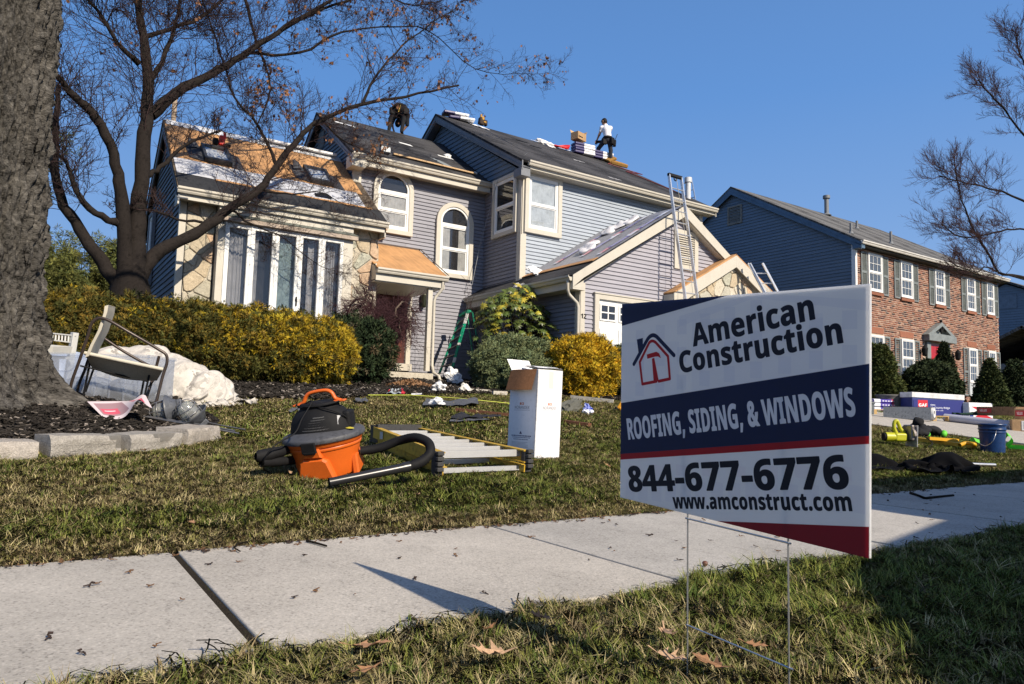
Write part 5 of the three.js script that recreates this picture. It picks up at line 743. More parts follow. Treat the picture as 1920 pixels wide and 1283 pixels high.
{ // bare street tree leaning in from the right edge, in front of the brick house
  const T = thing('bare_tree', 'bare twiggy tree reaching in from the right edge before the brick house', 'tree', V(22.6, 0.3, -5.6)), L = p => p.sub(T.position), B = new Tubes(), tw = new Tubes();
  B.add([V(0, -0.2, 0), V(0.1, 2, 0), V(0, 4.5, 0.1), V(0.1, 8, 0), V(0, 12, 0.2)], [0.24, 0.2, 0.17, 0.12, 0.05], 10);
  const limb = (pts, d0, d1, r0, o = {}) => { const w = wiggle([V(0.05, 2.9, 0.05), ...pts.map((q, i) => L(atD(q[0], q[1], lerp(d0, d1, i / (pts.length - 1)))))], 0.015, 4); B.add(w, taper(w.length, r0, 0.012, 0.7), 7); sprout(tw, w, { n: Math.round((o.n || 15) * 1.5), len: (o.len || 1.7) * 0.68, r: 0.0075, depth: 2, kids: 10, fwd: 1.1, up: 0.3, spread: 0.85, from: 0.35, shrink: 0.6 }, null); };
  limb([[1960, 530], [1900, 517], [1875, 512], [1850, 470], [1820, 420], [1800, 360], [1790, 300]], 18.2, 17, 0.05, { n: 22 });
  limb([[1960, 400], [1880, 360], [1840, 350], [1800, 340], [1760, 330]], 18.2, 17.4, 0.04, { n: 20 });
  limb([[1970, 300], [1910, 240], [1880, 200], [1850, 170], [1835, 150]], 18.2, 17, 0.04, { n: 20 });
  limb([[1980, 240], [1930, 140], [1910, 90], [1905, 60]], 18.2, 17.5, 0.035, { n: 16 });
  limb([[1960, 440], [1900, 430], [1850, 440], [1800, 445], [1765, 420]], 18.2, 17.2, 0.032, { n: 20 });
  limb([[1875, 512], [1850, 500], [1830, 510], [1800, 500], [1780, 490]], 17.7, 17, 0.022, { n: 16, len: 1.1 });
  part('trunk', B.geo(), barkMid, T, { uv: true }); part('twigs', tw.geo(), twigGrey, T, { uv: true, kind: 'stuff' });
}
// leafy masses: clumps of small leaf faces spread through a crown
function clump(n, L, w, flat = 0.6) { const pos = [], nor = []; for (let i = 0; i < n; i++) { const d = V(R(-1, 1), R(-flat, 1), R(-1, 1)).normalize(), s = V(R(-1, 1), R(-1, 1), R(-1, 1)).cross(d).normalize(), b = d.clone().multiplyScalar(L * R(0, 0.5)), t = b.clone().addScaledVector(d, L * R(0.5, 1)), m = b.clone().lerp(t, 0.5), k = s.clone().cross(d); for (const p of [b, m.clone().addScaledVector(s, w / 2), t, b, t, m.clone().addScaledVector(s, -w / 2)]) { pos.push(p.x, p.y, p.z); const q = k.clone().lerp(d, 0.4).normalize(); nor.push(q.x, q.y, q.z); } } const g = new THREE.BufferGeometry(); g.setAttribute('position', new THREE.Float32BufferAttribute(pos, 3)); g.setAttribute('normal', new THREE.Float32BufferAttribute(nor, 3)); g.setAttribute('uv', new THREE.Float32BufferAttribute(new Float32Array(pos.length / 3 * 2), 2)); return g; }
const foliageMat = new THREE.MeshPhysicalMaterial({ color: 0xffffff, roughness: 0.8, side: THREE.DoubleSide, specularIntensity: 0.4 });
const lay = (p, out, s, tilt = 0.6) => { const q = new THREE.Quaternion().setFromUnitVectors(V(0, 1, 0), out.clone().add(V(R(-tilt, tilt), R(-tilt, tilt), R(-tilt, tilt))).normalize()); q.multiply(new THREE.Quaternion().setFromAxisAngle(V(0, 1, 0), R(0, 6.3))); return new THREE.Matrix4().compose(p, q, V(s, s, s)); };
// blobs: [[x, y, z, rx, ry, rz], ...] in the plant's own axes; col(p, k) colours a clump, k = 0 inside .. 1 outside
function crown(name, geo, blobs, count, size, col, parent, o = {}) {
  const l = [], vol = blobs.map(b => Math.pow(b[3] * b[4] * b[5], 0.67)), tot = vol.reduce((a, b) => a + b, 0);
  blobs.forEach((b, bi) => { const n = Math.round(count * vol[bi] / tot); for (let i = 0; i < n; i++) { const d = V(R(-1, 1), R(-1, 1), R(-1, 1)); if (d.lengthSq() > 1 || d.lengthSq() < 1e-3) { i--; continue; } d.normalize(); const k = Math.pow(rnd(), o.shell || 0.35), lump = 1 + (o.lump === undefined ? 0.16 : o.lump) * N3(d.x * (o.lf || 3) + bi * 5, d.y * (o.lf || 3), d.z * (o.lf || 3)) * 2; const p = V(b[0] + d.x * b[3] * k * lump, b[1] + d.y * b[4] * k * lump, b[2] + d.z * b[5] * k * lump); if (p.y < (o.floor || -9)) continue; if (o.gap && N3(p.x * 1.6, p.y * 1.6, p.z * 1.6) > o.gap) continue; const out = V(d.x / b[3], d.y / b[4] + 0.25 / b[4], d.z / b[5]).normalize(); l.push({ m: lay(p, out, size * R(0.7, 1.3)), c: col(p, k) }); } });
  return instances(name, geo, foliageMat, l, parent);
}
const jitter = (c, a = 0.35) => { const k = R(1 - a, 1 + a), h = R(-0.12, 0.12); return [c[0] * k * (1 + h), c[1] * k, c[2] * k * (1 - h)]; };
{ // evergreens and scrub far off at the left, behind the house line
  const cl = clump(24, 0.22, 0.03), T1 = (lab, x, z, blobs, col, n) => { const t = thing('evergreen_tree', lab, 'tree', V(x, 1.2, z)); part('trunk', new Tubes().add([V(0, 0, 0), V(0.1, 2, 0), V(0, 5, 0.1)], [0.25, 0.2, 0.08], 8).geo(), barkMid, t, { uv: true }); crown('foliage', cl, blobs, n, 1, p => jitter(col, 0.5), t, { gap: 0.12, lump: 0.35, lf: 2.2 }); return t; };
  T1('loose olive evergreen just right of the thick trunk, taller than the scrub', -1.6, -27, [[0, 4.8, 0, 1.5, 2.0, 1.4], [0.6, 7.2, 0.2, 1.2, 1.7, 1.1], [-0.4, 2.6, 0, 1.9, 1.6, 1.6]], [0.075, 0.092, 0.04], 6000);
  T1('wide green evergreen rising behind the left end of the hedge', 1.6, -31, [[0, 3.2, 0, 2.6, 1.9, 1.8], [1.8, 4.2, 0, 1.7, 1.2, 1.5], [-2, 3.4, 0.4, 1.8, 1.5, 1.5], [0.4, 1.4, 0, 3, 1.6, 1.6]], [0.115, 0.125, 0.035], 9000);
  T1('low dark evergreen between the scrub and the house corner', 5.2, -34, [[0, 2.4, 0, 2.4, 1.8, 1.6], [-1.4, 3.3, 0, 1.6, 1.1, 1.3]], [0.09, 0.10, 0.03], 5000);
  const far = thing('far_wood', 'hazy brown and green scrub far behind the left end of the houses', 'wood'); far.userData.kind = 'stuff'; const bl = []; for (let i = 0; i < 26; i++) bl.push([-26 + i * 2.3 + R(-1, 1), 2.6 + R(-0.6, 0.8), -46 + R(-4, 4), 2.4, R(1.4, 2.4), 2]);
  crown('foliage', clump(20, 0.5, 0.07), bl, 7000, 1, () => rnd() < 0.45 ? jitter([0.10, 0.085, 0.06]) : jitter([0.06, 0.07, 0.03]), far, { gap: 0.2, lump: 0.3 }); 
}

// ---------- shrubs ----------
const spray = clump(34, 0.075, 0.011, 0.3), needle = clump(30, 0.06, 0.012, 0.5), leafy = clump(9, 0.15, 0.045, 0.15);
function shrubStems(parent, n, r, h, m = barkMid) { const t = new Tubes(); for (let i = 0; i < n; i++) { const a = R(0, 6.3), q = r * R(0.2, 0.9); t.add([V(Math.cos(a) * 0.1 * r, -0.05, Math.sin(a) * 0.1 * r), V(Math.cos(a) * q * 0.6, h * 0.45, Math.sin(a) * q * 0.6), V(Math.cos(a) * q, h * R(0.7, 0.95), Math.sin(a) * q)], [0.025, 0.016, 0.006], 5); } return part('stems', t.geo(), m, parent, { uv: true }); }
{ // the long golden hedge: gold at the sprays' tips, greener to the left and within
  const a = atZ(150, 640, -12.1), b = atZ(628, 650, -12.1), len = b.x - a.x, gy = groundY(0, -12.2), T = thing('golden_hedge', 'long clipped yellow and green threadleaf hedge below the bay window', 'hedge', V((a.x + b.x) / 2, gy, -12.3)), bl = [];
  const nb = 15; for (let i = 0; i < nb; i++) { const x = -len / 2 - 0.5 + (len + 0.4) * i / (nb - 1), e = i > nb - 3 ? 0.93 : 1; bl.push([x, 0.60 * e + R(-0.03, 0.03), R(-0.06, 0.06), 0.5, 0.60 * e, 0.62]); }
  crown('foliage', spray, bl, 40000, 1.0, (p, k) => { const t = clamp((p.x + len * 0.5) / len, 0, 1), low = p.y < 0.45 ? 0.3 : 0; const gold = k > 0.78 && rnd() < 0.04 + 0.62 * t * t - low; return gold ? jitter([0.37, 0.262, 0.018], 0.3) : (rnd() < 0.4 ? jitter([0.17, 0.12, 0.022]) : jitter([0.078, 0.078, 0.018])); }, T, { shell: 0.2, lump: 0.2, lf: 5, floor: 0.06 });
  const st = new Tubes(); for (let i = 0; i < 170; i++) { const x = R(-len / 2 - 0.4, len / 2 - 0.1), z = R(-0.25, 0.55), q = [V(x, -0.05, z * 0.5)]; for (let s = 1; s < 4; s++) q.push(q[s - 1].clone().add(V(R(-0.14, 0.14), 0.2, R(-0.05, 0.12)))); st.add(q, [0.014, 0.011, 0.008, 0.004], 4); } part('stems', st.geo(), mat([0.09, 0.07, 0.055], 0.95, { g: null }), T, { uv: true });
}
function shrub(name, label, px, py, z, blobs, geo, n, size, col, o = {}) { const b = z !== null ? atZ(px, py, z) : onG(px, py), t = thing(name, label, 'shrub', V(b.x, groundY(b.x, b.z), b.z)); shrubStems(t, o.stems || 9, o.sr || 0.4, o.sh || 0.7); crown('foliage', geo, blobs, n, size, col, t, { shell: 0.24, lump: 0.2, lf: 5, ...o }); return t; }
shrub('dark_shrub', 'dark green clipped shrub between the golden hedge and the bare maple', 668, 700, -13.2, [[0, 0.6, 0, 0.7, 0.66, 0.7], [-0.3, 0.75, 0.1, 0.4, 0.5, 0.5], [0.35, 0.72, -0.3, 0.45, 0.5, 0.5]], needle, 6500, 1.5, (p, k) => k > 0.9 && rnd() < 0.15 ? jitter([0.09, 0.07, 0.04]) : jitter([0.022, 0.036, 0.014]), { floor: 0.02 });
shrub('golden_shrub', 'round bright yellow threadleaf shrub in front of the garage door', 1092, 742, -11.9, [[0, 0.6, 0, 0.78, 0.68, 0.72], [-0.25, 0.72, 0.1, 0.5, 0.5, 0.5], [0.3, 0.62, 0, 0.5, 0.55, 0.5]], spray, 9000, 1.1, (p, k) => k > 0.72 && rnd() < 0.8 ? jitter([0.5, 0.325, 0.02], 0.25) : jitter([0.16, 0.12, 0.02]), { floor: 0.03, lf: 4 });
shrub('dark_shrub', 'small dark green shrub just right of the round yellow one', 1172, 742, -12.2, [[0, 0.55, 0, 0.6, 0.62, 0.55]], needle, 3200, 1.3, () => jitter([0.04, 0.055, 0.018]), { floor: 0.02 });
const jun = (p, k) => k > 0.86 ? jitter([0.15, 0.18, 0.085]) : jitter([0.05, 0.066, 0.032]);
shrub('mounded_juniper', 'largest of the grey green mounded shrubs, behind the open white carton', 975, 715, -13.0, [[0, 0.78, 0, 0.85, 0.4, 0.6], [-0.35, 0.9, 0, 0.5, 0.3, 0.45], [0.55, 0.72, 0.1, 0.5, 0.34, 0.45], [0.1, 0.35, 0, 0.7, 0.35, 0.5]], needle, 7500, 1.25, jun, { floor: 0.05 });
shrub('mounded_juniper', 'grey green mounded shrub to the left, nearest the green step ladder', 925, 722, -12.7, [[0, 0.55, 0, 0.5, 0.4, 0.45], [0.1, 0.25, 0, 0.45, 0.3, 0.4]], needle, 3600, 1.2, jun, { floor: 0.03 });
shrub('mounded_juniper', 'low grey green mound right behind the carton flap', 985, 728, -12.3, [[0, 0.42, 0, 0.6, 0.42, 0.5]], needle, 3000, 1.2, jun, { floor: 0.03 });
{ // rhododendron: drooping rosettes on open stems
  const b = atZ(985, 640, -14.2), T = thing('rhododendron', 'leafy green rhododendron with yellowish leaves under the garage eave', 'shrub', V(b.x, groundY(b.x, b.z), b.z)), t = new Tubes(), l = [];
  const ros = (() => { const pos = [], nor = []; for (let i = 0; i < 9; i++) { const a = i / 9 * 6.283 + R(-0.2, 0.2), c = Math.cos(a), s = Math.sin(a), L = R(0.13, 0.19), w = 0.026, dr = R(-0.05, 0.02); const P = [V(0, 0, 0), V(c * L * 0.5 - s * w, 0.02, s * L * 0.5 + c * w), V(c * L * 0.55, 0.012, s * L * 0.55), V(c * L * 0.5 + s * w, 0.02, s * L * 0.5 - c * w), V(c * L, dr, s * L)]; for (const k of [0, 1, 2, 0, 2, 3, 1, 4, 2, 2, 4, 3]) { pos.push(P[k].x, P[k].y, P[k].z); nor.push(c * 0.35, 0.93, s * 0.35); } } const g = new THREE.BufferGeometry(); g.setAttribute('position', new THREE.Float32BufferAttribute(pos, 3)); g.setAttribute('normal', new THREE.Float32BufferAttribute(nor, 3)); g.setAttribute('uv', new THREE.Float32BufferAttribute(new Float32Array(pos.length / 3 * 2), 2)); return g; })();
  for (let i = 0; i < 620; i++) { const a = R(0, 6.3), q = Math.sqrt(rnd()), x = Math.cos(a) * q * 1.35, z = Math.sin(a) * q * 0.7, top = 2.35 - 0.75 * q * q + (x < 0.1 ? 0.15 : -0.25), y = top - R(0, 1) * R(0.1, 1.1), p = V(x, y, z); if (y < 1) continue; l.push({ m: lay(p, V(x * 0.5, 0.8, z * 0.5 + 0.35).normalize(), R(0.6, 0.95), 0.4), c: rnd() < 0.3 ? jitter([0.34, 0.29, 0.03]) : jitter([0.085, 0.115, 0.022]) }); if (i % 6 === 0) t.add([V(x * 0.15, 0, z * 0.15), V(x * 0.5, y * 0.5, z * 0.5), p], [0.022, 0.014, 0.006], 5); }
  part('stems', t.geo(), barkMid, T, { uv: true }); instances('foliage', ros, new THREE.MeshPhysicalMaterial({ color: 0xffffff, roughness: 0.45, side: THREE.DoubleSide }), l, T);
}
{ // weeping maple, bare, over the entrance step
  const b = atZ(712, 712, -14.4), T = thing('bare_maple', 'small bare weeping maple with a tangle of purplish twigs before the front door', 'tree', V(b.x, groundY(b.x, b.z), b.z)), B = new Tubes(), tw = new Tubes();
  B.add(wiggle([V(0, -0.05, 0), V(0.02, 0.35, 0), V(0.0, 0.75, 0)], 0.01, 3), taper(7, 0.075, 0.06), 9);
  for (let i = 0; i < 11; i++) { const a = i / 11 * 6.283 + R(-0.25, 0.25), q = R(0.55, 1.15), h = R(1.2, 1.8), c = Math.cos(a) * q, s = Math.sin(a) * q * 0.7; const w = wiggle([V(0, 0.74, 0), V(c * 0.3, 1.0 + R(0, 0.2), s * 0.3), V(c * 0.65, h, s * 0.65), V(c, h - 0.1, s), V(c * 1.25, h - 0.55, s * 1.25)], 0.035, 3); B.add(w, taper(w.length, 0.032, 0.007), 6); sprout(tw, w, { n: 52, len: 0.6, r: 0.0065, depth: 1, kids: 12, up: 0.1, spread: 0.95, from: 0.2, bend: -0.06 }, null); }
  part('trunk', B.geo(), mat([0.15, 0.115, 0.09], 0.9, { gs: 0.3 }), T, { uv: true }); part('twigs', tw.geo(), mat([0.06, 0.028, 0.032], 0.9, { g: null }), T, { uv: true, kind: 'stuff' });
}
{ // bare twiggy bush by the step ladder
  const b = atZ(905, 690, -15.0), T = thing('bare_bush', 'thin leafless bush against the wall beside the green step ladder', 'shrub', V(b.x, groundY(b.x, b.z), b.z)), tw = new Tubes();
  for (let i = 0; i < 9; i++) { const a = R(0, 6.3), w = wiggle([V(0, 0, 0), V(Math.cos(a) * 0.25, 1.0, Math.sin(a) * 0.15), V(Math.cos(a) * 0.6, R(1.8, 2.5), Math.sin(a) * 0.4)], 0.04, 4); tw.add(w, taper(w.length, 0.012, 0.003), 4); sprout(tw, w, { n: 9, len: 0.6, r: 0.005, depth: 1, kids: 3, up: 0.3 }, null); }
  part('twigs', tw.geo(), twigMat, T, { uv: true });
}
// by the brick house
const dk = () => jitter([0.022, 0.034, 0.012]), mid = () => jitter([0.06, 0.075, 0.02]), bigN = clump(26, 0.12, 0.035, 0.4);
const cone = (h, r) => [...Array(6)].map((_, i) => [0, 0.25 + h * i / 6, 0, r * (1 - i / 6.6), h * 0.2, r * (1 - i / 6.6)]);
const at0 = (name, lab, px, py, d, blobs, n, col, sz = 1) => { const b = atD(px, py, d), t = thing(name, lab, 'shrub', V(b.x, groundY(b.x, b.z) - 0.05, b.z)); shrubStems(t, 7, 0.3, 0.8); crown('foliage', bigN, blobs, n, sz, col, t, { shell: 0.25, lump: 0.14, floor: 0.02 }); };
at0('conical_shrub', 'light green leaning conifer in front of the left lower windows of the brick house', 1655, 745, 24.5, [[0, 0.7, 0, 0.7, 0.6, 0.6], [-0.15, 1.3, 0, 0.5, 0.5, 0.5], [-0.3, 1.75, 0, 0.35, 0.35, 0.35]], 2600, mid);
at0('rounded_yew', 'broad dark rounded yew in front of the red front door', 1748, 755, 25, [[0, 0.75, 0, 1.25, 0.85, 0.8], [0.2, 1.1, -0.1, 0.8, 0.6, 0.6]], 4200, dk, 1.1);
at0('conical_shrub', 'dark conical yew whose tip stands before the red door', 1772, 740, 26, cone(2.1, 0.62), 2600, dk);
at0('conical_shrub', 'mid green conical conifer below the right lower windows', 1858, 745, 25, cone(1.6, 0.62), 3000, () => jitter([0.045, 0.06, 0.018]));
at0('conical_shrub', 'dark conical conifer at the right edge past the brick corner', 1905, 748, 26, cone(1.7, 0.9), 3000, dk, 1.1);

// ---------- the yard sign ----------
{
  const TL = V(1.157, 0.801, -1.257), TR = V(1.159, 0.773, -0.661), BL = V(1.179, 0.342, -1.286), BR = V(1.181, 0.313, -0.69), W = 0.608, Hh = 0.459;
  const u = TR.clone().sub(TL).add(BR).sub(BL).normalize(), v = TL.clone().sub(BL).add(TR).sub(BR).normalize(), n = u.clone().cross(v).normalize(); v.copy(n.clone().cross(u));
  const c = TL.clone().add(TR).add(BL).add(BR).multiplyScalar(0.25), T = thing('yard_sign', 'white, navy and red roofing contractor yard sign on thin wire legs beside the pavement', 'sign', V(1.18, 0, -0.97));
  const put = g => g.applyMatrix4(new THREE.Matrix4().makeBasis(u, v, n).setPosition(c.clone().sub(T.position)));
  const plastic = new THREE.MeshPhysicalMaterial({ color: new THREE.Color().setRGB(0.95, 0.95, 0.95), roughness: 0.85, transmission: 0.75, thickness: 0, ior: 1.4, side: THREE.DoubleSide });
  const ribs = []; for (let i = 0; i <= 110; i++) ribs.push(box(i % 110 ? 0.0008 : 0.0016, Hh, 0.0036, -W / 2 + W * i / 110, 0, -0.0025));
  const panel = part('panel', [box(W, Hh, 0.0006, 0, 0, -0.0004), box(W, Hh, 0.0006, 0, 0, -0.0046), ...ribs].map(put), plastic, T);
  const art = print(2048, 1536, (x, w, h) => {
    const X = a => a * w, Y = a => a * h, pg = (pts, col) => { x.fillStyle = col; x.beginPath(); pts.forEach((p, i) => i ? x.lineTo(X(p[0]), Y(p[1])) : x.moveTo(X(p[0]), Y(p[1]))); x.closePath(); x.fill(); };
    x.fillStyle = '#f3f2f1'; x.fillRect(0, 0, w, h);
    // faint printed picture of a house front behind the lettering
    x.globalAlpha = 0.3; x.fillStyle = '#dfe1ea'; for (const [a, b, e, f] of [[0.0, 0.2, 0.3, 0.3], [0.36, 0.1, 0.5, 0.35]]) x.fillRect(X(a), Y(b), X(e), Y(f)); pg([[0.3, 0.13], [0.62, 0.02], [1, 0.1], [1, 0.06], [0.62, 0], [0.3, 0.08]], '#d6dae6');
    x.fillStyle = '#d3d7e4'; for (let i = 0; i < 9; i++) for (let j = 0; j < 3; j++) { const a = 0.08 + i * 0.105, b = 0.14 + j * 0.13 - i * 0.022; if (b > 0.02) x.fillRect(X(a), Y(b), X(0.045), Y(0.07)); }
    x.fillStyle = '#dcdfe8'; for (let i = 0; i < 14; i++) { x.fillRect(X(0.03 + i * 0.07), Y(0.9 - i * 0.012), X(0.05), Y(0.1)); } x.fillStyle = '#e9dfe4'; for (let i = 0; i < 8; i++) x.fillRect(X(0.05 + i * 0.12), Y(0.82 - i * 0.02), X(0.06), Y(0.05)); x.globalAlpha = 1;
    pg([[0, 0], [0.515, 0], [0, 0.114]], '#14244d');
    pg([[0, 0.514], [1, 0.293], [1, 0.556], [0, 0.777]], '#10204a'); pg([[0, 0.777], [1, 0.556], [1, 0.585], [0, 0.806]], '#a8121f'); pg([[0.475, 1], [1, 0.886], [1, 1]], '#8d1020');
    const line = (s, x0, y0, x1, y1, size, col, font = 'bold') => { const L = Math.hypot(x1 - x0, y1 - y0); x.save(); x.translate(x0, y0); x.rotate(Math.atan2(y1 - y0, x1 - x0)); x.font = `${font} ${size}px sans-serif`; x.fillStyle = col; x.strokeStyle = col; x.lineJoin = 'round'; x.scale(L / x.measureText(s).width, 1); x.lineWidth = size * 0.035; x.fillText(s, 0, 0); x.strokeText(s, 0, 0); x.restore(); };
    line('American', 752, 342, 1724, 181, 215, '#10152b'); line('Construction', 622, 536, 1905, 326, 208, '#10152b');
    line('ROOFING, SIDING, & WINDOWS', 80, 1070, 1976, 744, 222, '#e4e6ec'); line('844-677-6776', 100, 1472, 1940, 1164, 262, '#0f1222'); line('www.amconstruct.com', 575, 1520, 1958, 1288, 142, '#0f1222');
    // house and hammer mark
    const st = (pts, col, lw, close) => { x.strokeStyle = col; x.lineWidth = lw; x.lineJoin = 'round'; x.lineCap = 'round'; x.beginPath(); pts.forEach((p, i) => i ? x.lineTo(X(p[0]), Y(p[1])) : x.moveTo(X(p[0]), Y(p[1]))); if (close) x.closePath(); x.stroke(); };
    pg([[0.085, 0.186], [0.117, 0.179], [0.118, 0.215], [0.095, 0.255]], '#10204a');
    x.strokeStyle = '#10204a'; x.lineWidth = 30; x.lineCap = x.lineJoin = 'round'; x.beginPath(); x.moveTo(X(0.07), Y(0.311)); x.lineTo(X(0.138), Y(0.193)); x.quadraticCurveTo(X(0.165), Y(0.148), X(0.195), Y(0.18)); x.lineTo(X(0.276), Y(0.265)); x.stroke();
    x.strokeStyle = '#b3141f'; x.lineWidth = 22; x.beginPath(); x.moveTo(X(0.202), Y(0.392)); x.lineTo(X(0.257), Y(0.378)); x.lineTo(X(0.247), Y(0.27)); x.lineTo(X(0.185), Y(0.203)); x.quadraticCurveTo(X(0.165), Y(0.186), X(0.15), Y(0.205)); x.lineTo(X(0.102), Y(0.3)); x.lineTo(X(0.117), Y(0.41)); x.lineTo(X(0.19), Y(0.393)); x.stroke();
    pg([[0.166, 0.282], [0.178, 0.278], [0.202, 0.39], [0.176, 0.397]], '#b3141f'); pg([[0.139, 0.262], [0.188, 0.248], [0.203, 0.256], [0.212, 0.28], [0.197, 0.271], [0.183, 0.272], [0.142, 0.283]], '#b3141f');
  }, 0.38); art.dispose(); const film = new THREE.MeshPhysicalMaterial({ map: art.map, roughness: 0.85, transmission: 0.55, thickness: 0, ior: 1.4, side: THREE.DoubleSide });
  part('print', put(printed(W, Hh, 0, 0, 0.0012)), film, panel, { uv: true });
  const wire = mat([0.5, 0.5, 0.5], 0.38, { m: 0.85, g: null }), t = new Tubes(), L = p => p.clone().sub(T.position), z1 = -1.083, z2 = -0.838, x = y => 1.184 - 0.047 * (y - 0.33);
  for (const z of [z1, z2]) t.add([L(V(x(0.62), 0.62, z)), L(V(x(0.32), 0.325, z)), L(V(1.188, 0.12, z - 0.003)), L(V(1.19, -0.03, z - 0.004))], 0.0018, 8);
  t.add([L(V(1.188, 0.1, z1 - 0.006)), L(V(1.188, 0.087, z2 + 0.006))], 0.0019, 8); t.add([L(V(x(0.325), 0.322, z1 - 0.006)), L(V(x(0.325), 0.312, z2 + 0.006))], 0.0019, 8);
  part('wire_stake', t.geo(), wire, T, { uv: true });
}
// ---------- wet and dry vacuum ----------
{
  const b = onG(618, 889), T = thing('shop_vacuum', 'orange and black wet and dry vacuum on the lawn with its hose looped beside it', 'vacuum', b), L = p => p.clone().sub(b);
  T.rotation.set(0, 0, 0); const org = mat([0.62, 0.115, 0.012], 0.42, { g: 'faint', gs: 0.25 }), blk = mat([0.009, 0.009, 0.010], 0.7, { g: 'fine', gs: 0.2 }), gry = mat([0.06, 0.062, 0.07], 0.6, { g: 'wear', gs: 0.3 });
  const tilt = new THREE.Matrix4().makeRotationFromQuaternion(new THREE.Quaternion().setFromUnitVectors(V(0, 1, 0), V(0, 1, 0).addScaledVector(RGT, -0.15).addScaledVector(FWD, -0.17).normalize())).multiply(new THREE.Matrix4().makeRotationY(-0.75)).multiply(new THREE.Matrix4().makeScale(1, 0.86, 1)); // local +z looks at the camera's left front
  const tp = g => g.applyMatrix4(tilt), sq = (g, kx = 1.0, kz = 0.94) => g.applyMatrix4(new THREE.Matrix4().makeScale(kx, 1, kz));
  const tank = part('tank', [tp(sq(lathe([[0, 0.005], [0.16, 0.005], [0.172, 0.02], [0.185, 0.1], [0.206, 0.2], [0.208, 0.205], [0.214, 0.206], [0.217, 0.222], [0.211, 0.224], [0.212, 0.232], [0.222, 0.234], [0.226, 0.256], [0.232, 0.258], [0.236, 0.275]], 56)))], org, T);
  part('tank_foot', [tp(place(poly([[-0.115, 0], [0.115, 0], [0.085, 0.135], [0.06, 0.155], [-0.06, 0.155], [-0.085, 0.135]], 0.05, 0.012), [0, 0.012, 0.132], [0.13, 0, 0])), tp(place(poly([[-0.06, 0], [0.06, 0], [0.05, 0.07], [-0.05, 0.07]], 0.04, 0.01), [0, 0.17, 0.165], [0.1, 0, 0])), tp(place(poly([[-0.1, 0], [0.1, 0], [0.075, 0.13], [-0.075, 0.13]], 0.04, 0.01), [0.155, 0.012, -0.03], [0.1, 1.75, 0]))], org, tank);
  part('latch', [tp(rbox(0.085, 0.075, 0.02, 0.006, 0, 0.245, 0.225, 0.12)), tp(rbox(0.07, 0.02, 0.02, 0.005, 0, 0.212, 0.222, 0.3)), tp(rbox(0.085, 0.075, 0.02, 0.006, 0, 0.245, -0.225, -0.12))], blk, tank);
  const lid = part('lid', tp(sq(lathe([[0.238, 0.262], [0.244, 0.268], [0.244, 0.288], [0.236, 0.3], [0.19, 0.318], [0.16, 0.33], [0.0, 0.33]], 56))), gry, T);
  part('sticker', tp(place(new THREE.CircleGeometry(0.02, 16), [0.19, 0.325, 0.06], [-1.45, 0.25, 0], [1.5, 0.8, 1])), mat([0.5, 0.42, 0.05], 0.5, { g: null }), lid);
  const head = part('motor_head', [tp(sq(lathe([[0.18, 0.322], [0.178, 0.345], [0.17, 0.385], [0.155, 0.425], [0.135, 0.455], [0.115, 0.472], [0.102, 0.482], [0.104, 0.5], [0.108, 0.508], [0.094, 0.514], [0, 0.516]], 40), 1.08, 0.84)), tp(rbox(0.05, 0.12, 0.1, 0.02, 0.17, 0.38, 0.0))], blk, T);
  const lou = []; for (let r = 0; r < 6; r++) for (let i = 0; i < 9 - r; i++) { const a = -0.42 + 0.105 * (i + r * 0.8) + 0.1, y = 0.345 + r * 0.016, rr = (0.177 - (y - 0.345) * 0.28) * 0.99; lou.push(tp(box(0.017, 0.005, 0.006, Math.sin(a) * rr * 1.02, y, Math.cos(a) * rr * 0.82 + 0.004, 0.3, a, 0))); }
  part('louvres', lou, mat([0.13, 0.13, 0.13], 0.4, { g: null }), head);
  part('label', tp(place(new THREE.PlaneGeometry(0.035, 0.06), [0.147, 0.39, 0.078], [-0.3, 1.05, 0.1])), mat([0.45, 0.45, 0.46], 0.5, { g: 'fine', gs: 0.02 }), head);
  part('handle', [tp(tube([V(-0.13, 0.503, 0), V(-0.098, 0.52, 0), V(-0.075, 0.56, 0), V(-0.05, 0.578, 0), V(0.06, 0.585, 0), V(0.085, 0.568, 0), V(0.105, 0.525, 0), V(0.14, 0.507, 0)], 0.0125, 50, 10)), tp(rbox(0.08, 0.012, 0.045, 0.004, -0.12, 0.503, 0)), tp(rbox(0.08, 0.012, 0.045, 0.004, 0.125, 0.508, 0))], org, T);
  const cord = new Tubes(); for (let k = 0; k < 3; k++) cord.add([...Array(25)].map((_, i) => { const a = i / 24 * 6.283; return V(Math.cos(a) * (0.118 + 0.01 * k), 0.488 + 0.008 * k + 0.006 * Math.sin(a * 2 + k), Math.sin(a) * (0.085 + 0.006 * k)).applyMatrix4(tilt); }), 0.0042, 6);
  const cp = [[585, 752, 4.2], [566, 785, 4.12], [553, 812, 4.05], [520, 832, 3.98], [502, 850, 3.95], [492, 872, 3.98]]; cord.add(new THREE.CatmullRomCurve3([V(-0.12, 0.49, 0.04).applyMatrix4(tilt), ...cp.map(q => L(atD(...q))), L(onG(510, 888)), L(onG(540, 897))]).getPoints(40), 0.0042, 6);
  cord.add(new THREE.CatmullRomCurve3([V(0.02, 0.495, 0.09).applyMatrix4(tilt), V(0.1, 0.47, 0.1).applyMatrix4(tilt), V(0.17, 0.41, 0.06).applyMatrix4(tilt), V(0.19, 0.345, 0.02).applyMatrix4(tilt)]).getPoints(20), 0.0042, 6); part('power_cord', cord.geo(), blk, T, { uv: true });
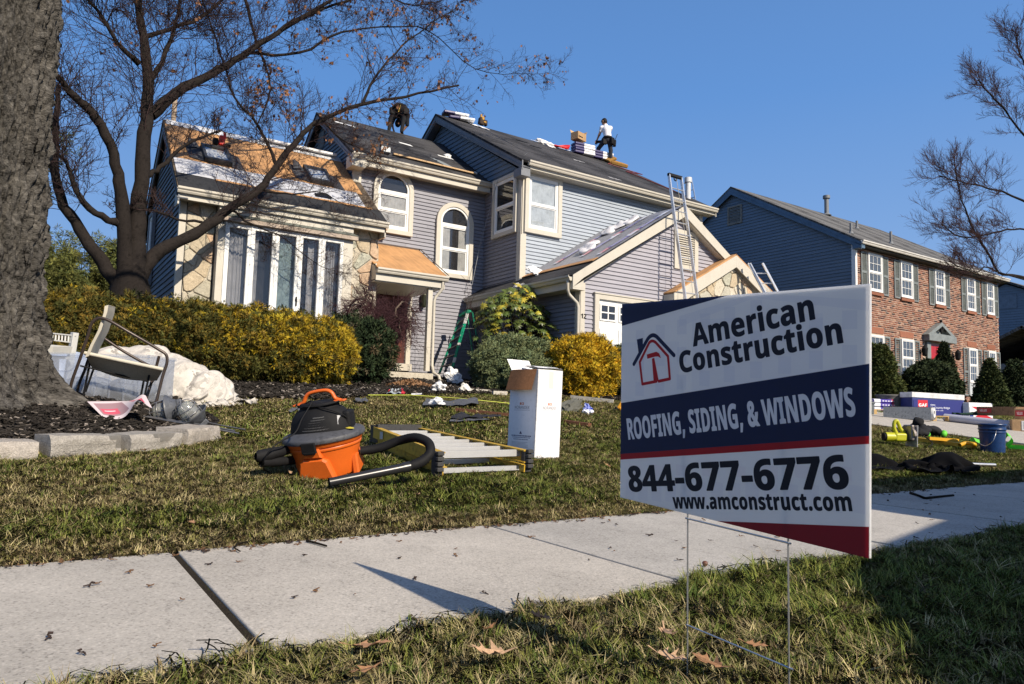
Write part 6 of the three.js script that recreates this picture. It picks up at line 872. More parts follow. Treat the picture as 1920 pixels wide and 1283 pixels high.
  const hp = [[676, 846, 4.28], [712, 840, 4.3], [750, 826, 4.3], [782, 821, 4.24], [804, 832, 4.18], [806, 850, 4.12], [790, 866, 4.08], [765, 876, 4.05]].map(q => L(atD(...q))), hc = new THREE.CatmullRomCurve3(hp).getPoints(150), hr = hc.map((_, i) => i > 118 && i < 142 ? 0.0285 + 0.003 * (i % 4 < 2 ? 1 : 0) : 0.0255 + 0.0022 * (i % 2));
  part('hose', new Tubes().add(hc, hr, 16).geo(), blk, T, { uv: true });
  const w0 = L(atD(768, 875, 4.05)), w1 = L(atD(617, 905, 3.84)), wd = w1.clone().sub(w0); part('wand', [new Tubes().add([w0, w0.clone().addScaledVector(wd, 0.08), w0.clone().addScaledVector(wd, 0.1), w0.clone().addScaledVector(wd, 0.97), w1], [0.03, 0.03, 0.026, 0.024, 0.026], 18).geo(), new Tubes().add([w1, w1.clone().addScaledVector(wd, -0.06)], 0.021, 14).geo()], mat([0.02, 0.02, 0.022], 0.3, { g: 'faint', gs: 0.2 }), T, { uv: true });
  part('floor_nozzle', [new Tubes().add([L(atD(556, 838, 4.3)), L(atD(530, 846, 4.15)), L(atD(505, 852, 4.05)), L(atD(484, 856, 4.0)), L(atD(479, 856, 3.99))], [0.026, 0.03, 0.036, 0.036, 0.02], 14).geo(), new Tubes().add([L(atD(560, 862, 4.25)), L(atD(520, 866, 4.1)), L(atD(490, 868, 4.0))], [0.026, 0.027, 0.024], 14).geo()], blk, T, { uv: true });
}
// ---------- fibreglass step ladder lying folded on the grass ----------
{
  const nl = onG(822, 896), nr = onG(990, 888), fl = onG(700, 838), fr = onG(778, 837), b = nl.clone(), T = thing('step_ladder', 'yellow fibreglass step ladder with aluminium treads lying folded on the lawn', 'ladder', b), L = (p, y) => V(p.x - b.x, p.y - b.y + y, p.z - b.z), H = 0.155, alu = mat([0.62, 0.62, 0.62], 0.4, { m: 0.55, g: 'faint', gs: 0.3 }), yel = mat([0.46, 0.29, 0.03], 0.5, { g: 'wear', gs: 0.4 });
  const inset = (p, q, m) => p.clone().lerp(q, m / p.distanceTo(q));
  for (const [n, f, o] of [[nl, fl, nr], [nr, fr, nl]]) {
    const r = part('rail', [beam(L(n, 0.115), L(f, 0.115), 0.012, 0.085), beam(L(inset(n, o, 0.02), 0.153), L(inset(f, o, 0.02), 0.153), 0.045, 0.008), beam(L(inset(n, o, 0.02), 0.076), L(inset(f, o, 0.02), 0.076), 0.04, 0.007)], yel, T);
    part('rear_rail', [beam(L(inset(n, o, 0.03), 0.035), L(inset(f, o, 0.03), 0.035), 0.012, 0.05), beam(L(inset(n, o, 0.045), 0.062), L(inset(f, o, 0.045), 0.062), 0.03, 0.006)], yel, T);
    part('foot', [0, 1, 2, 3].map(i => { const p = L(n, 0.05 + 0.033 * i), d = L(n, 0).sub(L(f, 0)).normalize(); return place(new RoundedBoxGeometry(0.052, 0.027, 0.03, 2, 0.006), [p.x + d.x * 0.012, p.y, p.z + d.z * 0.012], [0, 0.2, 0]); }).concat([place(new RoundedBoxGeometry(0.06, 0.15, 0.05, 2, 0.008), [L(n, 0).x, 0.085, L(n, 0).z - 0.025])]), mat([0.05, 0.05, 0.05], 0.7, { g: 'wear', gs: 0.1 }), T);
    part('spreader', [rod(L(n.clone().lerp(f, 0.45), 0.1), L(n.clone().lerp(f, 0.75), 0.1), 0.006)], M.alu, r);
  }
  for (let i = 0; i < 7; i++) { const t = 0.055 + i * 0.132, a = inset(nl.clone().lerp(fl, t), nr, 0.008), c = inset(nr.clone().lerp(fr, t), nl, 0.008), d = L(fl, 0).sub(L(nl, 0)).normalize(); part('tread', [beam(L(a, 0.128), L(c, 0.128), 0.004, 0.04), beam(L(a, 0.147).addScaledVector(d, 0.012), L(c, 0.147).addScaledVector(d, 0.012), 0.026, 0.006), beam(L(a, 0.108).addScaledVector(d, 0.012), L(c, 0.108).addScaledVector(d, 0.012), 0.026, 0.006)], alu, T); }
  for (let i = 0; i < 4; i++) { const t = 0.05 + i * 0.25, a = inset(nl.clone().lerp(fl, t), nr, 0.03), c = inset(nr.clone().lerp(fr, t), nl, 0.03); part('rear_bar', [beam(L(a, 0.03), L(c, 0.03), 0.03, 0.03)], alu, T); }
  part('top_cap', [beam(L(fl, 0.1), L(fr, 0.1), 0.14, 0.13), beam(L(inset(fl, nl, 0.06), 0.13), L(inset(fr, nr, 0.06), 0.13), 0.05, 0.1)], mat([0.03, 0.03, 0.032], 0.6, { g: 'wear', gs: 0.2 }), T);
  part('label', place(new THREE.PlaneGeometry(0.07, 0.055), L(fl.clone().lerp(nl, 0.16), 0.115).add(V(-0.012, 0, 0.003)).toArray(), [0, Math.atan2(-(nl.x - fl.x), -(nl.z - fl.z)) - Math.PI / 2 + Math.PI, 0]), mat([0.5, 0.5, 0.48], 0.5, { g: 'fine', gs: 0.03 }), T);
}
// ---------- tall open carton ----------
{
  const c0 = onG(1001, 861), cr = onG(1060, 857), b = c0.clone(); const ux = V(cr.x - c0.x, 0, cr.z - c0.z).normalize(), uz = V(ux.z, 0, -ux.x), W = 0.285, D = 0.30, Hh = 0.70;
  const T = thing('tall_carton', 'tall white cardboard carton standing open on the lawn, one flap hanging down', 'box', b), up = V(0.03, 1, 0).normalize(), mx = new THREE.Matrix4().makeBasis(ux, up, uz.clone().negate()); // local x along the lit face, z towards the street
  const put = g => g.applyMatrix4(mx), th = 0.005;
  const wall = (pts) => put(slab(pts.map(q => V(...q)), th));
  const bow = (f, n1, n2) => put(grid(n1, n2, f));
  const shell = part('carton', [bow((u, v) => V(W * u, Hh * v, 0.006 * Math.sin(u * 3.1) * Math.sin(v * 3) + 0.004), 8, 10), bow((u, v) => V(-0.003 - 0.006 * Math.sin(u * 3.1) * Math.sin(v * 3), Hh * v, -D * u), 8, 10), put(span(0, W, 0.004, Hh, -D, -D + th)), put(span(W - th, W, 0.004, Hh, -D, 0)), put(span(th, W, 0.004, Hh, -th - 0.002, 0.002)), put(span(0, th, 0.004, Hh, -D, -0.003)), put(span(0.003, W - 0.003, 0.0, 0.005, -D, 0))], M.cardWhite, T);
  part('flap', [bow((u, v) => V(-0.008 - 0.05 * v - 0.01 * Math.sin(u * 4), Hh - 0.165 * v, -D * u * 1.0 - 0.004), 8, 6)], mat([0.24, 0.115, 0.055], 0.9, { g: 'fine', gs: 0.2 }), T, { label: 'brown inside of the hanging flap' });
  part('flap', [bow((u, v) => V(W * u, Hh + 0.012 + 0.02 * Math.sin(v * 2), -0.165 * v), 6, 6), bow((u, v) => V(W - 0.16 * v, Hh + 0.018 + 0.02 * v * u, -D * u), 6, 6), bow((u, v) => V(W * u * 0.9, Hh + 0.09 * v, -D - 0.06 * v), 6, 4)], M.cardWhite, T);
  const logo = (x, w, h, warn) => { x.fillStyle = '#dcdce0'; x.fillRect(0, 0, w, h); for (let i = 0; i < 500; i++) { x.fillStyle = `rgba(${rnd() < 0.5 ? '150,150,160' : '250,250,252'},0.06)`; x.fillRect(R(0, w), R(0, h), R(2, 50), R(1, 40)); } const y = h * 0.42; x.fillStyle = '#b5623f'; x.fillRect(w * 0.42, y - 62, 26, 34); x.fillRect(w * 0.42 + 34, y - 62, 46, 34); x.fillStyle = '#e2d6d0'; x.beginPath(); x.arc(w * 0.42 + 57, y - 45, 12, 0, 7); x.fill(); x.fillStyle = '#4a4752'; x.font = '58px sans-serif'; x.textAlign = 'center'; x.fillText('NORANDEX', w / 2, y + 28); x.fillStyle = '#85838e'; for (let i = 0; i < 26; i++) x.fillRect(w * 0.2 + i * w * 0.0235, y + 46, 6, 6); x.fillRect(w * 0.2, y + 38, w * 0.6, 2); if (warn) { x.fillStyle = '#262a52'; x.beginPath(); x.moveTo(w * 0.5, h * 0.70); x.lineTo(w * 0.45, h * 0.735); x.lineTo(w * 0.55, h * 0.735); x.fill(); for (let r = 0; r < 3; r++) { let xx = w * (0.14 + 0.04 * r); while (xx < w * (0.86 - 0.04 * r)) { const q = R(8, 26); x.fillRect(xx, h * (0.75 + r * 0.022), q, r ? 9 : 15); xx += q + 6; } } x.fillStyle = '#55586e'; for (let r = 0; r < 5; r++) x.fillRect(w * 0.16, h * (0.83 + r * 0.014), w * R(0.5, 0.7), 3); x.fillRect(w * 0.2, h * 0.92, w * 0.24, 3); x.fillRect(w * 0.2, h * 0.92, 3, h * 0.05); x.fillRect(w * 0.52, h * 0.92, 3, h * 0.05); } };
  part('print', bow((u, v) => V(W * (0.02 + 0.96 * u), Hh * (0.01 + 0.97 * v), 0.006 * Math.sin(u * 3.1) * Math.sin(v * 3) + 0.0065), 8, 10), print(512, 1200, (x, w, h) => { logo(x, w, h, false); x.fillStyle = '#cfcbc2'; x.fillRect(w * 0.42, 0, w * 0.2, h * 0.2); x.fillStyle = '#66626c'; x.fillRect(w * 0.53, h * 0.60, 6, 22); x.fillRect(w * 0.36, h * 0.84, 4, 24); }, 0.75), shell, { uv: true });
  const left = bow((u, v) => V(-0.0055 - 0.006 * Math.sin(u * 3.1) * Math.sin(v * 3), Hh * (0.01 + 0.97 * v), -D * (1 - (0.02 + 0.96 * u))), 8, 10); part('print', left, print(512, 1200, (x, w, h) => logo(x, w, h, true), 0.75), shell, { uv: true });
}
// ---------- fallen oak leaves and twigs near the camera ----------
{
  const oak = (s, curl) => { s *= 0.54; curl *= 0.7; const o = []; const half = [[0.004, -0.05], [0.006, 0], [0.03, 0.012], [0.022, 0.022], [0.05, 0.05], [0.028, 0.048], [0.02, 0.062], [0.055, 0.1], [0.03, 0.09], [0.016, 0.1], [0.032, 0.13], [0.012, 0.125], [0, 0.15]]; half.forEach(p => o.push([p[0] * R(0.85, 1.15), p[1]])); [...half].reverse().slice(1).forEach(p => o.push([-p[0] * R(0.85, 1.15), p[1]])); const g = poly(o.reverse(), 0.0012), p = g.attributes.position; for (let i = 0; i < p.count; i++) { const x = p.getX(i), y = p.getY(i); p.setZ(i, p.getZ(i) + curl * (9 * x * x + 2.5 * (y - 0.05) * (y - 0.05)) + 0.006 * Math.sin(y * 70 + x * 50)); } g.scale(s, s, s); g.rotateX(-Math.PI / 2); g.computeVertexNormals(); return g; };
  const lv = [[[0.34, 0.19, 0.105], 0.8], [[0.27, 0.145, 0.075], 0.8], [[0.40, 0.26, 0.16], 0.8]].map(q => mat(q[0], q[1], { g: 'fine', gs: 0.06 }));
  const spots = [[660, 1222, 1.05, 0.9, 0, 'large tan oak leaf lying flat at the pavement edge, bottom left of centre'], [945, 1236, 1.0, 1.6, 2, 'pale tan oak leaf standing curled in the grass below the pavement shadow'], [1030, 1170, 0.75, 1.5, 1, 'brown curled oak leaf in the grass right of the shadow of the sign'], [912, 1190, 0.6, 1.8, 1, 'small folded brown leaf in the grass just below the pavement'], [1245, 1190, 0.8, 1.9, 2, 'pale curled leaf at the foot of the left wire leg of the sign'], [1232, 1235, 0.8, 1.4, 2, 'long tan leaf upright in the grass left of the sign legs'], [1352, 1262, 0.85, 1.2, 1, 'dark brown leaf low in the grass between the sign legs'], [700, 1262, 0.8, 0.7, 1, 'reddish brown leaf sunk in the grass at the lower left'], [1398, 1215, 0.6, 1.2, 1, 'small russet leaf by the right wire leg of the sign']];
  for (const [px, py, s, curl, k, lab] of spots) { const p = atY(px, py, 0.02); const m = solo('oak_leaf', oak(s, curl), lv[k], lab, 'leaf'); m.position.set(p.x, 0.03, p.z); m.rotation.set(R(-0.3, 0.3), R(0, 6.3), R(-0.3, 0.3)); }
  const far = [[735, 855, 'leaf'], [275, 850, 'leaf'], [545, 895, 'leaf'], [1135, 875, 'leaf'], [570, 790, 'leaf'], [785, 935, 'leaf'], [365, 990, 'leaf'], [1010, 868, 'leaf']];
  const labs = ['tan leaf on the grass near the yellow ladder', 'tan oak leaf against the front of the stone edging', 'orange brown leaf on the grass left of the vacuum', 'russet leaf on the lawn right of the white carton', 'orange leaf on the lawn behind the vacuum cord', 'brown leaf on the lawn below the ladder', 'orange leaf in the grass near the pavement at the left', 'small russet leaf at the corner of the white carton'];
  far.forEach(([px, py], i) => { const p = onG(px, py), m = solo('oak_leaf', oak(R(0.5, 0.75), R(0.8, 1.6)), lv[i % 3], labs[i], 'leaf'); m.position.copy(p).add(V(0, 0.02, 0)); m.rotation.set(R(-0.5, 0.5), R(0, 6.3), R(-0.4, 0.4)); });
  const crumbs = []; for (let i = 0; i < 420; i++) { const x = R(-0.6, 6), z = R(WALK_F + 0.02, WALK_N - 0.02), edge = rnd() < 0.6 ? WALK_F + 0.02 + Math.abs(R(0, 0.1) * R(0, 1)) : z; if (rnd() < 0.35 && edge === z) continue; const s = R(0.15, 0.45); crumbs.push({ m: new THREE.Matrix4().compose(V(x, 0.004, edge), new THREE.Quaternion().setFromEuler(new THREE.Euler(R(-0.2, 0.2), R(0, 6.3), R(-0.2, 0.2))), V(s, s, s)), c: rnd() < 0.5 ? [0.05, 0.035, 0.03] : [0.16, 0.09, 0.05] }); }
  tag(instances('leaf_litter', chipGeo, chipMat, crumbs), 'crumbs of bark and leaf scattered along the pavement edge', 'litter');
  const stick = (lab, pts, r) => solo('twig', new Tubes().add(pts.map(q => atY(q[0], q[1], 0.008)), pts.map((_, i) => r * (1 - 0.12 * i)), 6).geo(), M.dirt || dirtMat, lab, 'twig', { uv: true });
  stick('thin dark curved twig on the pavement edge left of centre', [[470, 1015], [445, 1020], [438, 1027], [450, 1034]], 0.004); stick('short dark twig on the pavement edge below the vacuum', [[575, 1014], [595, 1019], [612, 1024]], 0.005);
  stick('crooked dark stick on the shaded pavement right of the sign', [[1708, 925], [1735, 935], [1760, 932], [1788, 929]], 0.012);
  const ac = atY(1322, 1056, 0.012); const a = solo('acorn', [new THREE.SphereGeometry(0.009, 14, 10), lathe([[0, 0.011], [0.007, 0.009], [0.0105, 0.003], [0.0098, 0.001]], 14)], mat([0.13, 0.05, 0.03], 0.5, { g: null }), 'small round acorn on the pavement beneath the sign', 'acorn'); a.position.set(ac.x, 0.009, ac.z);
}

// ---------- behind the big trunk: chair, storage box, frame, sheet, lamps ----------
function simCloth(w, h, nx, ny, balls, squeeze, sd, crease = 0.03, steps = 320) { // a cloth let fall in a loose pile over lumps, then settled: real folds
  const n = (nx + 1) * (ny + 1), P = new Float32Array(n * 3), O = new Float32Array(n * 3), dx = w / nx, dy = h / ny, C = [];
  for (let j = 0; j <= ny; j++) for (let i = 0; i <= nx; i++) { const k = j * (nx + 1) + i, a = i / nx - 0.5, b = j / ny - 0.5; P[3 * k] = a * w * squeeze + 0.1 * N3(a * 9, b * 9, sd); P[3 * k + 2] = b * h * squeeze + 0.1 * N3(a * 9, b * 9, sd + 5); P[3 * k + 1] = 0.75 + 0.16 * N3(a * 7, b * 7, sd + 2) + 0.05 * N3(a * 19, b * 19, sd); const c = (di, dj, L) => { if (i + di <= nx && i + di >= 0 && j + dj <= ny) C.push([k, k + dj * (nx + 1) + di, L]); }; c(1, 0, dx); c(0, 1, dy); c(1, 1, Math.hypot(dx, dy)); c(-1, 1, Math.hypot(dx, dy)); c(2, 0, 2 * dx); c(0, 2, 2 * dy); }
  O.set(P);
  for (let s = 0; s < steps; s++) {
    for (let k = 0; k < n; k++) for (let c = 0; c < 3; c++) { const q = 3 * k + c, v = (P[q] - O[q]) * 0.96; O[q] = P[q]; P[q] += v - (c === 1 ? 0.0009 : 0); }
    for (let it = 0; it < 5; it++) { for (const [a, b, L] of C) { const x = P[3 * b] - P[3 * a], y = P[3 * b + 1] - P[3 * a + 1], z = P[3 * b + 2] - P[3 * a + 2], d = Math.sqrt(x * x + y * y + z * z) || 1e-6, bend = L > 1.7 * Math.max(dx, dy), f = (d - L) / d * 0.5 * (bend ? (d < L ? 0.06 : 0.3) : 0.9); P[3 * a] += x * f; P[3 * a + 1] += y * f; P[3 * a + 2] += z * f; P[3 * b] -= x * f; P[3 * b + 1] -= y * f; P[3 * b + 2] -= z * f; }
      for (let k = 0; k < n; k++) { for (const [bx, by, bz, r] of balls) { const x = P[3 * k] - bx, y = P[3 * k + 1] - by, z = P[3 * k + 2] - bz, d = Math.sqrt(x * x + y * y + z * z); if (d < r) { const f = r / (d || 1e-6); P[3 * k] = bx + x * f; P[3 * k + 1] = by + y * f; P[3 * k + 2] = bz + z * f; } } if (P[3 * k + 1] < 0.008) { P[3 * k + 1] = 0.008; O[3 * k] = lerp(O[3 * k], P[3 * k], 0.6); O[3 * k + 2] = lerp(O[3 * k + 2], P[3 * k + 2], 0.6); } } }
  }
  const g = grid(nx, ny, (u, v) => { const k = Math.round(v * ny) * (nx + 1) + Math.round(u * nx); return V(P[3 * k], P[3 * k + 1], P[3 * k + 2]); }), p = g.attributes.position, m = g.attributes.normal;
  for (let k = 0; k < n; k++) { const x = p.getX(k), y = p.getY(k), z = p.getZ(k), q = x * 0.8 + z * 0.5, t = z * 0.7 - x * 0.4 + y * 0.8, f = crease * ((Math.abs(N3(q * 3.2, t * 1.7, sd)) - 0.2) + 0.5 * (Math.abs(N3(q * 7 + t, t * 5, sd + 3)) - 0.2)), s = Math.sign(m.getY(k)) || 1; p.setXYZ(k, x + m.getX(k) * f * s, Math.max(0.004, y + m.getY(k) * f * s), z + m.getZ(k) * f * s); }
  g.computeVertexNormals(); return g;
}
{
  const L0 = (px, py, d, b) => atD(px, py, d).sub(b), b = onG(215, 745); b.y = moundY(0.9, -7.2);
  const T = thing('folding_chair', 'brown tubed folding chair with cream seat tipped against the storage box by the trunk', 'chair', b), L = (px, py, d) => L0(px, py, d, b), tub = mat([0.055, 0.04, 0.033], 0.35, { m: 0.3, g: 'faint', gs: 0.3 }), cream = mat([0.52, 0.48, 0.39], 0.65, { g: 'faint', gs: 0.4 });
  const hoop = (pts, r = 0.0125) => part('frame_tube', tube(pts.map(q => L(...q)), r, 90, 10), tub, T);
  hoop([[150, 742, 5.95], [134, 738, 5.92], [132, 727, 5.92], [150, 672, 5.92], [166, 625, 5.92], [172, 606, 5.92], [184, 597, 5.93], [196, 598, 5.94], [245, 625, 6.0], [298, 656, 6.1], [311, 665, 6.12], [313, 678, 6.12], [305, 705, 6.1], [290, 765, 6.05]]);
  hoop([[158, 742, 6.3], [146, 735, 6.3], [160, 690, 6.3], [172, 655, 6.3]]); hoop([[188, 630, 6.4], [230, 658, 6.45], [272, 682, 6.5], [284, 688, 6.5]]); hoop([[298, 668, 6.4], [292, 690, 6.4], [278, 735, 6.35], [268, 762, 6.3]]);
  part('strut', [rod(L(172, 662, 6.1), L(156, 742, 6.1), 0.009), rod(L(182, 672, 6.35), L(160, 735, 6.35), 0.009), rod(L(282, 692, 6.2), L(268, 756, 6.2), 0.009), rod(L(272, 700, 6.4), L(262, 752, 6.4), 0.009), rod(L(150, 686, 5.95), L(275, 715, 6.3), 0.007), rod(L(278, 725, 6.2), L(288, 715, 6.1), 0.005)], M.black, T);
  part('seat_rim', [rod(L(158, 662, 5.97), L(306, 693, 6.13), 0.016)], cream, T);
  part('seat_fabric', grid(14, 8, (u, v) => { const p = L(lerp(158, 306, u), lerp(662, 693, u), lerp(5.97, 6.13, u)), q = L(lerp(172, 294, u), lerp(690, 714, u), lerp(6.15, 6.28, u)); return p.lerp(q, v).add(V(0, -0.04 * Math.sin(Math.PI * u) * v, 0)); }), mat([0.50, 0.45, 0.34], 0.85, { g: 'fine', gs: 0.1 }), T);
  { const sec = [[203, 572], [201, 585], [190, 618], [176, 645], [166, 668]], f = sec.map(q => L(q[0], q[1], 5.96)), k = sec.map(q => L(q[0] + 13, q[1] + 4, 6.34)); const g = grid(1, 4, (u, v) => (u < 0.5 ? f : k)[Math.round(v * 4)]), g2 = grid(1, 4, (u, v) => (u < 0.5 ? f : k)[Math.round(v * 4)].clone().add(V(-0.026, -0.012, 0))), e = grid(1, 4, (u, v) => f[Math.round(v * 4)].clone().add(u < 0.5 ? V(-0.026, -0.012, 0) : V(0, 0, 0))); part('backrest', [g, g2, e, slab([f[0].clone().add(V(-0.026, -0.012, 0)), f[0], k[0], k[0].clone().add(V(-0.026, -0.012, 0))], 0.004)], cream, T); }
}
{
  const b = atD(205, 756, 7.0), T = thing('storage_box', 'clear bluish plastic storage box behind the tipped chair', 'box', b), clr = new THREE.MeshPhysicalMaterial({ color: new THREE.Color().setRGB(0.86, 0.88, 0.92), roughness: 0.18, transmission: 0.9, thickness: 0, ior: 1.45, side: THREE.DoubleSide });
  T.rotation.y = -0.62; const w = 0.98, h = 0.45, d = 0.5;
  part('shell', [box(w, h, 0.004, 0, h / 2, d / 2), box(w, h, 0.004, 0, h / 2, -d / 2), box(0.004, h, d, -w / 2, h / 2, 0), box(0.004, h, d, w / 2, h / 2, 0), box(w, 0.006, d, 0, 0.003, 0), box(w + 0.03, 0.03, 0.012, 0, h, d / 2 + 0.006), box(0.012, 0.03, d + 0.03, w / 2 + 0.006, h, 0)], clr, T);
  part('rib', [...Array(7)].map((_, i) => box(0.012, h * 0.62, 0.012, -0.42 + i * 0.14, h * 0.36, d / 2 + 0.006)).concat([tube([V(-0.45, 0.3, d / 2 + 0.006), V(-0.25, 0.3, d / 2 + 0.006), V(-0.18, 0.36, d / 2 + 0.006), V(-0.08, 0.31, d / 2 + 0.006), V(0.08, 0.31, d / 2 + 0.006), V(0.15, 0.36, d / 2 + 0.006), V(0.25, 0.3, d / 2 + 0.006), V(0.45, 0.3, d / 2 + 0.006)], 0.006, 60, 6)]), clr, T);
  part('contents', [rough(place(new THREE.SphereGeometry(0.2, 20, 14), [-0.2, 0.14, 0], [0, 0, 0], [1.3, 0.65, 0.9]), 0.04, 5), rough(place(new THREE.SphereGeometry(0.18, 20, 14), [0.22, 0.13, 0.02], [0, 0, 0], [1.2, 0.7, 0.9]), 0.04, 5)], mat([0.3, 0.32, 0.35], 0.8, { g: 'wear', gs: 0.3 }), T);
}
{
  const b = atD(112, 725, 7.3), T = thing('plastic_stand', 'pale grey plastic frame with a perforated top rail beside the trunk', 'stand', b), L = (px, py, d = 7.3) => atD(px, py, d).sub(b), pl = mat([0.52, 0.52, 0.50], 0.5, { g: 'faint', gs: 0.3 });
  part('post', [beam(L(140, 624), L(124, 725), 0.055, 0.055), beam(L(60, 620), L(55, 725), 0.055, 0.055)], pl, T);
  part('top_rail', [beam(L(66, 622), L(144, 630), 0.05, 0.012), beam(L(66, 634), L(140, 643), 0.05, 0.012), ...[...Array(12)].map((_, i) => { const p = L(68 + i * 6, 628 + i * 0.7); return box(0.014, 0.06, 0.05, p.x, p.y, p.z); })], pl, T);
  part('tray', [slab([L(78, 645, 7.2), L(136, 650, 7.2), L(132, 664, 7.2), L(80, 660, 7.2)], 0.3), beam(L(78, 668, 7.2), L(134, 672, 7.2), 0.05, 0.03), beam(L(104, 668, 7.25), L(102, 720, 7.25), 0.06, 0.03)], mat([0.58, 0.56, 0.50], 0.55, { g: 'faint', gs: 0.4 }), T);
  const t2 = solo('plastic_sheet', simCloth(1.7, 1.2, 44, 32, [[-0.25, 0.2, 0, 0.34], [0.3, 0.16, 0, 0.3]], 0.7, 31), mat([0.42, 0.47, 0.56], 0.35, { g: 'faint', gs: 0.5 }), 'pale blue plastic sheet heaped behind the grey plastic frame', 'sheet'); t2.position.copy(atD(128, 738, 8.3)); t2.rotation.y = -0.6;
}
{
  const b = onG(312, 747), m = solo('drop_cloth', simCloth(2.7, 2.1, 124, 96, [[-0.62, 0.2, 0, 0.4], [-0.25, 0.24, -0.05, 0.4], [0.12, 0.14, 0.02, 0.38], [0.45, 0.06, 0.05, 0.32]], 0.55, 5, 0.13), mat([0.47, 0.44, 0.40], 0.9, { g: 'wear', gs: 0.9 }), 'crumpled off white canvas drop cloth heaped on the lawn beside the chair', 'drop cloth');
  m.position.copy(b).add(V(0, -0.03, 0)); m.rotation.set(0.085, -0.52, 0);
}
{
  const art = print(512, 320, (x, w, h) => { x.fillStyle = '#d8c9ca'; x.fillRect(0, 0, w, h); x.fillStyle = '#a38286'; x.fillRect(40, 40, w * 0.5, h - 90); x.fillStyle = '#cf5a6c'; x.fillRect(60, h * 0.45, w * 0.32, h * 0.3); x.fillRect(w * 0.68, h * 0.25, w * 0.22, h * 0.5); x.fillStyle = '#e9dcdc'; x.fillRect(90, h * 0.55, w * 0.2, 14); x.strokeStyle = '#efe6e6'; x.lineWidth = 5; x.beginPath(); x.moveTo(w * 0.74, h * 0.4); x.lineTo(w * 0.84, h * 0.4); x.lineTo(w * 0.79, h * 0.6); x.closePath(); x.stroke(); }, 0.5);
  const m = solo('wrapper_sheet', grid(30, 8, (u, v) => { const f = atD(lerp(190, 285, u), 780 - 6 * u - 22 * Math.exp(-Math.pow((u - 0.72) / 0.16, 2)) + 8 * Math.sin(u * 5), 5.3), k = atD(lerp(163, 272, u), 753 - 1 * u, 5.6); return f.lerp(k, v).add(V(0, 0.05 * Math.exp(-Math.pow((u - 0.95) / 0.12, 2)) * v, 0)); }), art, 'pink and white printed wrapper sheet curling on the mulch', 'wrapper', { uv: true });
}
{ // two caged lamps with grey shades lying on the mulch
  const lamp = (lab, px, py, d, dir, sc) => {
    const b = atD(px, py, d), T = thing('caged_lamp', lab, 'lamp', b), q = new THREE.Quaternion().setFromUnitVectors(V(0, 1, 0), dir.clone().normalize()), put = g => g.applyMatrix4(new THREE.Matrix4().compose(V(0, 0, 0), q, V(sc, sc, sc))), gm = mat([0.075, 0.08, 0.092], 0.45, { g: 'wear', gs: 0.2 });
    part('shade', put(lathe([[0.03, -0.075], [0.06, -0.07], [0.072, -0.045], [0.105, -0.012], [0.112, 0], [0.108, 0.002], [0.07, -0.035], [0.055, -0.05]], 36)), gm, T);
    part('glass_jar', put(lathe([[0.058, -0.03], [0.06, 0.03], [0.055, 0.075], [0.035, 0.1], [0, 0.108]], 28)), new THREE.MeshPhysicalMaterial({ color: new THREE.Color().setRGB(0.8, 0.82, 0.8), roughness: 0.12, transmission: 0.8, thickness: 0, side: THREE.DoubleSide }), T);
    part('bulb_holder', put(cyl(0.035, 0.02, 0.06, 16, 0, -0.01, 0)), M.black, T);
    const w = []; for (const y of [0.015, 0.06]) w.push(place(new THREE.TorusGeometry(0.07, 0.0035, 6, 28), [0, y, 0], [Math.PI / 2, 0, 0])); for (let i = 0; i < 4; i++) { const a = i * Math.PI / 2 + 0.4, c = Math.cos(a), s = Math.sin(a); w.push(tube([V(c * 0.07, -0.04, s * 0.07), V(c * 0.07, 0.05, s * 0.07), V(c * 0.055, 0.105, s * 0.055), V(0, 0.128, 0)], 0.0035, 20, 6)); } part('cage', w.map(put), mat([0.28, 0.28, 0.29], 0.35, { m: 0.7, g: null }), T);
    part('base', put(rbox(0.1, 0.04, 0.1, 0.01, 0, -0.09, 0)), gm, T); return T;
  };
  lamp('left caged lamp lying on the mulch, its glass pointing left', 314, 768, 5.6, RGT.clone().multiplyScalar(-1).add(V(0, -0.18, 0.25)), 1.05);
  lamp('right caged lamp propped on its grey shade at the end of the stone edging', 360, 778, 5.55, RGT.clone().multiplyScalar(-0.55).add(V(0, 0.75, 0.1)).addScaledVector(FWD, -0.35), 1.1);
  const rods = (lab, pts) => solo('metal_rod', new Tubes().add(pts.map(q => atD(...q)), 0.0065, 8).geo(), mat([0.19, 0.19, 0.20], 0.4, { m: 0.6, g: 'faint', gs: 0.2 }), lab, 'rod', { uv: true });
  rods('lower of two thin grey metal rods lying from the lamps onto the grass', [[268, 781, 5.5], [350, 795, 5.45], [448, 813, 5.35]]); rods('upper grey metal rod running along the lower one beside the lamps', [[276, 781, 5.54], [355, 793, 5.5], [440, 808, 5.42]]); rods('short grey rod ending farthest right of the rods on the grass', [[372, 789, 5.75], [415, 798, 5.7], [460, 806, 5.62]]);
  solo('mulch_stick', new Tubes().add([atD(-30, 803, 5.2), atD(60, 802, 5.2), atD(105, 803, 5.25)], [0.008, 0.007, 0.004], 6).geo(), mat([0.3, 0.27, 0.23], 0.9), 'pale thin stick lying along the front of the mulch ring', 'stick', { uv: true });
}
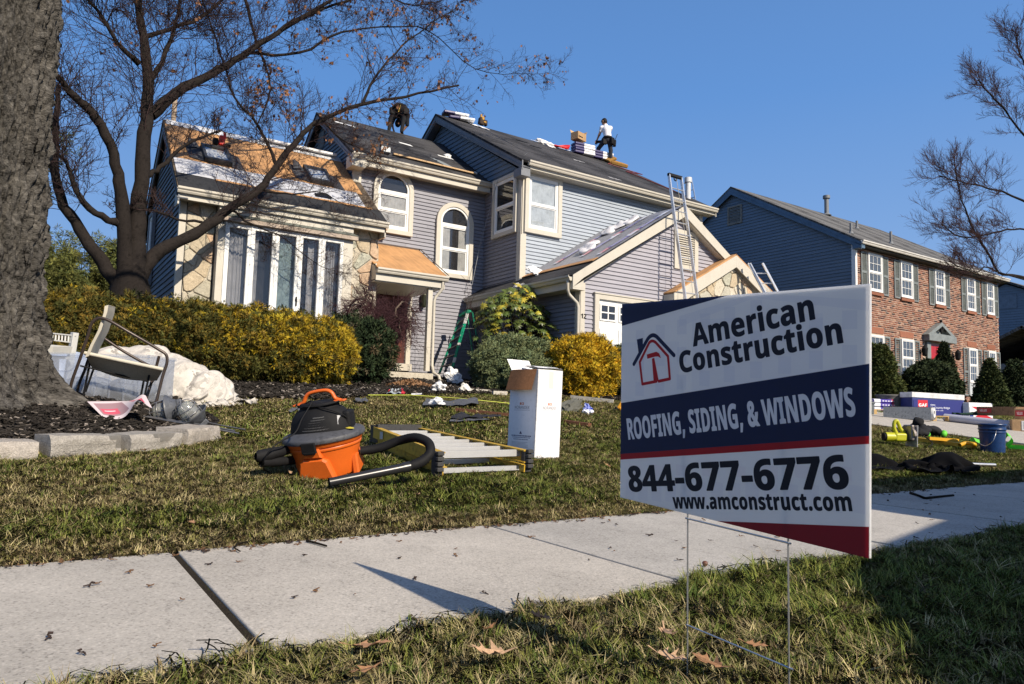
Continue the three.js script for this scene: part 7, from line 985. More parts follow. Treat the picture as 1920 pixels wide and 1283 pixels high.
// ---------- scraps on the lawn ----------
function sheetAt(name, lab, cat, corners, m, amp = 0.02, n = 14, o = {}) { const P = corners.map(q => onG(q[0], q[1], q[2] || 0.03)); const g = grid(n, 6, (u, v) => { const a = P[0].clone().lerp(P[1], u), b = P[3].clone().lerp(P[2], u), p = a.lerp(b, v); p.y += amp * (0.5 + N3(u * 5 + P[0].x, v * 3, P[0].z)); return p; }); return solo(name, g, m, lab, cat, o); }
function crumpled(name, lab, cat, px, py, r, c, lift = 0, sq = [1, 0.75, 1]) { const p = onG(px, py), g = place(new THREE.IcosahedronGeometry(r, 4), [0, 0, 0], [R(0, 3), R(0, 3), 0], sq), q = g.attributes.position; for (let i = 0; i < q.count; i++) { const x = q.getX(i), y = q.getY(i), z = q.getZ(i), f = 0.72 + 0.9 * Math.abs(N3(x / r * 1.7 + px, y / r * 1.7, z / r * 1.7)); q.setXYZ(i, x * f, y * f, z * f); } g.computeVertexNormals(); const m = solo(name, g, Array.isArray(c) ? mat(c, 0.7, { g: 'faint', gs: 0.2 }) : c, lab, cat); m.position.copy(p).add(V(0, r * 0.6 + lift, 0)); return m; }
{
  const slate = mat([0.085, 0.09, 0.105], 0.85, { g: 'wear', gs: 0.4 }), felt = mat([0.022, 0.022, 0.026], 0.7, { g: 'wear', gs: 0.4 }), rust = mat([0.14, 0.062, 0.035], 0.85, { g: 'wear', gs: 0.5 }), wht = mat([0.72, 0.72, 0.72], 0.6, { g: 'faint', gs: 0.3 });
  sheetAt('shingle_scrap', 'long grey shingle scrap on the lawn behind the crumpled white ball', 'scrap', [[792, 763], [898, 762], [895, 751], [800, 752]], slate, 0.05);
  sheetAt('shingle_scrap', 'grey shingle scrap just right of the vacuum handle', 'scrap', [[668, 755], [692, 755], [686, 748], [664, 748]], slate, 0.03);
  sheetAt('shingle_scrap', 'thin grey scrap on the grass left of the vacuum motor', 'scrap', [[540, 773], [566, 771], [570, 767], [548, 768]], slate, 0.03);
  const f = sheetAt('felt_scrap', 'folded black felt scrap on the lawn left of the carton', 'scrap', [[842, 789], [940, 785], [935, 783], [855, 779]], felt, 0.05);
  sheetAt('shingle_scrap', 'grey underside of a scrap lying under the folded black felt', 'scrap', [[842, 792], [918, 788], [905, 784], [846, 785]], slate, 0.015);
  const plank = (lab, a, b2, w = 0.09, h = 0.04) => { const p = onG(a[0], a[1], 0.03), q = onG(b2[0], b2[1], 0.03); return solo('plank', beam(p, q, w, h), rust, lab, 'plank'); };
  plank('red brown plank on the lawn running behind the white carton from its left', [856, 768], [960, 779]); plank('end of a red brown plank emerging right of the white carton', [1060, 791], [1106, 797]);
  crumpled('crumpled_cup', 'crumpled white ball on the grass in front of the grey shingle scrap', 'rubbish', 818, 764, 0.10, wht); crumpled('paper_scrap', 'crumpled white paper at the mulch edge below the entrance step', 'rubbish', 822, 737, 0.13, wht, 0, [1.3, 0.6, 1]); crumpled('paper_scrap', 'white crumpled paper at the mulch edge nearest the board edging', 'rubbish', 872, 738, 0.12, mat([0.66, 0.64, 0.58], 0.7, { g: 'faint', gs: 0.2 }));
  crumpled('foil_scrap', 'crumpled silver white sheeting on the mulch right of the entrance step', 'rubbish', 852, 722, 0.22, wht, 0.02, [1.2, 0.6, 0.9]); crumpled('blue_wrapper', 'crumpled blue and white wrapper on the lawn right of the carton', 'wrapper', 1102, 776, 0.085, print(128, 128, (x, w, h) => { x.fillStyle = '#e4e6f0'; x.fillRect(0, 0, w, h); x.fillStyle = '#27389c'; for (let i = 0; i < 16; i++) x.fillRect(R(0, w), R(0, h), R(10, 40), R(8, 30)); }, 0.4));
  crumpled('grey_cloth', 'dull green grey cloth on the lawn just right of the carton', 'cloth', 1070, 771, 0.14, [0.10, 0.10, 0.085], -0.03, [1.8, 0.6, 1]);
  sheetAt('white_card', 'small white card on the mulch edge in front of the entrance', 'card', [[771, 741], [791, 740], [791, 734], [771, 735]], wht, 0.005); sheetAt('pale_scrap', 'cream scrap of card on the mulch left of the bare maple', 'scrap', [[686, 731], [705, 728], [705, 722], [684, 725]], mat([0.55, 0.52, 0.40], 0.7), 0.01); sheetAt('grey_strip', 'long thin grey strip on the mulch beside the cream card', 'strip', [[655, 734], [686, 731], [684, 727], [662, 731]], slate, 0.01);
  sheetAt('wrapper_scrap', 'red and grey torn wrapper on the mulch edge left of the white card', 'wrapper', [[724, 741], [760, 740], [758, 731], [732, 733]], print(256, 96, (x, w, h) => { x.fillStyle = '#9aa3a8'; x.fillRect(0, 0, w, h); x.fillStyle = '#c52536'; x.fillRect(0, 30, 60, 40); x.fillRect(w - 60, 0, 60, h); x.fillStyle = '#dfe2e4'; x.fillRect(70, 20, 80, 20); }), 0.05, 14, { uv: true });
  const lv = []; const c = onG(772, 727); for (let i = 0; i < 900; i++) { const a = R(0, 6.3), q = Math.sqrt(rnd()), x = c.x + Math.cos(a) * q * 0.55, z = c.z + Math.sin(a) * q * 0.5, s = R(0.3, 0.6), k = R(0.6, 1.3); lv.push({ m: new THREE.Matrix4().compose(V(x, groundY(x, z) + 0.03 + (1 - q) * 0.16, z), new THREE.Quaternion().setFromEuler(new THREE.Euler(R(-0.9, 0.9), R(0, 6.3), R(-0.9, 0.9))), V(s, s, s)), c: [0.26 * k, 0.145 * k, 0.075 * k] }); } tag(instances('leaf_pile', curled, leafMat, lv), 'low heap of dry brown leaves before the entrance step', 'leaves');
  for (const [a, b2, lab] of [[[880, 734], [918, 736], 'left length of pale board edging along the mulch'], [[924, 738], [950, 739], 'short pale edging board just left of the carton'], [[1070, 746], [1150, 754], 'pale edging board below the round yellow shrub']]) { const p = onG(a[0], a[1], 0.03), q = onG(b2[0], b2[1], 0.03); solo('edging_board', beam(p, q, 0.05, 0.1), mat([0.45, 0.42, 0.36], 0.85, { g: 'wear', gs: 0.4 }), lab, 'edging'); }
  const dm = crumpled('rolled_mat', 'black sheet arched over on the mulch beneath the junipers', 'sheet', 910, 727, 0.26, felt, -0.02, [1.5, 0.7, 0.9]);
  { const b = onG(1166, 772), T = thing('orange_tool', 'orange and yellow power tool just left of the sign edge', 'tool', b), og = mat([0.6, 0.27, 0.01], 0.45, { g: 'faint', gs: 0.2 }); part('body', [rough(place(new RoundedBoxGeometry(0.22, 0.1, 0.09, 4, 0.03), [0, 0.09, 0], [0, 0.3, 0.75]), 0.008, 12), rbox(0.05, 0.16, 0.06, 0.015, 0.08, 0.16, 0, 0, 0, -0.4)], og, T); part('nose', [cyl(0.03, 0.02, 0.08, 12, -0.1, 0.04, 0, 0, 0, 1.2)], M.black, T); }
  solo('tape_line', new Tubes().add([[690, 741], [770, 741], [860, 747], [960, 757], [1090, 756]].map(q => onG(q[0], q[1], 0.05)), 0.006, 5).geo(), mat([0.5, 0.55, 0.08], 0.6, { g: null }), 'thin yellow green string stretched over the lawn behind the carton', 'string', { uv: true });
}
// ---------- right: tools on the grass ----------
{
  const b = onG(1690, 838), T = thing('circular_saw', 'lime green cordless circular saw lying on the lawn right of the sign', 'saw', b), g1 = mat([0.42, 0.42, 0.015], 0.45, { g: 'faint', gs: 0.2 }), mx = new THREE.Matrix4().makeBasis(RGT.clone().setY(0).normalize(), V(0, 1, 0), V(0, 0, 0).addScaledVector(FWD, -1).setY(0).normalize()), put = g => g.applyMatrix4(mx);
  part('motor', [put(cyl(0.055, 0.06, 0.2, 18, -0.1, 0.12, 0, 0, 0, Math.PI / 2)), put(rbox(0.16, 0.11, 0.12, 0.03, -0.02, 0.12, 0))], g1, T);
  part('handle', [put(tube([V(-0.06, 0.17, 0), V(-0.085, 0.24, 0), V(-0.075, 0.31, 0), V(-0.05, 0.325, 0), V(-0.03, 0.29, 0), V(0.0, 0.22, 0), V(0.04, 0.18, 0)], 0.023, 40, 10))], g1, T); part('end_cap', put(cyl(0.055, 0.05, 0.05, 18, -0.2, 0.12, 0, 0, 0, Math.PI / 2)), M.black, T);
  part('blade_guard', [put(place(new THREE.CylinderGeometry(0.13, 0.13, 0.05, 28, 1, false, 0, 3.6), [0.09, 0.14, 0], [0, 0.3, Math.PI / 2])), put(rbox(0.05, 0.2, 0.16, 0.02, 0.09, 0.18, 0.02, 0, 0.2, 0))], mat([0.24, 0.21, 0.19], 0.4, { m: 0.6, g: 'wear', gs: 0.2 }), T); part('shoe_plate', put(box(0.008, 0.27, 0.2, 0.125, 0.14, 0.02, 0, 0.2, -0.06)), M.steel, T); part('blade', put(cyl(0.1, 0.1, 0.003, 32, 0.11, 0.12, 0.02, 0, 0.3, Math.PI / 2)), M.steel, T);
  part('power_cord', new Tubes().add(new THREE.CatmullRomCurve3([V(0.05, 0.2, 0), V(0.2, 0.16, 0.1), V(0.28, 0.06, 0.2), V(0.2, 0.02, 0.25)].map(p => p.applyMatrix4(mx))).getPoints(20), 0.007, 6).geo(), M.black, T, { uv: true });
}
{
  const p = mat([0.55, 0.29, 0.01], 0.5, { g: 'faint', gs: 0.3 }), a = onG(1705, 822, 0.05), b = onG(1826, 838, 0.05), T = thing('yellow_level', 'yellow folded tool arms lying on the grass between saw and bucket', 'tool', a), L = q => q.clone().sub(a), c = onG(1795, 826, 0.09);
  part('arm', beam(L(a), L(b), 0.07, 0.05), p, T); part('arm', beam(L(onG(1740, 822, 0.1)), L(c), 0.06, 0.04), p, T); part('hook', tube([L(b), L(onG(1826, 833, 0.1)), L(onG(1812, 831, 0.1)), L(onG(1800, 835, 0.07))], 0.025, 20, 8), p, T);
  const q = onG(1780, 862, 0.04), T2 = solo('orange_tool', place(new RoundedBoxGeometry(0.2, 0.05, 0.09, 3, 0.02), [0, 0.02, 0], [0, 0.5, 0]), p, 'orange yellow handle poking out from behind the black jacket', 'tool'); T2.position.copy(q);
}
{
  const b = onG(1722, 818), T = thing('safety_harness', 'black safety harness with lime green pads at the edge of the drive', 'harness', b), blk = mat([0.016, 0.016, 0.018], 0.85, { gs: 0.3 }), lime = mat([0.12, 0.55, 0.03], 0.6, { gs: 0.3 });
  part('webbing', [rough(place(new THREE.SphereGeometry(0.2, 28, 20), [0.05, 0.08, 0], [0, 0.5, 0.1], [1.5, 0.55, 0.8]), 0.06, 6), rough(place(new THREE.SphereGeometry(0.08, 16, 12), [0.0, 0.22, 0]), 0.02, 9), rough(place(new THREE.SphereGeometry(0.12, 16, 12), [0.28, 0.08, 0.1], [0, 0, -0.4], [1.4, 0.6, 0.8]), 0.03, 9)], blk, T);
  part('pad', [rough(place(new THREE.SphereGeometry(0.1, 18, 12), [-0.2, 0.05, -0.02], [0, 0, 0.1], [1.3, 0.45, 0.8]), 0.03, 8), rough(place(new THREE.SphereGeometry(0.07, 14, 10), [0.34, 0.04, 0.22], [0, 0, 0.3], [0.9, 0.7, 0.7]), 0.02, 8), rough(place(new THREE.SphereGeometry(0.06, 14, 10), [-0.02, 0.03, 0.15], [0, 0, 0.3], [0.9, 0.8, 0.7]), 0.02, 8)], lime, T);
}
{
  const b = onG(1862, 849), T = thing('bucket', 'dark blue plastic bucket standing on the lawn with its wire handle hanging', 'bucket', b), bl = mat([0.008, 0.035, 0.12], 0.35, { g: 'wear', gs: 0.3 });
  part('pail', lathe([[0, 0.006], [0.128, 0.006], [0.13, 0], [0.134, 0.01], [0.145, 0.25], [0.152, 0.252], [0.153, 0.268], [0.147, 0.27], [0.149, 0.29], [0.158, 0.292], [0.159, 0.306], [0.151, 0.308], [0.153, 0.345], [0.162, 0.348], [0.164, 0.366], [0.152, 0.37], [0.147, 0.366], [0.126, 0.014], [0, 0.012]], 48), bl, T);
  part('handle', tube([V(-0.13, 0.28, 0.1), V(-0.2, 0.24, 0.12), V(-0.235, 0.15, 0.1), V(-0.2, 0.09, 0.0), V(-0.16, 0.12, -0.1), V(0.1, 0.26, -0.13)].slice(0, 5), 0.004, 40, 6), M.steel, T);
  part('volume_marks', [0.09, 0.14, 0.19].map(y => place(new THREE.BoxGeometry(0.03, 0.006, 0.003), [Math.sin(-0.45) * (0.136 + y * 0.05), y, Math.cos(-0.45) * (0.136 + y * 0.05)], [0, -0.45, 0])), mat([0.02, 0.05, 0.15], 0.35, { g: null }), T);
  const lime = mat([0.11, 0.58, 0.03], 0.6, { gs: 0.3 }), strap = (lab, pts) => { const P = pts.map(q => onG(q[0], q[1], q[2])); return solo('lime_strap', grid(24, 1, (u, v) => new THREE.CatmullRomCurve3(P).getPoint(u).add(V(0.03 * v, 0.02 * Math.sin(u * 7) + 0.05 * v, -0.04 * v))), lime, lab, 'strap'); };
  strap('short lime green strap on the grass left of the blue bucket', [[1822, 832, 0.06], [1832, 828, 0.1], [1845, 833, 0.05]]); strap('long lime green strap trailing right from behind the blue bucket', [[1882, 832, 0.06], [1892, 821, 0.2], [1900, 830, 0.12], [1890, 838, 0.05], [1925, 845, 0.04]]);
}
{
  const c = onG(1700, 878), T = solo('black_jacket', simCloth(1.5, 0.9, 48, 30, [[-0.3, 0.0, 0, 0.12], [0.05, -0.02, 0, 0.11], [0.4, 0.02, 0, 0.15]], 0.72, 17), mat([0.004, 0.004, 0.005], 0.95, { g: null }), 'black jacket thrown down on the grass right of the sign', 'jacket'); T.position.copy(c); T.rotation.y = -0.55;
  solo('tool_shaft', new Tubes().add([[1775, 867], [1835, 871], [1866, 872]].map(q => onG(q[0], q[1], 0.035)), [0.013, 0.015, 0.016], 10).geo(), M.steel, 'steel tool shaft sticking out of the black jacket to the right', 'tool', { uv: true });
}
// ---------- right: roofing supplies on the drive ----------
{
  const dy = (px, py) => { const p = onG(px, py, 0.015); return p; }, ang = (a, b) => Math.atan2(-(b.z - a.z), b.x - a.x);
  const carton = (name, lab, a, b, h, d, m, parts, cat = 'box') => { const p = dy(...a), q = dy(...b), w = p.distanceTo(q), T = thing(name, lab, cat, p.clone().lerp(q, 0.5), ang(p, q)); parts(T, w, h, d, m); return T; };
  const txt = (bg, s, col, o = {}) => print(512, 128, (x, w, h) => { x.fillStyle = bg; x.fillRect(0, 0, w, h); if (o.draw) o.draw(x, w, h); if (s) { x.fillStyle = col; x.font = `bold ${o.size || 70}px ${o.font || 'sans-serif'}`; x.fillText(s, o.x || 40, o.y || 88); } }, 0.6);
  carton('roll_carton', 'long grey carton with a white roll showing at its open end', [1655, 782], [1748, 791], 0.27, 0.28, null, (T, w, h, d) => {
    part('carton', [box(w, 0.006, d, 0, 0.004, -d / 2), box(w, 0.006, d, 0, h, -d / 2), box(w, h, 0.006, 0, h / 2, 0), box(w, h, 0.006, 0, h / 2, -d), box(0.006, h, d, -w / 2, h / 2, -d / 2)], mat([0.30, 0.31, 0.31], 0.8, { g: 'wear', gs: 0.4 }), T);
    part('printed_top', place(new THREE.PlaneGeometry(w, d), [0, h + 0.008, -d / 2], [-Math.PI / 2, 0, 0]), print(512, 128, (x, W, H) => { x.fillStyle = '#d8dce2'; x.fillRect(0, 0, W, H); x.fillStyle = '#3f93d0'; x.fillRect(150, 0, 190, H); x.fillStyle = '#c93a62'; x.fillRect(40, 0, 100, H); x.fillRect(400, 10, 90, H - 20); x.fillStyle = '#493b96'; x.fillRect(0, 0, 34, H); x.fillStyle = '#eef1f4'; x.fillRect(170, 40, 150, 14); x.fillRect(60, 50, 60, 12); }, 0.5), T, { uv: true });
    part('roll', [place(lathe([[0.035, -w / 2], [0.125, -w / 2], [0.125, w / 2 + 0.03], [0.035, w / 2 + 0.03], [0.035, w / 2 - 0.3]], 32), [0, 0.135, -d / 2], [0, 0, -Math.PI / 2])], mat([0.72, 0.72, 0.70], 0.7, { g: 'faint', gs: 0.3 }), T);
  }).rotation.y -= 0.25;
  carton('shingle_carton', 'large blue and white printed shingle carton behind the grey roll carton', [1712, 776], [1810, 783], 0.56, 0.5, null, (T, w, h, d) => {
    part('carton', rbox(w, h, d, 0.012, 0, h / 2, -d / 2 - 0.02), mat([0.02, 0.035, 0.17], 0.55, { gs: 0.5 }), T); part('lid', rbox(w + 0.02, 0.14, d + 0.02, 0.01, 0, h - 0.04, -d / 2 - 0.02, 0, 0, -0.03), M.cardWhite, T);
    part('print', printed(w * 0.96, h - 0.15, 0, (h - 0.15) / 2, -0.012), print(768, 256, (x, W, H) => { x.fillStyle = '#1b2677'; x.fillRect(0, 0, W, H); x.fillStyle = '#c8182b'; x.fillRect(70, 4, 150, 120); x.fillStyle = '#fff'; x.font = 'bold 70px sans-serif'; x.fillText('GAF', 78, 112); x.font = 'bold 26px sans-serif'; x.fillText('Cobra', 260, 90); x.font = '40px sans-serif'; x.fillText('HipCounty Ridge', 260, 140); x.font = '22px sans-serif'; x.fillText('ventilation for roofs', 260, 180); }, 0.5), T, { uv: true });
  });
  carton('patterned_carton', 'white carton with red triangles beside the dark green cloth', [1818, 784], [1862, 786], 0.42, 0.45, null, (T, w, h, d) => { part('carton', rbox(w, h, d, 0.01, 0, h / 2, -d / 2), M.cardWhite, T); part('print', printed(w * 0.98, h * 0.72, 0, h * 0.38, 0.006), print(256, 256, (x, W, H) => { x.fillStyle = '#d9d9de'; x.fillRect(0, 0, W, H); x.fillStyle = '#b8202c'; x.beginPath(); x.moveTo(20, 0); x.lineTo(W, 0); x.lineTo(W * 0.5, H * 0.5); x.fill(); x.beginPath(); x.moveTo(W * 0.5, H * 0.5); x.lineTo(W, H); x.lineTo(40, H); x.fill(); x.fillStyle = '#23367e'; x.fillRect(0, H * 0.6, 40, 70); }, 0.5), T, { uv: true }); });
  const cloth = solo('green_cloth', simCloth(1.5, 1.0, 40, 28, [[-0.2, 0.2, -0.05, 0.3], [0.25, 0.12, 0, 0.25]], 0.7, 41), mat([0.012, 0.035, 0.026], 0.85, { g: 'wear', gs: 0.3 }), 'dark green cloth thrown over the blue carton', 'cloth'); cloth.position.copy(dy(1796, 786)).add(V(0, 0.1, 0.05)); cloth.rotation.y = -0.3;
  const velux = (lab, a, b, h, d, brown, lift = 0) => { const T = carton('window_carton', lab, a, b, h, d, null, (T, w, h2, d2) => { part('carton', rbox(w, h, d, 0.01, 0, h / 2, -d / 2), brown, T); part('print', printed(w * 0.36, h * 0.55, -w * 0.28, h * 0.56, 0.006), txt('#b02a30', 'VELUX', '#f0e2d8', { size: 92, x: 70, y: 98 }), T, { uv: true }); }); T.position.y += lift; return T; };
  velux('long brown skylight carton lying on the drive behind the bucket', [1832, 790], [1906, 800], 0.20, 0.3, mat([0.21, 0.125, 0.07], 0.8, { g: 'wear', gs: 0.5 }), 0.2); velux('tan skylight carton at the right edge of the picture, stacked on another', [1903, 806], [1960, 812], 0.22, 0.35, M.card, 0.24);
  carton('label_carton', 'brown carton with a white label under the tan one at the right edge', [1898, 807], [1960, 813], 0.24, 0.35, null, (T, w, h, d) => { part('carton', rbox(w, h, d, 0.01, 0, h / 2, -d / 2), M.card, T); part('print', printed(w * 0.4, h * 0.8, 0.0, h * 0.5, 0.006), print(128, 128, (x, W, H) => { x.fillStyle = '#dcdcd8'; x.fillRect(0, 0, W, H); x.fillStyle = '#333'; for (let i = 0; i < 9; i++) x.fillRect(12, 14 + i * 11, R(40, 100), 4); }), T, { uv: true }); });
  { const p = dy(1772, 790), q = dy(1894, 804), r = 0.085, T = thing('white_roll', 'long pale roll of wrap lying on the drive behind the blue bucket', 'roll', p), d = q.clone().sub(p); part('roll', new Tubes().add([V(0, r, 0), d.clone().add(V(0, r, 0))], r, 24).geo(), mat([0.42, 0.42, 0.48], 0.45, { g: 'faint', gs: 0.4 }), T, { uv: true }); const dn = d.clone().normalize(), e = d.clone().add(V(0, r, 0)); part('roll_end', [rod(e, e.clone().addScaledVector(dn, 0.008), r * 0.97, r * 0.97, 24)], mat([0.6, 0.6, 0.6], 0.7, { g: 'fine', gs: 0.06 }), T); part('core', rod(e.clone().addScaledVector(dn, 0.002), e.clone().addScaledVector(dn, 0.011), 0.03, 0.03, 16), M.dark, T); }
  const pallet = (lab, px, py) => { const T = thing('wooden_block', lab, 'wood block', dy(px, py), -0.35), wd = mat([0.40, 0.27, 0.12], 0.8, { g: 'fine', gs: 0.2 }); part('board', [box(0.5, 0.02, 0.1, 0, 0.11, 0)], wd, T); part('block', [box(0.09, 0.1, 0.1, -0.2, 0.05, 0), box(0.09, 0.1, 0.1, 0.2, 0.05, 0)], wd, T); return T; }; pallet('pale wooden pallet end between the roll carton and the long roll', 1764, 790); pallet('pale wooden pallet end left of the grey roll carton', 1652, 777);
  carton('grey_crate', 'grey plastic crate just right of the sign edge', [1612, 776], [1640, 778], 0.3, 0.4, null, (T, w, h, d) => { part('crate', [rbox(w, h, d, 0.02, 0, h / 2, -d / 2), rbox(w + 0.04, 0.05, d + 0.04, 0.015, 0, h - 0.03, -d / 2)], mat([0.10, 0.115, 0.12], 0.6, { gs: 0.4 }), T); });
  carton('wrapped_bundles', 'purple and pink printed shingle bundles behind the grey crate', [1640, 770], [1700, 773], 0.34, 0.5, null, (T, w, h, d) => { const art = print(256, 64, (x, W, H) => { x.fillStyle = '#4a3c92'; x.fillRect(0, 0, W, H); x.fillStyle = '#d3d5de'; x.fillRect(0, 0, 50, H); x.fillStyle = '#bf3257'; x.fillRect(140, 0, 60, H); x.fillStyle = '#e2e2ea'; for (let i = 0; i < 8; i++) x.fillRect(64 + i * 22, 22, 14, 18); }, 0.4); for (let i = 0; i < 3; i++) part('bundle', rough(rbox(w, 0.1, d, 0.03, R(-0.04, 0.04), 0.055 + 0.11 * i, -d / 2), 0.006, 6), art, T, { uv: true }); });
  { const p = atD(1668, 752, 20), T = solo('planter_pot', lathe([[0, 0], [0.26, 0], [0.3, 0.05], [0.34, 0.4], [0.37, 0.42], [0.37, 0.46], [0.31, 0.46], [0.29, 0.4], [0, 0.38]], 28), mat([0.12, 0.12, 0.115], 0.8, { g: 'wear', gs: 0.3 }), 'squat grey planter pot by the left conifer of the brick house', 'planter'); T.position.set(p.x, groundY(p.x, p.z), p.z); }
}

// ---------- ladders ----------
function extLadder(name, lab, a, b, width, side, opts = {}) { // a foot, b top (mid of the rung line), side = unit vector across
  const T = thing(name, lab, 'ladder', a), d = b.clone().sub(a), len = d.length(), u = d.clone().normalize(), n = side.clone().cross(u).normalize(), alu = M.alu, P = (s, t, o = 0) => u.clone().multiplyScalar(t).addScaledVector(side, s).addScaledVector(n, o);
  for (const s of [-1, 1]) part('rail', [beam(P(s * width / 2, 0), P(s * width / 2, len), 0.028, 0.075, n), ...(opts.fly ? [beam(P(s * (width / 2 - 0.035), len * 0.35, 0.05), P(s * (width / 2 - 0.035), len - 0.02, 0.05), 0.025, 0.07, n)] : [])], alu, T);
  for (let t = 0.25; t < len - 0.05; t += 0.305) part('rung', rod(P(-width / 2, t), P(width / 2, t), 0.016, 0.016, 8), alu, T);
  if (opts.cap) { part('end_cap', [beam(P(-width / 2 - 0.02, len), P(width / 2 + 0.02, len), 0.07, 0.07, n), new THREE.TorusGeometry(0.045, 0.015, 8, 16).applyMatrix4(new THREE.Matrix4().makeBasis(side, u, n).setPosition(P(0, len - 0.08)))], M.black, T); }
  if (opts.rope) part('rope', new Tubes().add([P(0.0, len - 0.1, 0.04), P(0.03, len * 0.6, 0.06), P(0.0, len * 0.3, 0.05)], 0.006, 5).geo(), mat([0.4, 0.38, 0.33], 0.9, { g: null }), T, { uv: true });
  for (const s of [-1, 1]) part('shoe', rbox(0.06, 0.03, 0.12, 0.008, P(s * width / 2, 0).x, 0, P(s * width / 2, 0).z), M.black, T); return T;
}
{
  const tl = atZ(1250, 327, -12.52), tr = atZ(1281, 334, -12.52), top = tl.clone().lerp(tr, 0.5), w = 0.44, side = V(1, 0, 0), foot = V(top.x + 0.12, groundY(0, -11.55), -11.62);
  extLadder('extension_ladder', 'long aluminium extension ladder leaning on the garage gable peak', foot, top, w, side, { cap: true, rope: true });
  const t2 = V(18.0, 10.25, -18.4), f2 = V(19.3, 1.2, -18.2); const q = atZ(1293, 337, -19.2); extLadder('extension_ladder', 'aluminium ladder leaning on the far roof edge, only its top rungs showing', V(q.x + 1.4, 1.2, -18.6), V(q.x - 0.12, q.y, -19.25), 0.42, V(0.35, 0, 0.94).normalize());
  const a = atZ(1452, 556, -11.7), bt = atZ(1417, 494, -12.1); extLadder('extension_ladder', 'aluminium ladder leaning on the right slope of the small stone gable', bt.clone().add(a.clone().sub(bt).multiplyScalar(3.9)).setY(groundY(0, -11)), bt, 0.38, V(0.75, 0, 0.66).normalize(), { fly: true });
}
{ // green step ladder folded against the wall
  const b = atZ(835, 695, -16.6); b.y = 1.12; const T = thing('step_ladder', 'green fibreglass step ladder standing against the mauve wall right of the entrance', 'ladder', b), L = (px, py, z) => atZ(px, py, z).sub(b), gr = mat([0.012, 0.30, 0.17], 0.45, { g: 'wear', gs: 0.3 }), lbl = mat([0.6, 0.6, 0.58], 0.5, { g: 'fine', gs: 0.05 }), z = -16.4;
  const A0 = L(846, 697, z + 0.35), A1 = L(878, 583, z), B0 = L(824, 700, z - 0.1), B1 = L(862, 600, z - 0.35), C1 = L(886, 585, z - 0.05), C0 = L(903, 690, z + 0.2);
  part('rail', [beam(A0, A1, 0.075, 0.03)], gr, T); part('rail', [beam(B0, B1, 0.06, 0.03)], gr, T); part('rear_rail', [beam(C0, C1, 0.03, 0.03), beam(L(890, 690, z - 0.3), L(876, 592, z - 0.3), 0.03, 0.03)], gr, T);
  part('label', [beam(A0.clone().lerp(A1, 0.78), A0.clone().lerp(A1, 0.95), 0.078, 0.032), beam(A0.clone().lerp(A1, 0.14), A0.clone().lerp(A1, 0.22), 0.078, 0.032), beam(A0.clone().lerp(A1, 0.42), A0.clone().lerp(A1, 0.46), 0.078, 0.032)], lbl, T);
  for (let i = 0; i < 6; i++) { const t = 0.12 + i * 0.155; part('tread', beam(B0.clone().lerp(B1, t), A0.clone().lerp(A1, t), 0.09, 0.025), mat([0.3, 0.31, 0.31], 0.45, { m: 0.5, g: 'faint', gs: 0.3 }), T); }
  part('top_cap', beam(B1.clone().lerp(A1, 0.1).add(V(0, 0.08, 0)), A1.clone().add(V(0.03, 0, 0)), 0.14, 0.06), gr, T); part('spreader', [rod(A0.clone().lerp(A1, 0.7), C0.clone().lerp(C1, 0.7), 0.008)], M.alu, T);
}
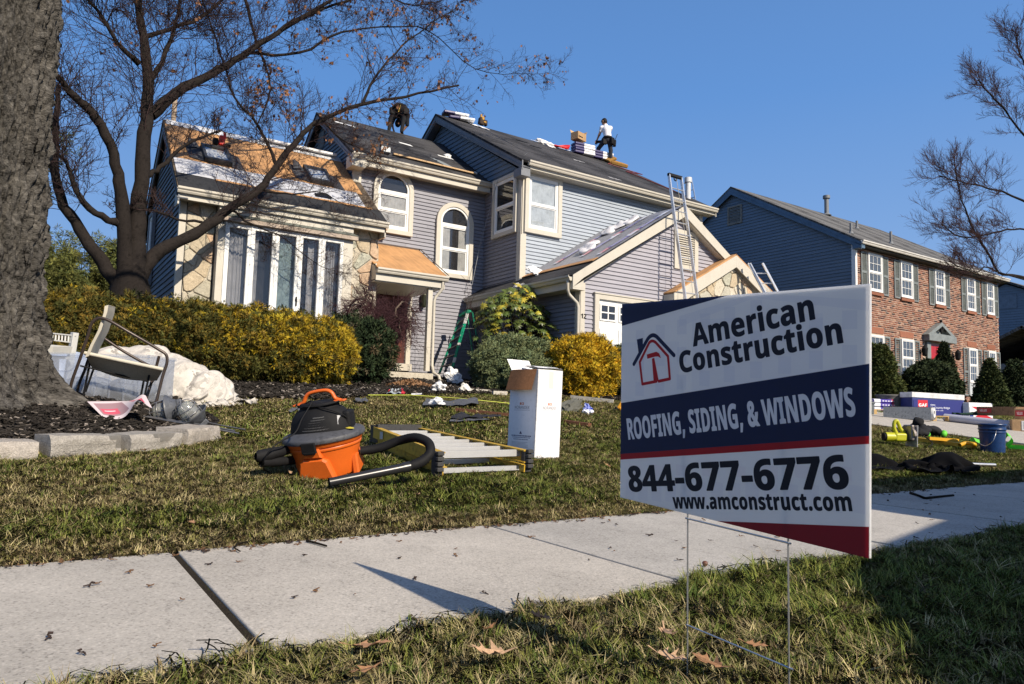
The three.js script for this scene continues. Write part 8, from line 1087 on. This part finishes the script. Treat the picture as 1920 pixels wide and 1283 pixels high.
// ---------- bundles, carton and scraps on the roofs ----------
{
  const P = (x, t, l = 0) => onRoof(RC, x, t, l), wrapTex = print(256, 96, (x, w, h) => { x.fillStyle = '#e6e6ea'; x.fillRect(0, 0, w, h); x.fillStyle = '#221d55'; x.fillRect(0, 0, w * 0.42, h); x.fillStyle = '#6a63a8'; for (let i = 0; i < 8; i++) x.fillRect(10 + i * 12, 18, 7, 12); for (let i = 0; i < 6; i++) x.fillRect(14 + i * 14, 52, 8, 10); }, 0.45), wrapW = mat([0.74, 0.74, 0.75], 0.5, { g: 'faint', gs: 0.3 });
  let first = null; const shapeB = () => rough(rbox(0.86, 0.09, 0.34, 0.03), 0.005, 7);
  const bundle = (x, z, k, lab, grp, turn) => { const base = P(x, (RC.eZ - z) / (RC.eZ - RC.rZ)), pos = V(base.x, base.y + 0.06 + k * 0.1, z); if (!first) { first = thing('shingle_bundle', lab, 'shingle bundle', pos, turn, grp); const g = shapeB(); part('wrap', g, wrapW, first); part('printed_end', rough(rbox(0.4, 0.095, 0.345, 0.03, -0.235, 0.0, 0), 0.003, 7), mat([0.032, 0.026, 0.11], 0.4, { g: 'wear', gs: 0.08 }), first); return first; } const c = copyOf(first, pos, turn, lab); c.userData.group = grp; return c; };
  const ord = ['bottom', 'second', 'third', 'top']; for (let k = 0; k < 4; k++) bundle(16.25, -20.0, k, `${ord[k]} purple and white shingle bundle of the stack under the brown roof carton`, 'stacked shingle bundles on the ridge', -0.12 + R(-0.05, 0.05));
  for (let k = 0; k < 3; k++) bundle(17.2, -20.05, k, `${['bottom', 'middle', 'top'][k]} shingle bundle of the short stack beside the worker in white`, 'stacked shingle bundles on the ridge', -0.1 + R(-0.05, 0.05));
  bundle(11.15, -20.1, 0, 'lower white shingle bundle at the left end of the high ridge', 'shingle bundles at the ridge end', -0.3); bundle(10.95, -20.15, 1, 'upper white shingle bundle at the left end of the high ridge', 'shingle bundles at the ridge end', -0.2);
  sheetOn('white_wrapper', 'white wrapper sheet sliding off below the bundles at the ridge end', 'wrapper', [[11.3, 0.96], [11.9, 0.95], [11.95, 0.87], [11.45, 0.9]], wrapW, RC); 
  { const p = P(15.85, 0.96), T = thing('roof_carton', 'brown cardboard carton open on top of the shingle stack on the ridge', 'box', V(16.02, p.y + 0.47, -20.0), 0.25); T.scale.setScalar(0.8); part('carton', [box(0.62, 0.34, 0.008, 0, 0.17, 0.2), box(0.62, 0.34, 0.008, 0, 0.17, -0.2), box(0.008, 0.34, 0.4, -0.31, 0.17, 0), box(0.008, 0.34, 0.4, 0.31, 0.17, 0), box(0.62, 0.008, 0.4, 0, 0.004, 0)], M.card, T); part('flap', [box(0.6, 0.2, 0.006, 0, 0.42, -0.24, -0.4), box(0.006, 0.18, 0.38, 0.36, 0.41, 0, 0, 0, -0.5)], mat([0.46, 0.31, 0.17], 0.85, { gs: 0.3 }), T); part('print_band', box(0.3, 0.05, 0.004, -0.1, 0.12, 0.206), M.black, T); }
  sheetOn('ridge_underlay', 'long white underlay strip edging the new shingles along the high ridge', 'underlay', [[14.0, 0.985], [18.2, 0.985], [18.2, 0.95], [14.0, 0.975]], mat([0.6, 0.6, 0.62], 0.5, { g: 'wear', gs: 0.4 }), RC);
  solo('red_hose', [...Array(4)].map((_, i) => place(new THREE.TorusGeometry(0.28 - i * 0.025, 0.022, 8, 40), [15.2 + i * 0.05, P(15.2, 0.965).y + 0.06 + i * 0.02, -20.05], [Math.PI / 2 + 0.35, 0.1 * i, 0], [1.3, 0.8, 1])), mat([0.6, 0.02, 0.02], 0.4, { g: null }), 'coiled bright red air hose on the ridge left of the brown carton', 'hose');
  crumpledAt('white_wrapper', 'crumpled white wrapper heap on the ridge left of the red hose', 'wrapper', P(14.6, 0.97), 0.2, [2.0, 0.5, 1], [0.7, 0.68, 0.66]);
  solo('air_hose', new Tubes().add([P(17.6, 0.93, 0.03), P(16.9, 0.83, 0.02), P(18.2, 0.74, 0.02), P(17.0, 0.66, 0.02), P(17.4, 0.4, 0.02), P(17.5, 0.2, 0.02)].flatMap((p, i, a) => i < a.length - 1 ? [0, 1, 2, 3].map(k => p.clone().lerp(a[i + 1], k / 4)) : [p]), 0.014, 6).geo(), mat([0.16, 0.02, 0.02], 0.5, { g: null }), 'thin dark red air hose running down the high roof', 'hose', { uv: true });
  { const T = thing('roofing_pad', 'brown foam roofing pad under the worker in white', 'pad', P(17.75, 0.925, 0.02)), q = new THREE.Quaternion().setFromUnitVectors(V(0, 1, 0), nC), put = g => g.applyMatrix4(new THREE.Matrix4().makeRotationFromQuaternion(q)); part('pad', [put(rough(rbox(0.85, 0.14, 0.42, 0.04, 0, 0.05, 0), 0.015, 5)), put(rbox(0.34, 0.1, 0.4, 0.03, -0.36, 0.13, 0, 0, 0, 0.6))], mat([0.30, 0.165, 0.05], 0.9, { g: 'wear', gs: 0.2 }), T); }
  { const p = P(12.0, 0.995), T = thing('tool_pouch', 'yellow and black tool pouch standing on the high ridge', 'tool', p.clone().add(V(0, 0.02, 0))); part('pouch', [rough(rbox(0.22, 0.26, 0.18, 0.05, 0, 0.15, 0), 0.03, 7), rough(rbox(0.13, 0.2, 0.13, 0.04, 0.13, 0.12, 0.04), 0.02, 8)], mat([0.05, 0.035, 0.03], 0.8, { g: 'wear', gs: 0.1 }), T); part('strap', [rbox(0.09, 0.12, 0.19, 0.02, 0.01, 0.24, 0.01, 0, 0, 0.3), rbox(0.07, 0.2, 0.06, 0.02, -0.02, 0.3, 0), rbox(0.1, 0.06, 0.19, 0.02, 0.08, 0.12, 0.02)], mat([0.45, 0.25, 0.05], 0.7, { g: 'fine', gs: 0.05 }), T); }
  for (const [x, t, lab] of [[12.7, 0.78, 'dark offcut on the high roof upper left'], [12.9, 0.68, 'lower dark offcut on the high roof'], [14.2, 0.55, 'small pale offcut in the middle of the high roof'], [14.0, 0.16, 'pale scrap low on the high roof above the gutter']]) sheetOn('roof_scrap', lab, 'scrap', [[x, t + 0.01], [x + 0.45, t], [x + 0.43, t - 0.02], [x, t - 0.02]], lab.includes('pale') ? mat([0.3, 0.3, 0.31], 0.8) : M.black, RC, 0.012);
  const Q = (x, t, l = 0) => onRoof(RB, x, t, l);
  { const p = Q(7.4, 0.14), T = thing('metal_bracket', 'grey metal bracket box at the gutter of the middle roof', 'bracket', p); part('box', [rbox(0.28, 0.16, 0.14, 0.01, 0, 0.1, 0.02, -0.2)], mat([0.27, 0.29, 0.31], 0.45, { m: 0.4, gs: 0.2 }), T); part('arm', beam(V(0, 0.02, 0.05), V(0.25, 0.12, -0.4), 0.03, 0.02), M.steel, T); }
  solo('roof_board', beam(Q(7.65, 0.15, 0.05), Q(10.2, 0.13, 0.05), 0.09, 0.04), mat([0.5, 0.34, 0.19], 0.8, { g: 'fine', gs: 0.3 }), 'long pale timber board lying along the eave of the middle roof', 'board');
  crumpledAt('foil_scrap', 'white crumpled scrap with wire on the middle roof by the blue gable', 'rubbish', Q(10.0, 0.55), 0.1, [1.3, 0.6, 1], [0.7, 0.7, 0.7]); crumpledAt('foil_scrap', 'tiny white scrap at the lower right corner of the middle roof', 'rubbish', Q(10.35, 0.2), 0.06, [1, 0.6, 1], [0.7, 0.7, 0.7]);
  sheetOn('roof_scrap', 'grey shingle offcut near the timber board on the middle roof', 'scrap', [[9.1, 0.36], [9.35, 0.34], [9.75, 0.16], [9.5, 0.17]], mat([0.2, 0.22, 0.23], 0.8), RB, 0.015);
  { const A = (x, t, l = 0) => onRoof(RA, x, t, l), T = thing('nail_gun', 'red and black nail gun resting above the left skylight', 'tool', A(3.28, 0.66, 0.12)), rd = mat([0.7, 0.02, 0.015], 0.4, { g: null }); part('body', [rbox(0.14, 0.24, 0.1, 0.03, 0.02, 0.12, 0, 0, 0, -0.1), rbox(0.06, 0.16, 0.06, 0.02, 0.08, 0.26, 0, 0, 0, 0.2)], rd, T); part('magazine', [rbox(0.12, 0.16, 0.1, 0.02, -0.12, 0.07, 0), rbox(0.16, 0.07, 0.1, 0.02, 0.14, 0.02, 0)], M.black, T); }
  solo('felt_scrap', grid(8, 4, (u, v) => onRoof(RA, lerp(5.15, 5.55, u), lerp(0.19, 0.23, v), 0.04 + 0.04 * Math.sin(u * 3.1))), M.black, 'black torn felt scrap on the grey underlay above the left gutter', 'scrap');
  { const g = V(lerp(9.98, 13.62, 0.06), 3.72, -14.6); crumpledAt('white_rag', 'white plastic rag hanging over the garage gutter', 'rag', V(10.0, 3.32, -14.9), 0.17, [0.7, 1.9, 0.9], [0.7, 0.7, 0.68]); crumpledAt('white_wrapper', 'white wrapper on the garage roof valley above the hanging rag', 'wrapper', V(10.6, 4.02, -14.9), 0.17, [1.5, 0.4, 1.2], [0.7, 0.7, 0.7]); }
  solo('safety_rope', new Tubes().add([V(10.9, 9.2, -18.6), V(11.0, 7.6, -16), V(10.45, 6.9, -16.6), V(10.3, 5.2, -17.2), V(10.0, 3.9, -17.1)], 0.008, 5).geo(), mat([0.25, 0.26, 0.28], 0.9, { g: null }), 'thin rope hanging down the inner corner of the blue gable', 'rope', { uv: true });
  solo('roof_chimney', [cyl(0.06, 0.06, 1.1, 12, 0, -0.1, 0), cyl(0.075, 0.075, 0.1, 12, 0, 0.42, 0)], mat([0.36, 0.28, 0.21], 0.7, { gs: 0.3 }), 'pale pipe standing up behind the stripped roof ridge at the left', 'pipe').position.copy(atZ(326, 212, -19.2));
}
function sheetOn(name, lab, cat, c, m, r, lift = 0.03) { return solo(name, grid(12, 3, (u, v) => { const x = lerp(lerp(c[0][0], c[1][0], u), lerp(c[3][0], c[2][0], u), v), t = lerp(lerp(c[0][1], c[1][1], u), lerp(c[3][1], c[2][1], u), v); return onRoof(r, x, t, lift + 0.02 * N3(u * 5 + x, v * 4, 3)); }), m, lab, cat); }
function crumpledAt(name, lab, cat, p, r, sq, c) { const m = crumpled(name, lab, cat, 500, 800, r, c, 0, sq); m.position.copy(p).add(V(0, r * sq[1] * 0.5, 0)); return m; }
// ---------- people ----------
function field(caps, inflate, cell, k = 0.035) { // one continuous skin over tapered capsules [a, b, ra, rb]
  const lo = V(9, 9, 9), hi = V(-9, -9, -9); for (const c of caps) for (const p of [c[0], c[1]]) { lo.min(p); hi.max(p); } lo.addScalar(-0.3); hi.addScalar(0.3); const cen = lo.clone().add(hi).multiplyScalar(0.5), half = Math.max(hi.x - lo.x, hi.y - lo.y, hi.z - lo.z) / 2, n = Math.min(140, Math.ceil(2 * half / cell));
  const mc = new MarchingCubes(n, M.black, false, false, 120000); mc.isolation = 0; const q = V(0, 0, 0), ab = V(0, 0, 0), ap = V(0, 0, 0);
  for (let z = 0; z < n; z++) for (let y = 0; y < n; y++) for (let x = 0; x < n; x++) {
    q.set((x - n / 2) / (n / 2) * half, (y - n / 2) / (n / 2) * half, (z - n / 2) / (n / 2) * half).add(cen); let d = 9;
    for (const c of caps) { ab.subVectors(c[1], c[0]); ap.subVectors(q, c[0]); const t = clamp(ap.dot(ab) / Math.max(1e-6, ab.lengthSq()), 0, 1), e = ap.addScaledVector(ab, -t).length() - lerp(c[2], c[3], t) - inflate, h = Math.max(k - Math.abs(d - e), 0) / k; d = Math.min(d, e) - h * h * k * 0.25; }
    mc.field[x + y * n + z * n * n] = -d;
  }
  mc.update(); const cnt = mc.count, g = new THREE.BufferGeometry(), pos = new Float32Array(cnt * 3), nor = new Float32Array(cnt * 3);
  for (let i = 0; i < cnt; i++) for (let k2 = 0; k2 < 3; k2++) { pos[i * 3 + k2] = mc.positionArray[i * 3 + k2] * half + cen.getComponent(k2); nor[i * 3 + k2] = mc.normalArray[i * 3 + k2]; }
  g.setAttribute('position', new THREE.BufferAttribute(pos, 3)); g.setAttribute('normal', new THREE.BufferAttribute(nor, 3)); g.setAttribute('uv', new THREE.BufferAttribute(new Float32Array(cnt * 2), 2)); return g;
}
const noIdx = g => g.index ? g.toNonIndexed() : g;
function hand(w, dir, side, s = 1) { // palm and five bent fingers as tapering stems
  const T = new Tubes(), n = dir.clone().cross(side).normalize(); T.add([w, w.clone().addScaledVector(dir, 0.04 * s), w.clone().addScaledVector(dir, 0.09 * s)], [0.026 * s, 0.034 * s, 0.03 * s], 8);
  for (let i = 0; i < 4; i++) { const b = w.clone().addScaledVector(dir, 0.085 * s).addScaledVector(side, (i - 1.5) * 0.02 * s), L = [0.07, 0.08, 0.074, 0.056][i] * s; T.add([b, b.clone().addScaledVector(dir, L * 0.45).addScaledVector(n, 0.008), b.clone().addScaledVector(dir, L * 0.65).addScaledVector(n, 0.035 * s), b.clone().addScaledVector(dir, L * 0.5).addScaledVector(n, 0.06 * s)], [0.01 * s, 0.0095 * s, 0.0085 * s, 0.007 * s], 6); }
  const b = w.clone().addScaledVector(dir, 0.03 * s).addScaledVector(side, -0.03 * s); T.add([b, b.clone().addScaledVector(side, -0.025 * s).addScaledVector(dir, 0.03 * s), b.clone().addScaledVector(side, -0.02 * s).addScaledVector(dir, 0.06 * s).addScaledVector(n, 0.025)], [0.013 * s, 0.011 * s, 0.009 * s], 6); return T.geo();
}
function person(lab, foot, scale, J, look) { // J: joints in metres: right of the picture, up, towards the camera, from the standing foot
  const T = thing('person', lab, 'person', foot), ax = RGT.clone().setY(0).normalize(), az = FWD.clone().setY(0).normalize().negate(), Q = a => V(0, 0, 0).addScaledVector(ax, a[0] * scale).add(V(0, a[1] * scale, 0)).addScaledVector(az, a[2] * scale), j = Object.fromEntries(Object.entries(J).map(([k, v]) => [k, Q(v)])), C = (a, b, ra, rb) => [j[a] || a, j[b] || b, ra * scale, rb * scale], f = Q(look).normalize();
  const torso = [C('hip', 'waist', 0.125, 0.12), C('waist', 'chest', 0.125, 0.145), C('chest', 'neck', 0.13, 0.065), C('sL', 'sR', 0.075, 0.075), C('hL', 'hR', 0.11, 0.11)], arms = [C('sL', 'eL', 0.056, 0.042), C('eL', 'wL', 0.042, 0.028), C('sR', 'eR', 0.056, 0.042), C('eR', 'wR', 0.042, 0.028)];
  const legs = [C('hL', 'kL', 0.088, 0.06), C('kL', 'aL', 0.058, 0.04), C('hR', 'kR', 0.088, 0.06), C('kR', 'aR', 0.058, 0.04)], up = j.head.clone().sub(j.neck).normalize(), chin = j.head.clone().addScaledVector(f, 0.035 * scale).addScaledVector(up, -0.07 * scale), side = up.clone().cross(f).normalize();
  const head = [C('neck', j.head, 0.055, 0.05), [j.head, j.head.clone().addScaledVector(up, 0.035 * scale), 0.092 * scale, 0.09 * scale], [j.head, chin, 0.075 * scale, 0.05 * scale], [j.head.clone().addScaledVector(f, 0.09 * scale), j.head.clone().addScaledVector(f, 0.105 * scale).addScaledVector(up, -0.025 * scale), 0.012 * scale, 0.016 * scale], ...[-1, 1].map(s => [j.head.clone().addScaledVector(side, s * 0.09 * scale), j.head.clone().addScaledVector(side, s * 0.092 * scale).addScaledVector(up, 0.03 * scale), 0.016 * scale, 0.018 * scale])];
  const hd = (w, e, s) => { const d = w.clone().sub(e).normalize(), sd = d.clone().cross(V(0, 1, 0)).normalize(); return noIdx(hand(w, d, sd.multiplyScalar(s), scale)); };
  const body = part('body', [field([...torso, ...arms, ...legs, ...head], 0, 0.022), hd(j.wL, j.eL, 1), hd(j.wR, j.eR, -1)], look.skin, T, { uv: true });
  part('trousers', field([...legs, C('hL', 'hR', 0.115, 0.115), C('hip', 'waist', 0.125, 0.118)], 0.014, 0.022), look.trouser, T, { uv: true });
  part('shirt', field([...torso.slice(0, 4), [j.sL, j.sL.clone().lerp(j.eL, look.sleeve), 0.06 * scale, 0.052 * scale], [j.sR, j.sR.clone().lerp(j.eR, look.sleeve), 0.06 * scale, 0.052 * scale]], 0.013, 0.02), look.shirt, T, { uv: true });
  part('hair', field([[j.head.clone().addScaledVector(f, -0.02 * scale), j.head.clone().addScaledVector(f, -0.015 * scale).addScaledVector(up, 0.045 * scale), 0.09 * scale, 0.092 * scale], [j.head.clone().addScaledVector(f, 0.03 * scale).addScaledVector(up, 0.06 * scale), j.head.clone().addScaledVector(f, -0.03 * scale).addScaledVector(up, 0.065 * scale), 0.07 * scale, 0.08 * scale]], 0.006, 0.014), look.hair, T, { uv: true });
  part('eye', [-1, 1].map(s => new THREE.SphereGeometry(0.011 * scale, 8, 6).translate(...j.head.clone().addScaledVector(f, 0.082 * scale).addScaledVector(side, s * 0.032 * scale).addScaledVector(up, 0.012 * scale).toArray())), M.dark, T);
  for (const s of ['L', 'R']) part('shoe', field([[j['a' + s], j['a' + s].clone().add(V(0, -0.045 * scale, 0)), 0.05 * scale, 0.048 * scale], [j['a' + s].clone().add(V(0, -0.05 * scale, 0)), j['a' + s].clone().add(V(0, -0.055 * scale, 0)).addScaledVector(look.toe || f.clone().setY(0).normalize(), 0.17 * scale), 0.045 * scale, 0.036 * scale]], 0, 0.014), look.shoe, T, { uv: true });
  if (look.extra) look.extra(T, j, f, side, scale); return T;
}
const skin = mat([0.32, 0.17, 0.105], 0.6, { g: null });
{ // standing on the high roof beside the ridge, seen from behind, looking down to the left
  const fz = -19.75, fp = atZ(1146, 303, fz), t = (RC.eZ - fz) / (RC.eZ - RC.rZ), foot = V(fp.x, lerp(RC.eY, RC.rY, t) + 0.06, fz);
  person('worker in white t-shirt, dark trousers and tool belt standing on the high roof', foot, 1.0, { head: [-0.27, 1.57, -0.06], neck: [-0.22, 1.42, -0.02], chest: [-0.19, 1.24, 0.0], waist: [-0.15, 1.0, 0.02], hip: [-0.15, 0.86, 0.02], sL: [-0.36, 1.34, -0.05], sR: [-0.05, 1.33, -0.03], eL: [-0.45, 1.09, -0.1], wL: [-0.53, 0.90, -0.2], eR: [-0.1, 1.06, -0.22], wR: [-0.36, 0.92, -0.32], hL: [-0.25, 0.85, 0.0], hR: [-0.07, 0.84, 0.0], kL: [-0.47, 0.56, -0.12], aL: [-0.52, 0.15, -0.05], kR: [-0.02, 0.46, -0.02], aR: [0, 0.07, 0] }, Object.assign([-0.75, -0.35, -0.6], {
    skin, trouser: mat([0.028, 0.03, 0.038], 0.85, { g: null }), shirt: mat([0.76, 0.74, 0.76], 0.85, { g: null }), hair: mat([0.012, 0.01, 0.01], 0.7, { g: null }), shoe: mat([0.22, 0.2, 0.18], 0.8, { g: null }), sleeve: 0.5,
    extra: (T, j, f, side, s) => { const b = j.hip.clone().add(V(0, 0.07, 0)), ax = RGT.clone().setY(0).normalize(), az = FWD.clone().setY(0).normalize().negate(), at = (x, y, z) => b.clone().addScaledVector(ax, x).add(V(0, y, 0)).addScaledVector(az, z).toArray(); part('tool_belt', [place(new THREE.TorusGeometry(0.155, 0.028, 8, 30), b.toArray(), [Math.PI / 2, 0, 0], [1, 1, 1.6]), place(new RoundedBoxGeometry(0.2, 0.26, 0.1, 3, 0.03), at(0.17, -0.15, 0.1), [0, 0.3, 0.1]), place(new RoundedBoxGeometry(0.16, 0.24, 0.12, 3, 0.03), at(0.26, -0.2, 0.0), [0.1, 0.8, -0.15]), place(new RoundedBoxGeometry(0.18, 0.2, 0.1, 3, 0.03), at(-0.12, -0.18, 0.08), [0, -0.2, 0])], M.black, T); part('hammer', [beam(V(...at(0.27, -0.1, 0.05)), V(...at(0.36, 0.14, 0.04)), 0.02, 0.02)], M.black, T); part('tool', [place(new RoundedBoxGeometry(0.26, 0.08, 0.07, 2, 0.02), j.wR.clone().lerp(j.wL, 0.55).add(V(0, -0.02, 0)).toArray(), [0, YAW * -1, 0.1]), place(new RoundedBoxGeometry(0.07, 0.14, 0.06, 2, 0.02), j.wL.clone().add(V(0, -0.05, 0)).toArray(), [0, -YAW, 0.2])], M.black, T); } }));
}
{ // bent double on the middle ridge, dark clothes, seen from behind
  const fz = RB.rZ + 0.02, fp = atZ(752, 244, fz), foot = V(fp.x, RB.rY + 0.02, fz), blk = mat([0.016, 0.017, 0.02], 0.85, { g: null });
  person('worker in black bending over on the ridge of the middle roof', foot, 1.0, { hip: [-0.07, 0.78, 0.02], waist: [-0.08, 0.86, -0.14], chest: [-0.1, 0.83, -0.36], neck: [-0.14, 0.70, -0.55], head: [-0.2, 0.58, -0.62], sL: [-0.30, 0.72, -0.46], sR: [0.10, 0.74, -0.46], eL: [-0.38, 0.46, -0.42], wL: [-0.32, 0.26, -0.45], eR: [0.10, 0.45, -0.52], wR: [-0.05, 0.25, -0.55], hL: [-0.2, 0.78, 0], hR: [0.05, 0.78, 0], kL: [-0.35, 0.45, -0.06], aL: [-0.38, 0.09, 0], kR: [0.06, 0.44, -0.05], aR: [0.02, 0.09, 0] }, Object.assign([-0.15, -0.8, -0.5], { skin, trouser: blk, shirt: blk, hair: blk, shoe: blk, sleeve: 0.95, toe: FWD.clone().setY(0).normalize(), extra: (T, j) => { const ax = RGT.clone().setY(0).normalize(), az = FWD.clone().setY(0).normalize().negate(); part('tool_belt', [place(new THREE.TorusGeometry(0.16, 0.03, 8, 30), j.hip.toArray(), [Math.PI / 2 - 0.6, 0, 0], [1.15, 1, 1.5]), place(new RoundedBoxGeometry(0.2, 0.22, 0.12, 3, 0.03), j.hip.clone().addScaledVector(ax, 0.2).add(V(0, -0.1, 0)).toArray()), place(new RoundedBoxGeometry(0.2, 0.22, 0.12, 3, 0.03), j.hip.clone().addScaledVector(ax, -0.22).add(V(0, -0.1, 0)).toArray())], M.black, T); part('hammer', beam(j.hip.clone().addScaledVector(ax, 0.06).addScaledVector(az, 0.19).add(V(0, 0.02, 0)), j.hip.clone().addScaledVector(ax, 0.0).addScaledVector(az, 0.19).add(V(0, -0.2, 0)), 0.03, 0.02), mat([0.55, 0.36, 0.06], 0.6, { g: null }), T); } }));
}
scene.traverse(o => { if (o.isMesh) { o.castShadow = true; o.receiveShadow = true; } });
renderer.render(scene, camera);
